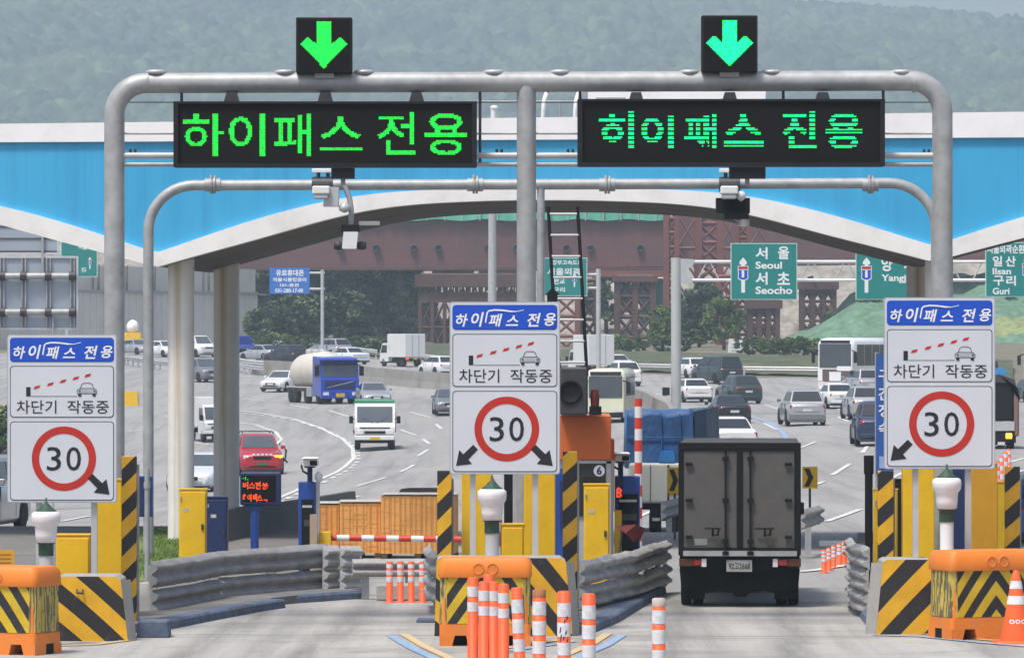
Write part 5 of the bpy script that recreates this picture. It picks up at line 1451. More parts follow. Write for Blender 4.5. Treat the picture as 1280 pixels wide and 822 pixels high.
def small_truck(name, label, loc, rz, body, load='bed', col=PW, load_col=None, group='vehicles on the highway', lit=False, bw=1.72, bh=1.75, bl=3.0, plate=None):
    t = thing(name, label, 'truck', loc, rz, group)
    L = 1.6 + bl
    y0 = -L / 2
    # cab: flat nose, raked windscreen
    prof = [(y0 + .06, .42), (y0, .55), (y0 - .0, .98), (y0 + .10, 1.10), (y0 + .42, 1.86), (y0 + .62, 1.94), (y0 + 1.45, 1.94), (y0 + 1.5, 1.8), (y0 + 1.5, .42)]
    q = MB(); q.prismx(prof, -.80, .80, col); q.build('cab', t, bevel=.05, seg=2)
    A = [(-.80, y0 + .10, 1.10), (.80, y0 + .10, 1.10), (.80, y0 + .42, 1.86), (-.80, y0 + .42, 1.86)]
    g = MB(); g.face(inset(A, .88, .86, .012), glass_screen); g.build('windscreen', t)
    for sg in (-1, 1):
        x = sg * .812
        g = MB(); pts = [(x, y0 + .22, 1.14), (x, y0 + 1.25, 1.14), (x, y0 + 1.25, 1.76), (x, y0 + .48, 1.76)]
        g.face(pts if sg > 0 else pts[::-1], glass_dark); g.build('side_window', t)
        m_ = MB(); m_.box(min(sg * .86, sg * 1.02), max(sg * .86, sg * 1.02), y0 + .02, y0 + .12, 1.12, 1.42, black_metal); m_.bar((sg * .8, y0 + .15, 1.3), (sg * .92, y0 + .08, 1.3), .03, black_metal); m_.build('mirror', t)
        q = MB(); q.box(min(sg * .46, sg * .74), max(sg * .46, sg * .74), y0 - .03, y0 + .05, .66, .84, lamp_clear); q.build('headlight', t, bevel=.015)
        q = MB(); q.box(min(sg * .62, sg * .84), max(sg * .62, sg * .84), L / 2 - .04, L / 2 + .03, .58, .70, red_lit if lit and sg > 0 else lamp_red); q.build('tail_light', t)
    q = MB(); q.box(-.42, .42, y0 - .02, y0 + .03, .70, .80, black_metal); q.build('grille', t)
    q = MB(); q.box(-.78, .78, y0 - .06, y0 + .1, .43, .60, col); q.build('bumper', t, bevel=.02)
    MB().box(-.74, .74, y0 - .02, y0 + .1, .30, .42, black_metal).build('lower_valance', t)
    MB().box(-.76, .76, y0 - .015, y0 + .03, .645, .665, black_metal).build('bumper_gap', t)
    for sg in (-1, 1): MB().tube([(sg * .08, y0 + .11, 1.13), (sg * .5, y0 + .19, 1.34)], .012, black_metal, 5).build('wiper', t)
    MB().box(-.6, .6, y0 - .006, y0 + .03, .90, .96, dark_metal).build('badge_strip', t)
    q = MB(); q.box(-.2, .2, y0 - .075, y0 - .062, .44, .55, plate or plate_yellow); q.build('number_plate', t)
    q = MB(); q.box(-.2, .2, L / 2 + .0, L / 2 + .03, .58, .69, plate or plate_yellow); q.build('number_plate', t)
    q = MB(); q.box(-.45, .45, y0 + .8, L / 2 - .05, .45, .68, black_metal); q.build('chassis', t)
    yb = y0 + 1.58
    lc = load_col or col
    if load == 'box':
        q = MB(); q.box(-bw / 2, bw / 2, yb, L / 2, .78, .78 + bh, lc); q.build('cargo_box', t, bevel=.025)
        q = MB()
        for sg in (-1, 1): q.box(min(sg * .03, sg * (bw / 2 - .05)), max(sg * .03, sg * (bw / 2 - .05)), L / 2 + .003, L / 2 + .02, .84, .74 + bh, lc); q.tube([(sg * .3, L / 2 + .04, .84), (sg * .3, L / 2 + .04, .74 + bh)], .02, galv, 6)
        q.build('rear_door', t)
    else:
        q = MB(); q.box(-bw / 2, bw / 2, yb, L / 2, .72, .80, dark_metal)
        for sg in (-1, 1): q.box(min(sg * bw / 2, sg * (bw / 2 - .04)), max(sg * bw / 2, sg * (bw / 2 - .04)), yb, L / 2, .80, 1.15, lc)
        q.box(-bw / 2, bw / 2, L / 2 - .04, L / 2, .80, 1.15, lc); q.box(-bw / 2, bw / 2, yb, yb + .05, .8, 1.6, lc); q.build('load_bed', t)
        if load == 'green':
            q = MB(); r = random.Random(2)
            for k in range(7):
                q.tube([(-.75 + .22 * k, yb + .1, 1.25 + r.uniform(0, .7)), (-.7 + .22 * k, L / 2 - .2, 1.25 + r.uniform(0, .6))], .12, M('green_load', (.05, .25, .14), .6), 8)
            q.tube([(-.8, yb, 2.02), (.8, yb, 2.0)], .1, M('green_load', (.05, .25, .14), .6), 8); q.build('load', t)
    for sx in (-1, 1):
        wheel(t, sx * .70, y0 + .62, .33, .2); wheel(t, sx * .66, L / 2 - .85, .33, .34 if load == 'box' else .22)
    return t

# --- the dark box truck in the right toll lane
def box_truck():
    f = Fr(80.6, 924.5)
    t = thing('box_truck', 'dark grey box truck seen from behind in the right toll lane', 'truck', f.loc, -math.atan(300 / 6400))
    X, Z = f.x, f.z
    tb = M('truck_box_grey', (.050, .049, .047), .7, .0, .12, 3, dirt=(.13, .125, .115), dirt_amt=.5, dirt_scale=2.5)
    td = M('truck_door_grey', (.105, .100, .093), .7, .05, .10, 4, dirt=(.10, .095, .09), dirt_amt=.6, dirt_scale=3, bump=.1)
    tf = M('truck_frame_black', (.010, .010, .010), .75, 0, .2, spec=.2)
    hw = 76.5 / 80.6; z0, z1 = Z(694), Z(553)
    MB().box(-hw + .02, hw - .02, .06, 4.2, z0, z1 - .01, tb).build('cargo_box', t, bevel=.02)
    q = MB()
    q.box(-hw, hw, 0, .08, Z(563), z1, tf); q.box(-hw, -hw + .08, 0, .08, z0, Z(563), tf); q.box(hw - .08, hw, 0, .08, z0, Z(563), tf); q.box(-hw + .08, hw - .08, 0, .08, Z(690), Z(684), tf)
    q.box(X(921), X(928), -.012, .08, Z(684), Z(563), tf); q.build('door_frame', t, bevel=.008)
    MB().box(X(854), X(996), -.03, .08, Z(694.5), Z(688), galv).build('sill_bar', t)
    for a, b, rods, hinge, hd in ((854, 921, 907, 857, 1), (928, 993, 938, 990, -1)):
        d = MB().box(X(a) + .003, X(b) - .003, .02, .06, Z(684) + .003, Z(563) - .003, td).build('rear_door', t)
        r = MB(); r.tube([(X(rods), -.03, Z(690)), (X(rods), -.03, Z(560))], .016, tf, 8); r.build('lock_rod', d)
        for v in (573, 625, 676, 691): MB().box(X(rods - 4), X(rods + 4), -.045, -.0, Z(v + 2.5), Z(v - 2.5), tf).build('rod_keeper', d)
        k = MB(); hx = (X(881), X(901)) if hd > 0 else (X(944), X(968)); k.tube([(hx[0], -.05, Z(660)), (hx[1], -.05, Z(660))], .014, tf, 6); k.tube([((hx[0] + hx[1]) / 2 - .06 * 0, -.05, Z(660)), ((hx[0] + hx[1]) / 2, -.05, Z(669)), ((hx[0] + hx[1]) / 2 + .08, -.05, Z(668)), ((hx[0] + hx[1]) / 2 + .09, -.05, Z(661))], .015, tf, 6); k.build('handle', d)
        for v in (580, 625, 671): MB().box(X(min(hinge, hinge + 9 * hd)), X(max(hinge, hinge + 9 * hd)), -.03, -.0, Z(v + 2), Z(v - 2), tf).build('hinge', d)
    MB().face([(X(868), .012, Z(681)), (X(884), .012, Z(681)), (X(884), .012, Z(673)), (X(868), .012, Z(673))], M('faded_sticker', (.24, .24, .23), .6)).build('sticker', t)
    q = MB(); q.box(-hw + .02, hw - .02, .1, .3, Z(712), Z(695), tf)
    q.prism([(X(851), Z(735)), (X(880), Z(742)), (X(898), Z(740)), (X(915), Z(742)), (X(919), Z(747)), (X(932), Z(747)), (X(937), Z(742)), (X(955), Z(740)), (X(972), Z(742)), (X(998), Z(735)), (X(1000), Z(712)), (X(849), Z(712))], .35, .9, tf); q.build('undercarriage', t)
    for a, b in ((849, 884), (966, 1001)):
        e = [(a + b) / 2]
        l_ = MB(); l_.box(X(a), X(b), .02, .1, Z(708), Z(697), tf); l_.build('lamp_cluster', t, bevel=.01)
        left = a < 900
        MB().box(X(867 if left else 973), X(876 if left else 984), .005, .02, Z(706), Z(699), lamp_red).build('tail_light', t)
        MB().box(X(877 if left else 966), X(883 if left else 972), .005, .02, Z(708), Z(698), lamp_clear).build('reverse_light', t)
        MB().box(X(850 if left else 985), X(866 if left else 1000), .005, .02, Z(707), Z(698), M('brown_lens', (.10, .035, .015), .2)).build('turn_light', t)
    q = MB(); q.box(X(908), X(940), .0, .03, Z(714), Z(699.5), M('truck_plate', (.36, .36, .34), .5)); q.text('92고2668', X(911), X(937.5), Z(711), Z(703), -.004, ink, .01); q.build('number_plate', t, bevel=.0)
    for px0, px1 in ((850, 879), (970, 999)):
        for k in (0, 1):
            c = X(px0 + (px1 - px0) * (.25 + .5 * k)); wheel(t, c, 1.0, .40, (px1 - px0) / 80 / 2 - .01, tf)
    for sg in (-1, 1): wheel(t, sg * .78, 4.9, .40, .22, tf)
    MB().box(-.82, .82, 4.35, 5.8, .5, 2.05, tb).build('cab', t, bevel=.06)
    q = MB(); q.box(-.4, .4, .8, 5.0, .55, .75, tf); q.tube([(-.78, 1.0, .40), (.78, 1.0, .40)], .07, tf, 10); q.lathe([(.02, .28), (.17, .36), (.17, .48), (.02, .56)], tf, 14, cy=1.0); q.build('chassis', t)
    for sg in (-1, 1):
        if sg > 0:
            m_ = MB(); m_.box(X(1000), X(1009), 4.9, 5.0, Z(656), Z(640), black_metal); m_.bar((.8, 5.0, Z(645)), (X(1004), 4.95, Z(645)), .03, black_metal); m_.build('mirror', t, bevel=.02)
    for sg in (-1, 1): MB().box(sg * .72 - .18, sg * .72 + .18, .45, .47, .12, .62, tf).build('mud_flap', t)
box_truck()

# --- small cream truck under a blue tarpaulin
def tarp_truck():
    f = Fr(57, 830)
    t = thing('tarp_truck', 'cream cargo truck with its load under a bulging blue tarpaulin', 'truck', f.loc, R(0))
    X, Z = f.x, f.z
    tarp = M('blue_tarpaulin', (.038, .115, .29), .55, 0, .2, 2, dirt=(.02, .04, .09), dirt_amt=.6, dirt_scale=1.5, bump=.4)
    tarp2 = M('blue_tarpaulin_side', (.045, .085, .15), .6, 0, .2, 2, dirt=(.05, .05, .06), dirt_amt=.6, dirt_scale=1.5, bump=.4)
    q = MB(); r = random.Random(8)
    secs = []
    n = 15
    for k, y in enumerate((.0, .05, .25, .7, 1.3, 2.0, 2.6)):
        ring = []
        for j in range(n + 1):
            u = j / n; px = 782 + (868 - 782) * u
            ring.append((X(px), y + .02 * math.sin(u * 17), Z(585 - 3 * math.sin(u * 9)) if k == 0 else Z(585)))
        for j in range(n, -1, -1):
            u = j / n; px = 784 + (866 - 784) * u
            sag = .03 * math.sin(u * 12 + y * 3) + (.05 if k == 0 else 0)
            ring.append((X(px), y + (0.02 if k == 0 else 0), Z(514) - sag - (.06 if k == 0 else 0)))
        secs.append(ring)
    q.loft(secs, tarp, True)
    for u in (.12, .52, .82):
        px = 784 + 80 * u
        q.tube([(X(px), -.02, Z(517)), (X(px + 2), -.03, Z(550)), (X(px + 6 * (.5 - u)), -.02, Z(584))], .018, tarp, 6)
    q.tube([(X(784), -.02, Z(546)), (X(826), -.035, Z(547)), (X(866), -.02, Z(546))], .015, tarp, 6)
    q.build('tarpaulin', t)
    q = MB(); q.loft([[(X(868), .1, Z(590)), (X(884), .5, Z(590)), (X(904), 1.6, Z(585)), (X(906), 2.4, Z(585)), (X(866), 2.4, Z(585))], [(X(868), .1, Z(514)), (X(884), .5, Z(511)), (X(901), 1.6, Z(509)), (X(904), 2.4, Z(510)), (X(866), 2.4, Z(512))]], tarp2, False)
    q.build('side_tarpaulin', t, bevel=.04, seg=2)
    q = MB(); q.box(X(786), X(864), -.35, 1.1, Z(628), Z(578), PC); q.build('cab', t, bevel=.06, seg=3)
    q = MB(); q.prism([(X(823), Z(577)), (X(843.5), Z(577)), (X(842), Z(563.5)), (X(826), Z(563))], -.33, .0, M('sky_blue_visor', (.05, .30, .72), .35)); q.build('visor', t, bevel=.02)
    q = MB(); q.box(X(812), X(812.8), -.362, -.352, Z(626), Z(580), dark_metal); q.box(X(833.5), X(836), -.362, -.352, Z(626), Z(580), dark_metal); q.box(X(836), X(848), -.362, -.353, Z(618), Z(586), amber_paint); q.build('panel_gap', t)
    q = MB(); q.box(X(788), X(862), -.3, 2.6, Z(636), Z(628.5), black_metal); q.box(X(812), X(848), -.34, -.1, Z(650), Z(634), black_metal); q.build('chassis', t)
    for px in (819, 840): wheel(t, X(px), -.0, 12.5 / 57, .26)
    for px in (795, 858): wheel(t, X(px), 2.2, .3, .26)
    q = MB(); q.box(X(815), X(824), -.352, -.342, Z(650), Z(646), plate_white); q.build('number_plate', t)
tarp_truck()

# --- cement tanker
def tanker():
    g = at(425, 505); t = thing('tanker_truck', 'blue cab tanker truck with a pale cream cylindrical tank', 'truck', g, H(17), 'vehicles on the highway')
    pb = paint('cobalt', (.012, .05, .40))
    prof = [(0, .45), (-.02, .9), (.0, 1.55), (.10, 1.65), (.32, 2.55), (.55, 2.85), (1.9, 2.95), (2.0, 2.8), (2.0, .6)]
    q = MB(); q.prismx(prof, -1.22, 1.22, pb); q.build('cab', t, bevel=.06, seg=2)
    A = [(-1.22, .10, 1.65), (1.22, .10, 1.65), (1.22, .32, 2.55), (-1.22, .32, 2.55)]
    g_ = MB(); g_.face(inset(A, .90, .88, .015), glass_screen); g_.build('windscreen', t)
    MB().box(-1.2, 1.2, -.12, .3, 2.58, 2.72, black_metal).build('sun_visor', t)
    q = MB(); q.box(-.95, .95, -.05, .0, .95, 1.48, M('cab_grille_blue', (.01, .02, .10), .5)); q.add([(-.9, -.06, 1.02), (-.8, -.06, 1.0), (.9, -.06, 1.4), (.8, -.06, 1.43)], [(0, 1, 2, 3)], galv); q.build('grille', t)
    q = MB(); q.box(-1.2, 1.2, -.1, .3, .35, .85, pb); q.build('bumper', t, bevel=.04)
    q = MB(); q.box(-.28, .28, -.125, -.102, .45, .68, plate_yellow); q.build('number_plate', t)
    for sg in (-1, 1):
        q = MB(); q.box(sg * .92 - .18, sg * .92 + .18, -.13, -.08, .55, .75, lamp_clear); q.build('headlight', t)
        m_ = MB(); m_.box(sg * 1.42 - .13, sg * 1.42 + .13, .1, .25, 1.75, 2.35, black_metal); m_.bar((sg * 1.2, .3, 2.4), (sg * 1.4, .2, 2.35), .04, black_metal); m_.build('mirror', t)
        g_ = MB(); x = sg * 1.235; pts = [(x, .42, 1.65), (x, 1.5, 1.65), (x, 1.5, 2.5), (x, .62, 2.5)]; g_.face(pts if sg > 0 else pts[::-1], glass_dark); g_.build('side_window', t)
    q = MB(); q.lathe([(.35, 0), (1.0, .6), (1.18, 1.2), (1.18, 5.6), (1.0, 6.3), (.4, 6.7)], M('tank_cream', (.62, .58, .50), .45, 0, .06, .6, dirt=(.40, .36, .30), dirt_amt=.4), 28)
    q.v = [(x, z + 2.2, y + 2.0 - .04 * (z - 3)) for x, y, z in q.v]; q.build('tank', t)
    for y in (4.0, 5.6, 7.2): MB().lathe([(.3, 3.08), (.3, 3.33), (.24, 3.38)], galv, 14, cx=0, cy=y).build('hatch', t)
    q = MB(); q.box(-1.1, 1.1, 2.2, 8.8, .75, .98, M('chassis_brown', (.10, .05, .04), .7)); q.bar((-1.15, 2.6, 1.0), (-1.15, 8.7, 1.0), .08, galv); q.box(-1.2, -.6, 2.4, 3.6, .45, 1.0, galv); q.build('chassis', t)
    for y in (1.0, 3.9, 6.6, 7.8):
        for sg in (-1, 1): wheel(t, sg * 1.0, y, .5, .32)
tanker()

PBW = paint('bright_white', (.82, .82, .82))
# --- minibus and coach
def bus(name, label, loc, rz, W, Hh, L, col, band, group='vehicles on the highway', low=None):
    t = thing(name, label, 'bus', loc, rz, group)
    w = W / 2
    def sec(y, zb, ztop, hw): return [(-hw, y, zb), (-hw, y, ztop - .3), (-hw * .9, y, ztop - .08), (-hw * .6, y, ztop), (hw * .6, y, ztop), (hw * .9, y, ztop - .08), (hw, y, ztop - .3), (hw, y, zb)]
    q = MB(); q.loft([sec(0, .5, Hh - .35, w * .93), sec(.12, .32, Hh - .12, w * .98), sec(.5, .3, Hh, w), sec(L - .3, .3, Hh, w), sec(L, .5, Hh - .2, w * .95)], col, True); q.build('body', t)
    zs = Hh * .46
    g = MB(); g.box(-w * .88, w * .88, -.03, .3, zs, Hh - .40, glass_screen); g.build('windscreen', t, bevel=.04)
    MB().box(-w * .8, w * .8, -.04, .2, Hh - .36, Hh - .16, glass_dark).build('destination_box', t)
    for sg in (-1, 1):
        g = MB()
        x0, x1 = sg * (w - .05), sg * (w + .012)
        n = max(3, int(L / 1.6)); a = .7
        for k in range(n):
            y0 = a + (L - 1.2) * k / n; y1 = a + (L - 1.2) * (k + 1) / n - .08
            g.box(min(x0, x1), max(x0, x1), y0, y1, Hh * .50, Hh - .45, glass_dark)
        g.build('side_windows', t)
        m_ = MB(); m_.box(sg * (w + .2) - .1, sg * (w + .2) + .1, -.25, -.1, Hh * .55, Hh * .75, black_metal); m_.bar((sg * (w - .1), 0, Hh * .78), (sg * (w + .2), -.18, Hh * .75), .05, black_metal); m_.build('mirror', t)
        q = MB(); q.box(sg * w * .72 - .2, sg * w * .72 + .2, -.04, .1, .62, .82, lamp_clear); q.build('headlight', t)
        for y in (1.3 if L > 8 else 1.0, L - 2.4 if L > 8 else L - 1.3): wheel(t, sg * (w - .14), y, .48 if L > 8 else .38, .28)
        if band is not None: q = MB(); q.box(min(x0, sg * (w + .008)), max(x0, sg * (w + .008)), .6, L - .4, .55, .9, band); q.build('side_band', t)
    q = MB()
    if low is not None:
        q.box(-w * .9, w * .9, -.02, .1, .8, zs - .08, low); q.box(-w * .32, w * .32, -.035, .1, .85, zs - .25, col); q.box(-w * .95, -w * .7, -.035, .1, .85, zs - .05, col); q.box(w * .1, w * .9, -.035, .1, zs - .18, zs + .12, col)
    q.box(-w * .9, w * .9, -.06, .15, .32, .58, black_metal if low is None else col); q.build('front_trim', t)
    q = MB(); q.box(-.22, .22, -.08, -.062, .4, .54, plate_yellow); q.build('number_plate', t)
    return t
bus('minibus', 'pale lime minibus facing the camera beyond the toll booth', at(757, 529), H(-6), 2.05, 2.9, 7.0, PL, None)
b_ = bus('coach', 'big white coach with a brown lower front beside the right speed board', at(1044, 492), H(-24), 2.55, 3.7, 11.5, PBW, PG, low=M('coach_brown', (.13, .085, .08), .5))
b_ = bus('coach', 'white coach with a grid of windows at the far right edge', at(1300, 489), H(-30), 2.5, 3.2, 11.0, PW, None)

# --- oncoming cars
V = 'vehicles on the highway'
small_truck('delivery_truck', 'small white box truck between the two round canopy columns', at(262, 551), H(16), 'w', 'box', PW, bh=1.55)
car('car', 'ice white sedan half hidden between the round columns behind the yellow cabinet', 'car', at(251, 614), H(-8), 'sedan', PBLUEW, plate=plate_green)
c = car('recovery_car', 'red four-wheel drive with a roof rack above the red lit board', 'car', at(322, 593), H(8), 'suv', PR, rack=True, plate=plate_green)
q = MB(); q.box(.95, 1.12, -.4, -.1, 1.05, 1.35, white_paint); q.tube([(.9, .8, .4), (1.25, .9, .6), (1.3, .9, 1.0), (1.0, .8, 1.3)], .04, dark_metal, 6); q.tube([(1.0, .8, .8), (1.35, .9, .5)], .04, dark_metal, 6); q.build('tow_gear', c)
q = MB()
for sg in (-.5, .5): q.box(sg - .16, sg + .16, -1.25, -1.0, 1.0, 1.05, white_paint)
for k in range(5): q.box(-.42 + k * .18, -.30 + k * .18, -2.24, -2.2, .86, .94, white_paint)
q.build('bonnet_lettering', c)
q = MB(); q.box(.52, .85, -2.26, -2.2, .78, .88, amber_lit); q.build('lit_turn_light', c)
small_truck('flatbed_truck', 'white flatbed truck with a green load in the middle of the oncoming lanes', at(468, 561), H(2), 'dark', 'green', PW, bw=1.72, bl=3.0).scale = (1.2, 1.2, 1.15)
car('car', 'silver sedan just behind the blue tanker cab', 'car', at(466, 507), H(8), 'sedan', PS)
car('car', 'white sedan just left of the cream tanker', 'car', at(353, 489), H(-18), 'sedan', PW)
car('people_carrier', 'dark grey people carrier between the two round canopy columns', 'car', at(253, 477), H(24), 'mpv', PG, plate=plate_white)
car('car', 'white van roofed car behind the dark people carrier', 'car', at(246, 446), H(30), 'van', PW)
car('car', 'grey hatchback partly behind the left edge of the two-arrow speed board', 'car', at(561, 518), H(4), 'hatch', PG)
car('car', 'pale silver estate car at the left edge above the orange barrier', 'car', at(-38, 664), H(-9), 'mpv', PS)
car('car', 'white saloon on the far left behind the guard rail, upper one of two', 'car', at(166, 435), H(34), 'sedan', PW)
car('car', 'silver saloon on the far left behind the guard rail, lower one of two', 'car', at(171, 443), H(34), 'sedan', PS)
car('car', 'white saloon between the slim gantry pole and the stained column far back', 'car', at(205, 446), H(34), 'hatch', PW)
# --- outbound vehicles curving away to the left
small_truck('cargo_truck', 'blue cargo truck far off at the left end of the trees', at(312, 446), H(RV + 42), 'w', 'bed', PB, load_col=PB, bh=1.4)
car('car', 'silver topped saloon with a dark rear below the blue road sign', 'car', at(327, 451), H(RV + 40), 'sedan', PS, lower=PK)
car('car', 'black four-wheel drive left of the blue sign pole', 'car', at(357, 456), H(RV + 38), 'suv', PK)
car('car', 'silver estate car at the foot of the blue sign pole', 'car', at(413, 447), H(RV + 36), 'mpv', PS)
car('car', 'light grey saloon far back above the blue tanker cab', 'car', at(434, 455), H(RV + 34), 'sedan', PBLUEW)
small_truck('cargo_truck', 'white box truck with one lit tail lamp driving away before the trees', at(502, 458), H(RV + 30), 'w', 'box', PW, lit=True, bw=1.9, bh=1.9)
car('car', 'white hatchback driving away just left of the two-arrow speed board', 'car', at(548, 469), H(RV + 26), 'hatch', PW)
car('car', 'white four-wheel drive with a dark rear window beyond the pale lime minibus', 'car', at(777, 482), H(RV + 14), 'suv', PW)
car('car', 'white car whose roof shows above the white four-wheel drive', 'car', at(767, 466), H(RV + 18), 'sedan', PW)
small_truck('cargo_truck', 'white box truck seen behind the ladder', at(737, 469), H(RV + 22), 'w', 'box', PW, bw=2.1, bh=2.3)
car('car', 'white saloon at the foot of the road sign gantry pole', 'car', at(866, 502), H(RV + 8), 'sedan', PW)
car('car', 'small white car behind the white saloon beside the dark van', 'car', at(864, 472), H(RV + 18), 'hatch', PW)
car('van', 'dark green-grey van seen from behind under the Seoul sign', 'van', at(896, 479), H(RV + 24), 'van', PD, lower=PD)
car('car', 'dark four-wheel drive right of the black saloon', 'car', at(923, 504), H(RV + 14), 'suv', PD, lower=PD)
car('car', 'black saloon just above the dark box truck', 'car', at(910, 529), H(RV + 6), 'sedan', PK)
car('car', 'white saloon mostly hidden behind the top edge of the dark box truck', 'car', at(910, 566), H(RV + 6), 'sedan', PW)
car('car', 'silver sport utility car alone in the middle right lane', 'car', at(1002, 531), H(RV + 4), 'suv', PS, lower=PG)
car('car', 'white saloon in front of the coach', 'car', at(1045, 510), H(RV + 8), 'sedan', PW)
car('car', 'silver hatchback beside the tall blue banner', 'car', at(1079, 524), H(RV + 4), 'suv', PS)
car('car', 'silver car squeezed between the coach and the white saloon', 'car', at(1078, 494), H(RV + 12), 'mpv', PS)
car('car', 'dark car at the right edge below the window-grid coach', 'car', at(1290, 502), H(RV + 10), 'sedan', PD)
car('car', 'navy car partly hidden by the banner', 'car', at(1096, 556), H(RV), 'suv', PN)
# dark truck at the right edge
def dark_truck():
    g = at(1251, 561); s = F / g.y
    t = thing('open_truck', 'dark canvas backed truck with a lit orange lamp at the right edge', 'truck', g, R(RV))
    t.rotation_euler = (0, 0, 0)
    f = Fr(s, 1251, g.z); X, Z = f.x, f.z
    q = MB(); q.box(X(1228), X(1267), 0, 4.0, Z(526), Z(474), black_metal, .02); q.build('cargo_hood', t, bevel=.05)
    q = MB(); q.prism([(X(1228), Z(478)), (X(1262), Z(478)), (X(1274), Z(486)), (X(1275), Z(500)), (X(1268), Z(474)), (X(1250), Z(468)), (X(1228), Z(468))][::1], -.05, 3.9, dark_metal); q.build('canvas_top', t)
    q = MB(); q.box(X(1267.5), X(1274), -.02, 1.2, Z(545), Z(488), M('brown_canvas', (.20, .13, .10), .8)); q.build('side_canvas', t, bevel=.05)
    q = MB(); q.box(X(1228), X(1268), -.05, .05, Z(538), Z(526.5), galv_pale); q.build('tailgate', t)
    q = MB(); q.box(X(1228), X(1270), .0, .3, Z(553), Z(538.5), black_metal); q.box(X(1232), X(1264), .3, 4.5, Z(556), Z(545), black_metal); q.build('chassis', t)
    MB().box(X(1257), X(1265), -.06, -.01, Z(548), Z(541), amber_lit).build('tail_light', t, bevel=.02)
    MB().box(X(1232), X(1239), -.06, -.01, Z(548), Z(541), lamp_red).build('tail_light', t, bevel=.02)
    MB().box(X(1247), X(1256), -.03, -.005, Z(556), Z(552), plate_white).build('number_plate', t)
    for px in (1234, 1265): wheel(t, X(px), .7, .34, .26)
    for px in (1234, 1265): wheel(t, X(px), 4.2, .34, .26)
    q = MB(); q.box(X(1230), X(1268), 4.0, 5.4, Z(545), Z(480), PW); q.build('cab', t, bevel=.06)
    q = MB(); q.prism([(X(1248), Z(468)), (X(1262), Z(468)), (X(1256), Z(460)), (X(1249), Z(460))], .5, 1.4, M('blue_cover', (.04, .28, .62), .6)); q.prism([(X(1245), Z(467)), (X(1254), Z(467)), (X(1252), Z(452)), (X(1246), Z(450))], 1.6, 2.4, dark_metal); q.build('roof_load', t)
dark_truck()
f = Fr(62, 1278)
c = car('car', 'blue car almost hidden behind the right striped post', 'car', (f.X + .5, f.Y, 0), R(RV), 'hatch', paint('mid_blue', (.04, .12, .40)))
# ================================================================ roadside and background
wall_panel = M('precast_wall', (.62, .59, .55), .85, 0, .07, .3, dirt=(.30, .28, .26), dirt_amt=.5, dirt_scale=.3, stretch=(1, 1, .4))
wall_dark = M('wall_joint', (.20, .19, .18), .9)
steel_red = M('oxide_red_steel', (.20, .07, .058), .75, .1, .15, .8, dirt=(.12, .07, .065), dirt_amt=.5, dirt_scale=.4)
steel_brown = M('rusty_brown_steel', (.11, .06, .05), .8, .1, .2, .8, dirt=(.05, .04, .04), dirt_amt=.5)
net_teal = M('green_safety_net', (.10, .42, .29), .9, 0, .12, .3, dirt=(.2, .45, .36), dirt_amt=.5, dirt_scale=.3)

# big road sign seen from the back, left
def sign_back():
    f = Fr(40, 60)
    t = thing('road_sign', 'large grey road sign seen from behind with thick pipes at the left edge', 'road sign', f.loc)
    sb = M('sign_back_grey', (.36, .41, .47), .5, .2, .06, .6)
    edge = M('sign_back_rim', (.55, .58, .61), .5, .2, .04)
    for x0, x1, y0, y1 in ((-60, 74, 268, 318), (-60, 98, 320, 412)):
        q = MB(); q.box(f.x(x0), f.x(x1), .0, .03, f.z(y1), f.z(y0), sb); q.build('panel', t)
        q = MB(); w = 2.5
        q.box(f.x(x1 - w), f.x(x1), -.06, -.002, f.z(y1), f.z(y0), edge); q.box(f.x(x0), f.x(x1 - w), -.06, -.002, f.z(y0 + w), f.z(y0), edge); q.box(f.x(x0), f.x(x1 - w), -.06, -.002, f.z(y1), f.z(y1 - w), edge)
        q.build('rim', t)
    for y in (345, 390):
        MB().tube([f.p(-60, y, -.16), f.p(95, y, -.16)], .10, galv, 12).build('pipe', t)
    for px in (3, 30, 61, 91):
        q = MB(); q.box(f.x(px - 3), f.x(px - 1.5), -.10, -.004, f.z(409), f.z(323), galv); q.box(f.x(px + 1.5), f.x(px + 3), -.10, -.004, f.z(409), f.z(323), galv)
        for y in (345, 390): q.tube([f.p(px - 4, y, -.16), f.p(px + 4, y, -.16)], .135, dark_metal, 12)
        q.build('stiffener', t)
    q = MB()
    for y in (283, 298, 314): q.box(f.x(-60), f.x(71), -.03, -.004, f.z(y + .6), f.z(y - .6), dark_metal)
    q.box(f.x(52), f.x(55), -.12, -.05, f.z(345), f.z(270), galv); q.build('seam', t)
    MB().tube([f.p(67, 390, -.16), (f.x(67), -.16, 0)], .035, galv, 8).build('post', t)
    MB().tube([f.p(-40, 262, -.3), (f.x(-40), -.3, 0)], .2, galv, 14).build('mast', t)
sign_back()

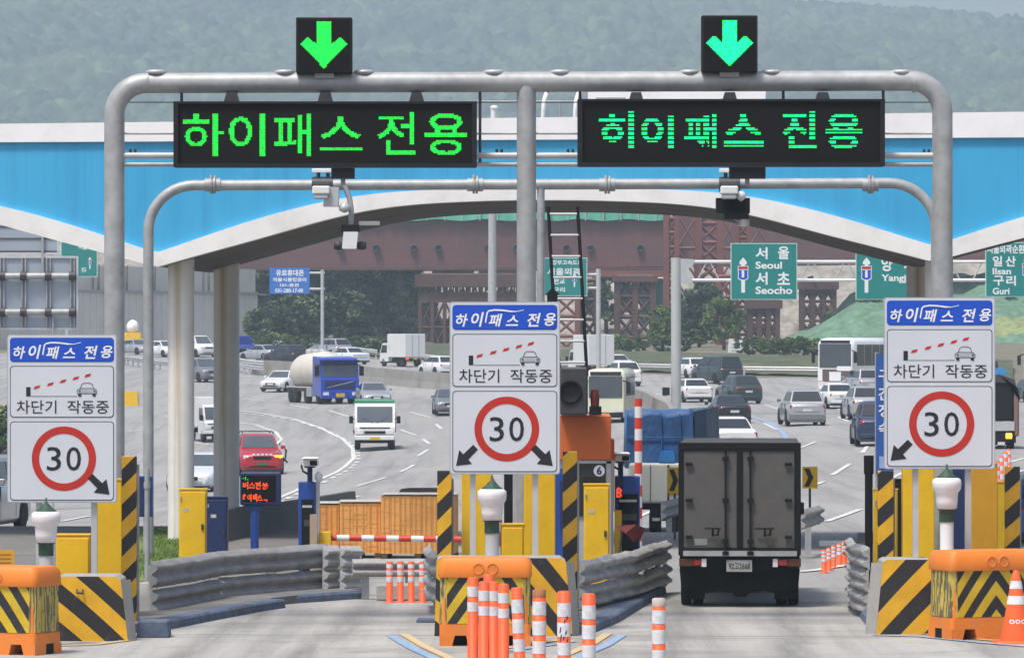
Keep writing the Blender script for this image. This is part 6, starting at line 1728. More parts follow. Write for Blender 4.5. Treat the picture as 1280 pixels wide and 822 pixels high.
# precast retaining wall and the panel fence above it
def wall():
    A, B = Vector(((75 - 640) / 11.9, F / 11.9, 0)), Vector(((322 - 640) / 11.2, F / 11.2, 0))
    A = A + (A - B) * .6
    base = A.copy(); base.z = 0
    t = thing('retaining_wall', 'tall pale precast panel wall with ribs behind the far left lanes', 'wall', base)
    d = (B - A).normalized(); n_ = Vector((d.y, -d.x, 0)); L = (B - A).length
    P = lambda u, o, z: tuple(A + d * u + n_ * o + Vector((0, 0, z)) - base)
    z0, z1, z2 = 2.4, 8.9, 9.2
    q = MB(); V = [P(0, 0, z0), P(L, 0, z0), P(L, 0, z1), P(0, 0, z1), P(0, -.6, z0), P(L, -.6, z0), P(L, -.6, z1), P(0, -.6, z1)]
    q.add(V, [(0, 1, 2, 3), (5, 4, 7, 6), (3, 2, 6, 7), (1, 5, 6, 2), (4, 0, 3, 7)], wall_panel); q.build('panels', t)
    q = MB(); u = 0
    while u < L:
        V = [P(u, .12, z0), P(u + .22, .12, z0), P(u + .22, .12, z1 - .1), P(u, .12, z1 - .1), P(u, .003, z0), P(u + .22, .003, z0), P(u + .22, .003, z1 - .1), P(u, .003, z1 - .1)]
        q.add(V, [(0, 1, 2, 3), (4, 0, 3, 7), (1, 5, 6, 2), (3, 2, 6, 7)], wall_panel); u += 1.25
    q.build('ribs', t)
    q = MB(); q.add([P(-.2, .2, z1), P(L, .2, z1), P(L, .2, z2), P(-.2, .2, z2), P(-.2, -.7, z1), P(L, -.7, z1), P(L, -.7, z2), P(-.2, -.7, z2)], [(0, 1, 2, 3), (3, 2, 6, 7), (1, 0, 4, 5)], concrete); q.build('coping', t)
    t2 = thing('panel_fence', 'pale noise fence with dark posts standing on top of the left retaining wall', 'fence', base)
    q = MB(); o = -2.2; q.add([P(0, o, z2 - .5), P(L + 3, o, z2 - .5), P(L + 3, o, z2 + 2.6), P(0, o, z2 + 2.6), P(0, o - .2, z2 - .5), P(L + 3, o - .2, z2 - .5), P(L + 3, o - .2, z2 + 2.6), P(0, o - .2, z2 + 2.6)], [(0, 1, 2, 3), (3, 2, 6, 7), (5, 4, 7, 6)], wall_panel); q.build('panels', t2)
    k = 0; u = 1.0
    while u < L + 2:
        q = MB(); w = .16; V = [P(u, o + .2, z2 - .5), P(u + w, o + .2, z2 - .5), P(u + w, o + .2, z2 + 2.7), P(u, o + .2, z2 + 2.7), P(u, o, z2 - .5), P(u + w, o, z2 - .5), P(u + w, o, z2 + 2.7), P(u, o, z2 + 2.7)]
        q.add(V, [(0, 1, 2, 3), (4, 0, 3, 7), (1, 5, 6, 2), (3, 2, 6, 7)], wall_dark); q.build('post', t2); u += (1.1 if k % 2 else 4.3); k += 1
    q = MB(); q.add([P(-2, 0, z1), P(L + 3, 0, z1), P(L + 3, -14, z1 + 1), P(-2, -14, z1 + 1)], [(0, 1, 2, 3)], earth); structure(q.build('terrace', None, base))
    return
wall()
# orange and yellow machines on the left
def machine(name, label, px, py, s, col, kind, z=None):
    f = Fr(s, px, z); t = thing(name, label, 'construction machine', (f.X, f.Y, f.z0))
    q = MB()
    for sg in (-1, 1): q.prismx([(-1.6, .0), (1.6, .0), (1.9, .35), (1.6, .75), (-1.6, .75), (-1.9, .35)], sg * 1.1 - .25, sg * 1.1 + .25, black_metal)
    q.build('track', t)
    MB().box(-1.3, 1.3, -1.6, 1.6, .85, 1.9, col, .1, .2).build('body', t, bevel=.08)
    MB().box(-1.25, -.2, -1.5, -.1, 1.9, 2.95, col, .1, .12).build('cab', t, bevel=.05)
    MB().box(-1.12, -.32, -1.53, -1.40, 2.05, 2.8, glass_dark).build('window', t)
    b = MB()
    if kind == 'arm':
        b.prism([(.2, 1.4), (.7, 1.2), (-.2, 3.4), (-1.0, 5.2), (-1.4, 5.1), (-.7, 3.2)], -1.5, -1.1, col); b.build('boom', t)
        c = MB(); c.prism([(-1.4, 5.4), (-1.0, 5.0), (-3.4, 8.6), (-3.8, 8.5)], -1.45, -1.15, dark_metal); c.build('arm', t)
        c = MB(); c.prism([(-3.8, 8.5), (-3.3, 8.6), (-3.5, 9.3), (-4.3, 9.1)], -1.8, -.8, dark_metal); c.build('bucket', t)
    else:
        b.prism([(.3, 1.6), (.8, 1.5), (1.6, 3.6), (1.3, 3.9)], -1.4, -1.1, col); b.build('boom', t)
        c = MB(); c.prism([(1.3, 3.9), (1.7, 3.6), (2.9, 2.2), (2.6, 2.0)], -1.4, -1.15, col); c.build('arm', t)
    return t
machine('excavator', 'orange excavator on the terrace above the left retaining wall', 126, 360, 10.9, M('machine_orange', (.62, .24, .06), .5), 'low', z=9.0)
_m = machine('excavator', 'excavator with a yellow boom and raised dark arm behind the green slope', 1046, 0, 10.75, M('machine_yellow', (.55, .32, .05), .6), 'arm', z=3.7); _m.scale = (.82, .82, .82)
g = at(150, 420)
small_truck('cargo_truck', 'white cab truck with a yellow tank at the foot of the left wall', at(135, 424), H(-60), 'w', 'bed', PW, load_col=yellow_paint)
f = Fr(12.6, 166); t = thing('yellow_tank', 'yellow and white machine parked at the foot of the left wall', 'machine', (f.X, f.Y, zt(f.Y)))
q = MB(); q.loft([rr_plan(.9, .7, .2, .5), rr_plan(.95, .75, .25, .9), rr_plan(.9, .7, .3, 1.5)], yellow_paint); q.build('body', t)
q = MB(); q.lathe([(.3, 1.5), (.6, 1.75), (.62, 2.2), (.4, 2.6), (.1, 2.75)], parapet_white, 12); q.build('drum', t)
for a, b in ((-.7, -.5), (.7, -.5), (-.7, .5), (.7, .5)): wheel(t, a, b, .35, .25)

# crash cushion on the left lanes
g = at(164, 507); t = thing('crash_cushion', 'yellow plastic crash block with a grey side standing on the left lanes', 'barrier', g)
q = MB(); q.prism([(-.45, 0), (.45, 0), (.36, .9), (-.40, .9)], 0, .6, yellow_paint); q.build('body', t, bevel=.03)
MB().prism([(.455, 0), (.95, 0), (.45, .88), (.37, .88)], .1, .55, galv_pale).build('side_wedge', t)

# median barrier wall and the roadside rails of the far carriageway
def draped_wall(name, label, pts, h, w, m, group=None, cat='barrier'):
    P = [G(*p) for p in pts]; base = P[0].copy()
    secs = []
    for i in range(len(P) - 1):
        n_ = max(2, int((P[i + 1] - P[i]).length / 3))
        for k in range(n_ + (1 if i == len(P) - 2 else 0)):
            p = P[i].lerp(P[i + 1], k / n_); d = P[i + 1] - P[i]; d.z = 0; d.normalize(); nn = Vector((d.y, -d.x, 0))
            z = zg(p.x, p.y)
            secs.append([tuple(Vector((p.x, p.y, z)) - base + nn * a + Vector((0, 0, b))) for a, b in ((-w / 2, -.05), (-w * .3, h * .4), (-w * .2, h), (w * .2, h), (w * .3, h * .4), (w / 2, -.05))])
    q = MB(); q.loft(secs, m, False); o = q.build(name, None, base); return tag(o, label, cat, group)
median_m = M('median_concrete', (.27, .26, .24), .85, 0, .12, .6, dirt=(.16, .15, .14), dirt_amt=.6, dirt_scale=.8, bump=.2)
draped_wall('median_barrier', 'long curved concrete median wall between the two carriageways', [(318, 468), (420, 474), (518, 484), (600, 490), (680, 494), (740, 498), (782, 506), (812, 517), (836, 532), (848, 556), (842, 590), (825, 625)], 1.15, .6, median_m)
draped_wall('lane_divider', 'low dark concrete wall behind the red lit board and the blue camera column', [(240, 692), (300, 679), (345, 672), (395, 662), (440, 652)], .75, .4, M('divider_dark', (.10, .10, .10), .85, 0, .1, 1))
def far_rail(name, label, pts, m, zlist=(.45,), gap=4.0):
    P = [G(*p) for p in pts]; base = P[0].copy()
    t = thing(name, label, 'guard rail', base, group='roadside guard rails of the highway')
    posts = []
    for zz in zlist:
        secs = []
        for i in range(len(P) - 1):
            n_ = max(2, int((P[i + 1] - P[i]).length / 3))
            for k in range(n_ + (1 if i == len(P) - 2 else 0)):
                p = P[i].lerp(P[i + 1], k / n_); d = P[i + 1] - P[i]; d.z = 0; d.normalize(); nn = Vector((d.y, -d.x, 0))
                secs.append([tuple(Vector((p.x, p.y, zg(p.x, p.y))) - base + nn * a + Vector((0, 0, zz + b))) for a, b in ((0, 0), (.09, .09), (.03, .17), (.09, .26), (0, .35), (-.03, .17))])
        q = MB(); q.loft(secs, m, False); q.build('beam', t)
    q = MB(); r = MB()
    for i in range(len(P) - 1):
        n_ = max(1, int((P[i + 1] - P[i]).length / gap))
        for k in range(n_):
            p = P[i].lerp(P[i + 1], k / n_); z = zg(p.x, p.y)
            MB().box(p.x - base.x - .07, p.x - base.x + .07, p.y - base.y - .16, p.y - base.y - .06, z - base.z - .1, z - base.z + .75, m).build('post', t)
    return t
rail_pale = M('pale_rail', (.50, .50, .49), .55, .2, .08, 1)
far_rail('guard_rail', 'pale guard rail at the foot of the dark trees on the far carriageway', [(300, 431), (365, 437), (470, 448), (545, 456), (640, 461)], rail_pale, gap=8)
far_rail('guard_rail', 'pale guard rail below the construction towers right of the sign gantry pole', [(700, 464), (800, 467), (930, 471), (1025, 472)], rail_pale, gap=8)
far_rail('guard_rail', 'grey guard rail with close posts on the far left before the white saloons', [(120, 447), (160, 457), (200, 463), (240, 467)], galv, gap=3)
far_rail('guard_rail', 'short piece of grey railing right of the second round column', [(292, 464), (312, 468), (330, 470)], galv_pale, zlist=(.4, .8), gap=3)

# signs on the highway
sg_green = M('sign_green_sheet', (.008, .21, .19), .45, 0, .05, .5)
sg_white = M('sign_letter_white', (.78, .80, .80), .4, 0, .03)
sg_rim = M('sign_rim_pale', (.50, .66, .62), .4)
def shield(q, f, cx, cy, k, y, num='1'):
    X = lambda a: f.x(cx + a * k); Z = lambda b: f.z(cy + b * k)
    q.flat([(X(-2.6), Z(27)), (X(2.6), Z(27)), (X(2.6), Z(-14)), (X(-2.6), Z(-14))], y, sg_white)
    q.flat([(X(-5), Z(-13)), (X(5), Z(-13)), (X(5), Z(-17)), (X(0), Z(-23)), (X(-5), Z(-17))], y - .002, sg_white)
    out = [(-7.5, 7), (-4, 9.5), (0, 10), (4, 9.5), (7.5, 7), (7, 0), (7.5, -6), (7.5, -11), (-7.5, -11), (-7.5, -6), (-7, 0)]
    q.flat([(X(a), Z(b)) for a, b in out], y - .004, sg_white)
    q.flat([(X(a * .86), Z(b * .86)) for a, b in out if b > -7], y - .006, sign_blue)
    q.flat([(X(-6.6), Z(-6.2)), (X(6.6), Z(-6.2)), (X(6.6), Z(-10.2)), (X(-6.6), Z(-10.2))], y - .008, sign_red)
    q.text(num, X(-2.0), X(1.6), Z(5.5), Z(-4.5), y - .010, sg_white, .04)
def green_board(f, t, x0, x1, y0, y1, words, sh=None, name='sign_board', y=0.0):
    q = MB(); q.box(f.x(x0), f.x(x1), y, y + .08, f.z(y1), f.z(y0), sg_rim); q.box(f.x(x0 + 1), f.x(x1 - 1), y - .012, y - .002, f.z(y1 - 1), f.z(y0 + 1), sg_green)
    q.build(name, t)
    q = MB()
    for w, a, b, c, d in words: q.text(w, f.x(a), f.x(b), f.z(d), f.z(c), y - .016, sg_white, .025)
    if sh: shield(q, f, sh[0], sh[1], sh[2], y - .016, sh[3])
    q.build('lettering', t)
def road_gantry():
    f = Fr(23, 845)
    t = thing('road_sign_gantry', 'pale pole and white truss boom over the outbound lanes', 'gantry', f.loc)
    MB().tube([(0, 0, 0), f.p(845, 322)], .27, M('gantry_pole_pale', (.46, .47, .46), .5, .1, .06, 1), 16).build('pole', t)
    MB().box(f.x(839), f.x(852), -.32, .32, 0, .15, galv).build('base_plate', t)
    q = MB(); q.tube([f.p(853, 327), f.p(1400, 327)], .09, white_paint, 10); q.tube([f.p(853, 350), f.p(1400, 350)], .09, white_paint, 10)
    q.tube([f.p(853, 327, 1.2), f.p(1400, 327, 1.2)], .08, white_paint, 8); q.tube([f.p(853, 350, 1.2), f.p(1400, 350, 1.2)], .08, white_paint, 8); q.build('boom', t)
    q = MB(); px = 872
    while px < 1390:
        q.tube([f.p(px, 350), f.p(px + 11, 328)], .045, galv_pale, 6); q.tube([f.p(px + 16, 328), f.p(px + 27, 350)], .045, galv_pale, 6)
        q.tube([f.p(px, 327, 0), f.p(px, 327, 1.2)], .035, galv_pale, 6); px += 43
    q.build('bracing', t)
    q = MB(); q.prism([(f.x(849), f.z(354)), (f.x(866), f.z(354)), (f.x(864), f.z(342)), (f.x(857), f.z(340)), (f.x(857), f.z(336)), (f.x(866), f.z(334)), (f.x(868), f.z(324)), (f.x(849), f.z(323))], -.12, .12, galv_pale); q.build('bracket', t)
    MB().box(f.x(828), f.x(837), -.15, .15, f.z(494), f.z(484), black_metal).build('control_box', t)
    f2 = Fr(23.05, 955)
    s = thing('direction_sign', 'green direction sign for Seoul and Seocho on the white truss', 'road sign', f2.loc, group='green direction signs over the outbound lanes')
    green_board(f2, s, 913, 996, 304, 374.5, [('서', 944, 959, 309, 324), ('울', 972, 986, 308, 324), ('Seoul', 944, 977, 327, 336), ('서', 944, 959, 340, 356), ('초', 971, 987, 340, 356), ('Seocho', 944, 990, 358, 367.5)], (928.5, 342, .88, '1'), y=-.35)
    f2 = Fr(23.05, 1110)
    s = thing('direction_sign', 'green direction sign for Yangjae half behind the canopy edge', 'road sign', f2.loc, group='green direction signs over the outbound lanes')
    green_board(f2, s, 1069, 1152, 304, 374.5, [('양', 1101, 1115, 321, 339), ('재', 1129, 1144, 321, 339), ('Yangjae', 1101, 1145, 343, 354)], (1082.5, 342, .88, '1'), y=-.35)
    f2 = Fr(23.05, 1280)
    s = thing('direction_sign', 'green direction sign for Ilsan and Guri at the right edge', 'road sign', f2.loc, group='green direction signs over the outbound lanes')
    green_board(f2, s, 1231, 1325, 303, 371, [('서울외곽순환', 1233, 1280, 306, 317), ('일', 1240, 1252, 320, 333), ('산', 1256, 1269, 320, 333), ('Ilsan', 1240, 1263, 335, 343), ('구', 1241, 1254, 344.5, 357), ('리', 1257, 1269, 344.5, 357), ('Guri', 1240, 1261, 359.5, 368)], (1283, 338, .8, '8'), y=-.35)
road_gantry()
f = Fr(14, 403); t = thing('information_sign', 'small blue information sign on a pale pole before the trees', 'road sign', f.loc)
MB().tube([(f.x(403), 0, 0), f.p(403, 337)], .16, galv_pale, 10).build('pole', t)
for y in (341, 361): MB().tube([f.p(387, y), f.p(406, y)], .10, galv_pale, 8).build('arm', t)
q = MB(); q.box(f.x(337), f.x(387), -.1, -.02, f.z(367), f.z(334.5), M('info_blue', (.03, .16, .52), .5)); q.build('board', t)
q = MB()
for w, a, b, c, d in (('유료휴대폰', 345, 380, 337, 345), ('직불식통행관리', 341, 383, 347, 352), ('101-휴관', 350, 374, 354, 358.5), ('031-280-17-00', 344, 379, 360.5, 365.5)): q.text(w, f.x(a), f.x(b), f.z(d), f.z(c), -.106, sg_white, .03)
q.build('lettering', t)
f = Fr(17, 748); t = thing('direction_sign', 'small green direction sign on a pale pole behind the ladder', 'road sign', f.loc)
MB().tube([(f.x(748), 0, 0), f.p(748, 336)], .17, galv_pale, 10).build('pole', t)
for y in (343, 360): MB().tube([f.p(730, y), f.p(751, y)], .1, galv_pale, 8).build('arm', t)
green_board(f, t, 680, 734, 322, 370, [('경부고속도로', 690, 728, 325, 331), ('서울외곽', 684, 726, 335, 344), ('판교', 692, 706, 347, 355), ('구리', 692, 706, 359, 365)], (718, 349, .35, '1'), y=-.2)
f = Fr(16, 100); t = thing('direction_sign', 'green direction sign with a red shield right of the big grey sign back', 'road sign', f.loc)
green_board(f, t, 76, 122, 302, 346, [('서울외곽', 98, 120, 305, 312), ('판교', 102, 108, 334, 340)], (112.5, 328, .3, '1'), y=-.1)
MB().tube([f.p(84, 300, .1), (f.x(84), .1, 0)], .15, galv_pale, 8).build('pole', t)
f = Fr(26, 787); t = thing('small_sign', 'small green lane sign beside the red and white pole', 'road sign', f.loc)
green_board(f, t, 781, 793, 527, 550, [('서울', 783, 792, 530, 537), ('판교', 783, 792, 540, 547)], None)
MB().tube([f.p(787, 529, .12), (f.x(787), .12, 0)], .05, galv, 8).build('pole', t)
f = Fr(13.5, 920); t = thing('white_notice_board', 'plain white notice board on legs before the rock cut', 'board', f.loc)
q = MB(); q.prism([(f.x(909), f.z(449)), (f.x(930), f.z(447)), (f.x(932), f.z(425)), (f.x(911), f.z(423))], 0, .15, white_paint); q.build('board', t)
q = MB()
for y in (430, 434, 438): q.box(f.x(914), f.x(928), -.02, -.004, f.z(y + .5), f.z(y - .5), galv)
q.build('text_lines', t)
MB().box(f.x(918), f.x(925), .02, .12, f.z(468), f.z(447), white_paint).build('leg', t)
def chevron(px0, px1, py0, py1, s, label, foot):
    f = Fr(s, (px0 + px1) / 2); t = thing('chevron_sign', label, 'road sign', f.loc, group='yellow chevron signs at the lane exit')
    MB().box(f.x(px0), f.x(px1), 0, .02, f.z(py1), f.z(py0), yellow_paint).build('board', t)
    w = px1 - px0; c = (py0 + py1) / 2; h = (py1 - py0) * .42
    q = MB()
    for sg in (-1, 1):
        P = [(f.x(px0 + w * .72), f.z(c)), (f.x(px0 + w * .45), f.z(c - sg * h)), (f.x(px0 + w * .12), f.z(c - sg * h)), (f.x(px0 + w * .38), f.z(c))]
        q.flat(P if sg < 0 else P[::-1], -.005, ink)
    q.build('chevron', t)
    MB().tube([(0, .05, 0), (0, .05, f.z(py1) + .1)], .025, dark_metal, 8).build('post', t)
chevron(1003, 1022, 583, 610, 62, 'yellow chevron sign on a thin post right of the dark box truck', 0)
chevron(834, 853, 584, 616, 60, 'yellow chevron sign half hidden by the left side of the dark box truck', 0)
# street lighting mast
f = Fr(18, 615); t = thing('lighting_mast', 'tall slender concrete mast left of the middle gantry post', 'mast', f.loc)
MB().tube([(0, 0, 0), f.p(615.5, 235)], .33, M('mast_concrete', (.40, .41, .40), .7), 14, r1=.26).build('shaft', t)
MB().tube([(-.1, 0, f.z(236)), (-.1, 0, f.z(232))], .3, galv, 10).build('cap', t)

# ---------------------------------------------------------------- viaduct under construction
def girder_material():
    m, n, l, b = _nt('scaffolded_girder'); v = coord(n, l)
    s = n.new('ShaderNodeSeparateXYZ'); l.new(v, s.inputs[0])
    gx = math_node(n, l, 'LESS_THAN', math_node(n, l, 'FRACT', math_node(n, l, 'DIVIDE', math_node(n, l, 'ADD', s.outputs[0], 200.0), .62)), .16)
    gz = math_node(n, l, 'LESS_THAN', math_node(n, l, 'FRACT', math_node(n, l, 'DIVIDE', s.outputs[2], .8)), .13)
    g = math_node(n, l, 'MAXIMUM', gx, gz)
    c = mixc(n, l, maprange(n, l, noise_node(n, l, v, .18, 5), .35, .65), (.175, .066, .058), (.115, .058, .054))
    c = mixc(n, l, math_node(n, l, 'MULTIPLY', g, .5), c, (.085, .06, .06))
    l.new(c, b.inputs['Base Color']); b.inputs['Roughness'].default_value = .85
    return m
gird_m = girder_material()
def viaduct():
    f = Fr(11, 640)
    t = thing('viaduct', 'long oxide red bridge girder under construction with green netting along its top', 'bridge', f.loc)
    X, Z = f.x, f.z
    q = MB(); q.prism([(X(265), Z(337)), (X(845), Z(333)), (X(845), Z(272)), (X(265), Z(276))], 0, 9, gird_m); q.build('girder', t)
    q = MB(); q.prism([(X(845.5), Z(333)), (X(1420), Z(325)), (X(1420), Z(262)), (X(845.5), Z(266))], 2, 9, gird_m); q.build('girder', t)
    q = MB(); q.box(X(262), X(848), -.35, 9.3, Z(337.5), Z(334), steel_brown); q.box(X(262), X(845), -.3, 9.2, Z(275.5), Z(273), steel_brown); q.build('flange', t)
    q = MB(); r = random.Random(1); V = []; n = 120
    for i in range(n + 1):
        px = 265 + (832 - 265) * i / n
        V += [(X(px), -.6 + .12 * math.sin(i * 1.7), Z(275 + 1.2 * math.sin(i * .5))), (X(px), -.55 + .12 * math.sin(i * 2.3 + 1), Z(267)), (X(px), -.5, Z(256 + 1.5 * math.sin(i * .9)))]
    q.add(V, [(3 * i + j, 3 * i + 3 + j, 3 * i + 4 + j, 3 * i + 1 + j) for i in range(n) for j in (0, 1)], net_teal, True); q.build('safety_net', t)
    for i in range(26):
        px = 270 + i * 22
        MB().box(X(px) - .05, X(px) + .05, -.75, -.65, Z(276), Z(258), galv_pale).build('net_post', t)
    for px in (517, 548, 610, 645, 708, 738, 800, 425, 470):
        c = MB(); c.lathe([(.42, 0), (.42, .5), (.30, .5), (.28, .1), (0, .1)], galv, 14); q = MB(); q.add([(x + X(px), -z, y + Z(310)) for x, y, z in c.v], c.f, dark_metal, True); q.build('porthole', t)
    q = MB(); q.box(X(722), X(845), -.8, 1.2, Z(346), Z(338), steel_red); q.build('cross_beam', t)
    q = MB(); q.box(X(540), X(592), 1, 8, Z(343), Z(338), steel_brown); q.build('bearing_beam', t)
viaduct()
def lattice(name, label, px0, px1, py0, py1, s, m, nlev, leg_w=.35, depth=3.0, cat='tower', group=None, inner=1, cap=None, fill=None):
    f = Fr(s, (px0 + px1) / 2); t = thing(name, label, cat, f.loc, group=group)
    x0, x1 = f.x(px0), f.x(px1); z0 = min(0, f.z(py1)); z1 = f.z(py0); w = leg_w
    xs = [x0 + (x1 - x0) * i / inner for i in range(inner + 1)]
    for y in (0, depth):
        for x in xs: MB().box(x - w / 2, x + w / 2, y - w / 2, y + w / 2, z0, z1, m).build('leg', t)
    q = MB(); b = w * .38
    for y in (0, depth):
        for i in range(inner):
            for k in range(nlev):
                a, c = z0 + (z1 - z0) * k / nlev, z0 + (z1 - z0) * (k + 1) / nlev
                q.bar((xs[i], y, a), (xs[i + 1], y, c), b, m); q.bar((xs[i + 1], y, a), (xs[i], y, c), b, m); q.bar((xs[i], y, c), (xs[i + 1], y, c), b * 1.3, m)
    for x in (x0, x1):
        for k in range(nlev):
            a, c = z0 + (z1 - z0) * k / nlev, z0 + (z1 - z0) * (k + 1) / nlev
            q.bar((x, 0, a), (x, depth, c), b, m)
    q.build('bracing', t)
    if cap: MB().box(x0 - .5, x1 + .5, -.6, depth + .6, z1 - cap, z1, m).build('cap_beam', t)
    return f, t
GT = 'steel erection towers along the viaduct'
lattice('erection_tower', 'tall thick red steel leg tower just left of the sign gantry pole', 833, 846, 255, 470, 11.6, steel_red, 12, .55, 2.0, group=GT)
f, t = lattice('erection_tower', 'tall red twin tower rising behind the pale gantry pole', 873, 900, 255, 470, 11.5, steel_red, 9, .75, 2.4, group=GT)
for x0, x1 in ((846, 873), (900, 922), (936, 962)):
    for k in range(4):
        a, b = 268 + k * 42, 268 + (k + 1) * 42
        MB().bar(f.p(x0, a, -.3), f.p(x1, b, -.3), .16, steel_red).build('cross_brace', t); MB().bar(f.p(x1, a, -.2), f.p(x0, b, -.2), .16, steel_red).build('cross_brace', t)
        MB().bar(f.p(x0, a, -.1), f.p(x1, a, -.1), .26, steel_red).build('tie_beam', t)
lattice('erection_tower', 'slim tall red tower left of the Seoul sign', 921, 936, 262, 470, 11.4, steel_red, 12, .5, 2.0, group=GT)
f, t = lattice('scaffold_bent', 'wide dark brown scaffold bent with a row of gaps behind the dark trees', 525, 662, 343, 475, 12.0, steel_brown, 4, .35, 4.0, inner=9, cap=1.3, group=GT)
q = MB()
for i in range(34): q.box(f.x(530 + i * 4), f.x(531.8 + i * 4), -.1, .0, f.z(365), f.z(354), steel_brown)
q.box(f.x(524), f.x(664), -.15, .3, f.z(378), f.z(365), steel_brown); q.build('railing', t)
q = MB(); q.box(f.x(525), f.x(662), 1.2, 1.4, f.z(470), f.z(398), M('scaffold_sheet', (.08, .075, .065), .9)); q.build('debris_sheet', t)
lattice('scaffold_bent', 'brown trestle below the red girder behind the ladder', 694, 722, 345, 470, 12.2, M('brick_red_steel', (.20, .07, .05), .8), 5, .5, 3.0, group=GT, cap=.8)
lattice('scaffold_bent', 'dark trestle right of the small green sign pole', 728, 746, 350, 472, 12.1, steel_brown, 5, .55, 3.0, group=GT)
lattice('scaffold_bent', 'dark brown trestle between the bushes and the ladder', 772, 816, 345, 472, 12.0, steel_brown, 5, .6, 3.0, group=GT, inner=2, cap=.6)
lattice('scaffold_bent', 'brown lattice trestle directly below the Seoul sign', 938, 972, 375, 474, 11.8, steel_brown, 4, .5, 3.0, group=GT, inner=3, cap=.9)
lattice('scaffold_bent', 'brown lattice trestle below the truss right of the Seoul sign', 1003, 1043, 352, 474, 10.62, steel_brown, 5, .5, 3.0, group=GT, inner=3, cap=.9)
lattice('scaffold_bent', 'slim brown trestle half behind the Seoul sign near the bushes', 898, 916, 345, 474, 11.9, steel_red, 5, .5, 3.0, group=GT)
f = Fr(10.8, 632); t = thing('bridge_pier', 'pale concrete bridge pier right of the slender mast', 'pier', f.loc)
MB().box(f.x(622), f.x(633), 0, 3, 0, f.z(338), M('pale_pier', (.50, .45, .36), .8)).build('shaft', t, bevel=.1)
MB().box(f.x(598), f.x(658), -.5, 3.5, f.z(345), f.z(337), concrete).build('cap_beam', t, bevel=.1)
f = Fr(10.9, 812); q = MB(); q.box(f.x(800), f.x(829), 0, .3, f.z(405), f.z(348), M('site_sheet', (.06, .20, .18), .9)); q.box(f.x(770), f.x(800), .1, .4, f.z(372), f.z(355), M('site_sheet', (.06, .20, .18), .9)); o = q.build('site_tarpaulin', None, f.loc); tag(o, 'dull teal tarpaulin hung under the red cross beam', 'tarpaulin')
MB().box(f.x(786), f.x(802), -.2, -.05, f.z(396), f.z(386), galv).build('pale_patch', o)

# ---------------------------------------------------------------- trees and bushes
leafA = [M('leaf_dark_pine', (.042, .076, .042), .8, 0, .5, .9), M('leaf_mid_pine', (.105, .15, .072), .8, 0, .5, .9)]
leafB = [M('leaf_green', (.075, .13, .035), .8, 0, .4, 1.5), M('leaf_light_green', (.14, .20, .06), .8, 0, .4, 1.5)]
def crown_mesh(seed, rx, ry, rz, nclump, nleaf, leaf, mats, cone=.0):
    r = random.Random(seed); q = MB()
    for c in range(nclump):
        while True:
            x, y, z = r.uniform(-1, 1), r.uniform(-1, 1), r.uniform(-1, 1)
            d = math.sqrt(x * x + y * y + z * z)
            if .35 < d < 1.08: break
        taper = 1 - cone * (z + 1) / 2
        cx, cy, cz = x * rx * taper, y * ry * taper, z * rz + rz
        cr = r.uniform(.12, .36) * min(rx, rz); m = mats[0] if r.random() < .55 else mats[1]
        for k in range(nleaf):
            a, b = r.uniform(0, 2 * PI), r.uniform(-1, 1); rad = cr * (r.random() ** .4)
            p = Vector((cx + rad * math.cos(a) * math.sqrt(1 - b * b), cy + rad * math.sin(a) * math.sqrt(1 - b * b), cz + rad * b * .75))
            u = Vector((r.gauss(0, 1), r.gauss(0, 1), r.gauss(0, .6))).normalized(); v = u.cross(Vector((r.gauss(0, 1), r.gauss(0, 1), r.gauss(0, 1)))).normalized()
            s = leaf * r.uniform(.6, 1.3)
            q.add([tuple(p - u * s - v * s * .5), tuple(p + u * s - v * s * .5), tuple(p + u * s * .7 + v * s * .6), tuple(p - u * s * .6 + v * s * .5)], [(0, 1, 2, 3)], m)
    return q
def trunk_mesh(seed, h, r0, spread):
    r = random.Random(seed); q = MB()
    q.tube([(0, 0, 0), (r.uniform(-.1, .1), 0, h * .35), (r.uniform(-.25, .25), r.uniform(-.2, .2), h * .7), (0, 0, h * .98)], r0, trunk_bark, 8, r1=r0 * .2)
    for k in range(7):
        z = h * r.uniform(.25, .8); a = r.uniform(0, 2 * PI); l_ = spread * r.uniform(.5, .9)
        q.tube([(0, 0, z), (math.cos(a) * l_ * .5, math.sin(a) * l_ * .5, z + l_ * .25), (math.cos(a) * l_, math.sin(a) * l_, z + l_ * .55)], r0 * .35, trunk_bark, 5, r1=r0 * .08)
    return q
protos = {}
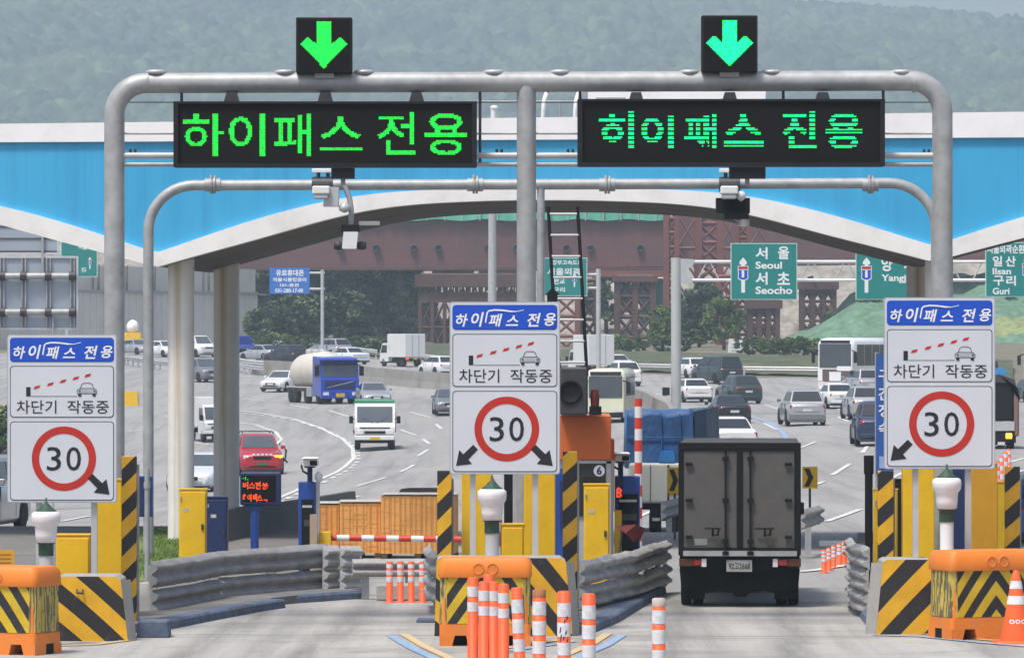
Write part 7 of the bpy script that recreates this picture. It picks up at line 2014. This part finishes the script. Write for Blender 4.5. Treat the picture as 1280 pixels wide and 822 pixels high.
def tree(kind, label, px, py, s, height, group, sx=1.0, cat='tree'):
    Y = F / s; x = (px - 640) / s
    if kind not in protos:
        seed, rx, rz, nc, nl, lf, mats, cone, name = {
            'p1': (1, 2.6, 3.6, 100, 110, .20, leafA, .35, 'dark_tree'), 'p2': (2, 3.0, 3.2, 105, 110, .20, leafA, .2, 'dark_tree'), 'p3': (3, 2.2, 3.8, 92, 110, .195, leafA, .5, 'dark_tree'),
            'g1': (4, 2.2, 2.2, 70, 80, .16, leafB, .1, 'leafy_tree'), 'b1': (5, 1.6, 1.0, 50, 70, .12, leafB, .0, 'bush'), 'b2': (6, 1.9, 1.1, 55, 70, .12, [leafB[0], leafA[1]], .0, 'bush')}[kind]
        bush = kind[0] == 'b'
        t = thing(name, label, cat, (0, 0, 0), 0, group)
        c = crown_mesh(seed, rx, rx, rz, nc, nl, lf, mats, cone).build('crown', t); c.location = (0, 0, .1 if bush else 1.0)
        trunk_mesh(seed, (rz * 1.5) if bush else rz * 2 + .6, .05 if bush else .22, rx * .8).build('trunk', t)
        protos[kind] = (t, rz * 2 + (0.1 if bush else 1.0))
        o = t; new = True
    else:
        o = copy_tree(protos[kind][0]); o['label'] = label; o['category'] = cat; o['group'] = group
    k = height / protos[kind][1]
    o.scale = (k * sx, k * sx, k); o.location = (x, Y, zg(x, Y) - .1 + (max(0.0, (21 - zt(Y)) * (Y - 600) / 80) if Y > 600 else 0)); o.rotation_euler = (0, 0, random.uniform(0, 6.28))
    return o
TG = 'dark trees behind the far carriageway'
for kind, px, s, h, sx, lb in (
        ('p1', 322, 10.93, 7.6, 1.30, 'dark tree at the left end of the row, beside the wall'), ('p3', 345, 10.66, 9.6, 1.30, 'dark tree just left of the blue sign'),
        ('p2', 372, 10.39, 10.2, 1.24, 'dark tree right behind the blue sign'), ('p1', 398, 10.75, 9.8, 1.24, 'dark tree behind the blue sign pole'),
        ('p2', 425, 10.49, 10.6, 1.18, 'broad dark tree above the grey saloon, right of the sign pole'), ('p3', 450, 10.84, 10.2, 1.30, 'pointed dark tree above the blue tanker cab'),
        ('p1', 474, 10.57, 10.4, 1.18, 'dark tree left of the white box truck'), ('p2', 498, 10.75, 9.4, 1.18, 'dark tree directly behind the white box truck'),
        ('p3', 517, 10.93, 8.6, 1.30, 'dark tree at the right end of the row beside the scaffold'), ('p2', 385, 12.60, 6.2, 1.18, 'shorter dark tree in front of the sign pole trees'),
        ('p1', 440, 12.60, 6.0, 1.18, 'shorter dark tree in front of the middle of the row'), ('p2', 335, 12.70, 4.8, 1.18, 'low dark tree in front of the left end of the row')):
    tree(kind, lb, px, 0, s, h, TG, sx)
tree('p2', 'dark tree between the red towers left of the Seoul sign', 874, 0, 12.4, 6.6, 'trees below the construction towers', 1.0)
tree('g1', 'light green tree left of the pale gantry pole', 828, 0, 13.2, 4.2, 'trees below the construction towers', 1.0)
tree('g1', 'light green tree right of the dark van roof', 905, 0, 13.0, 5.0, 'trees below the construction towers', .9)
tree('g1', 'light green tree between the red girder trestles behind the small sign pole', 758, 0, 10.6, 8.0, 'trees below the construction towers', .9)
for i, (px, u, h, lb) in enumerate(((1085, .75, 1.6, 'bush high on the green slope just left of the right speed board'), (1258, .62, 1.5, 'bush on the green slope under the Ilsan sign, lower one'), (1272, .85, 1.8, 'bush on the green slope under the Ilsan sign, upper one'), (1040, .7, 1.2, 'bush on the green slope above the white coach'))):
    Y = 556 + 36 * u; o = tree('b1', lb, px, 0, F / Y, h, 'bushes on the green slope', 1.3, 'bush'); o.location.z = zt(Y) - .3 + (net_top(px) - zt(Y)) * u - .1
BG = 'bushes along the far guard rails'
for i, (kind, px, s, h, lb) in enumerate((('b1', 345, 13.3, 2.0, 'bush at the left end below the dark trees'), ('b2', 375, 13.3, 1.8, 'bush below the blue sign'), ('b1', 420, 13.4, 1.6, 'bush just right of the blue sign pole'), ('b2', 455, 13.4, 1.7, 'bush above the tanker cab roof'),
        ('b1', 484, 13.4, 1.6, 'bush left of the white box truck'), ('b2', 850, 13.6, 2.2, 'bush behind the white saloon by the gantry pole'), ('b1', 770, 13.6, 1.8, 'bush above the white four-wheel drive'), ('b2', 790, 13.7, 1.6, 'bush left of the light green tree'),
        ('b2', 942, 13.8, 1.7, 'bush right of the white notice board'), ('b1', 965, 13.9, 1.6, 'bush in the hedge below the brown trestle'), ('b2', 988, 13.8, 1.7, 'bush in the hedge at the foot of the green slope'), ('b1', 1010, 13.9, 1.6, 'bush in the hedge beside the white coach'),
        ('b1', 0, 24, 2.6, 'bush at the left edge beside the left speed board'), ('b1', 172, 31, .5, 'low bush between the pipe poles on the left'))):
    tree(kind, lb, px, 0, s, h, BG, 1.25, 'bush')
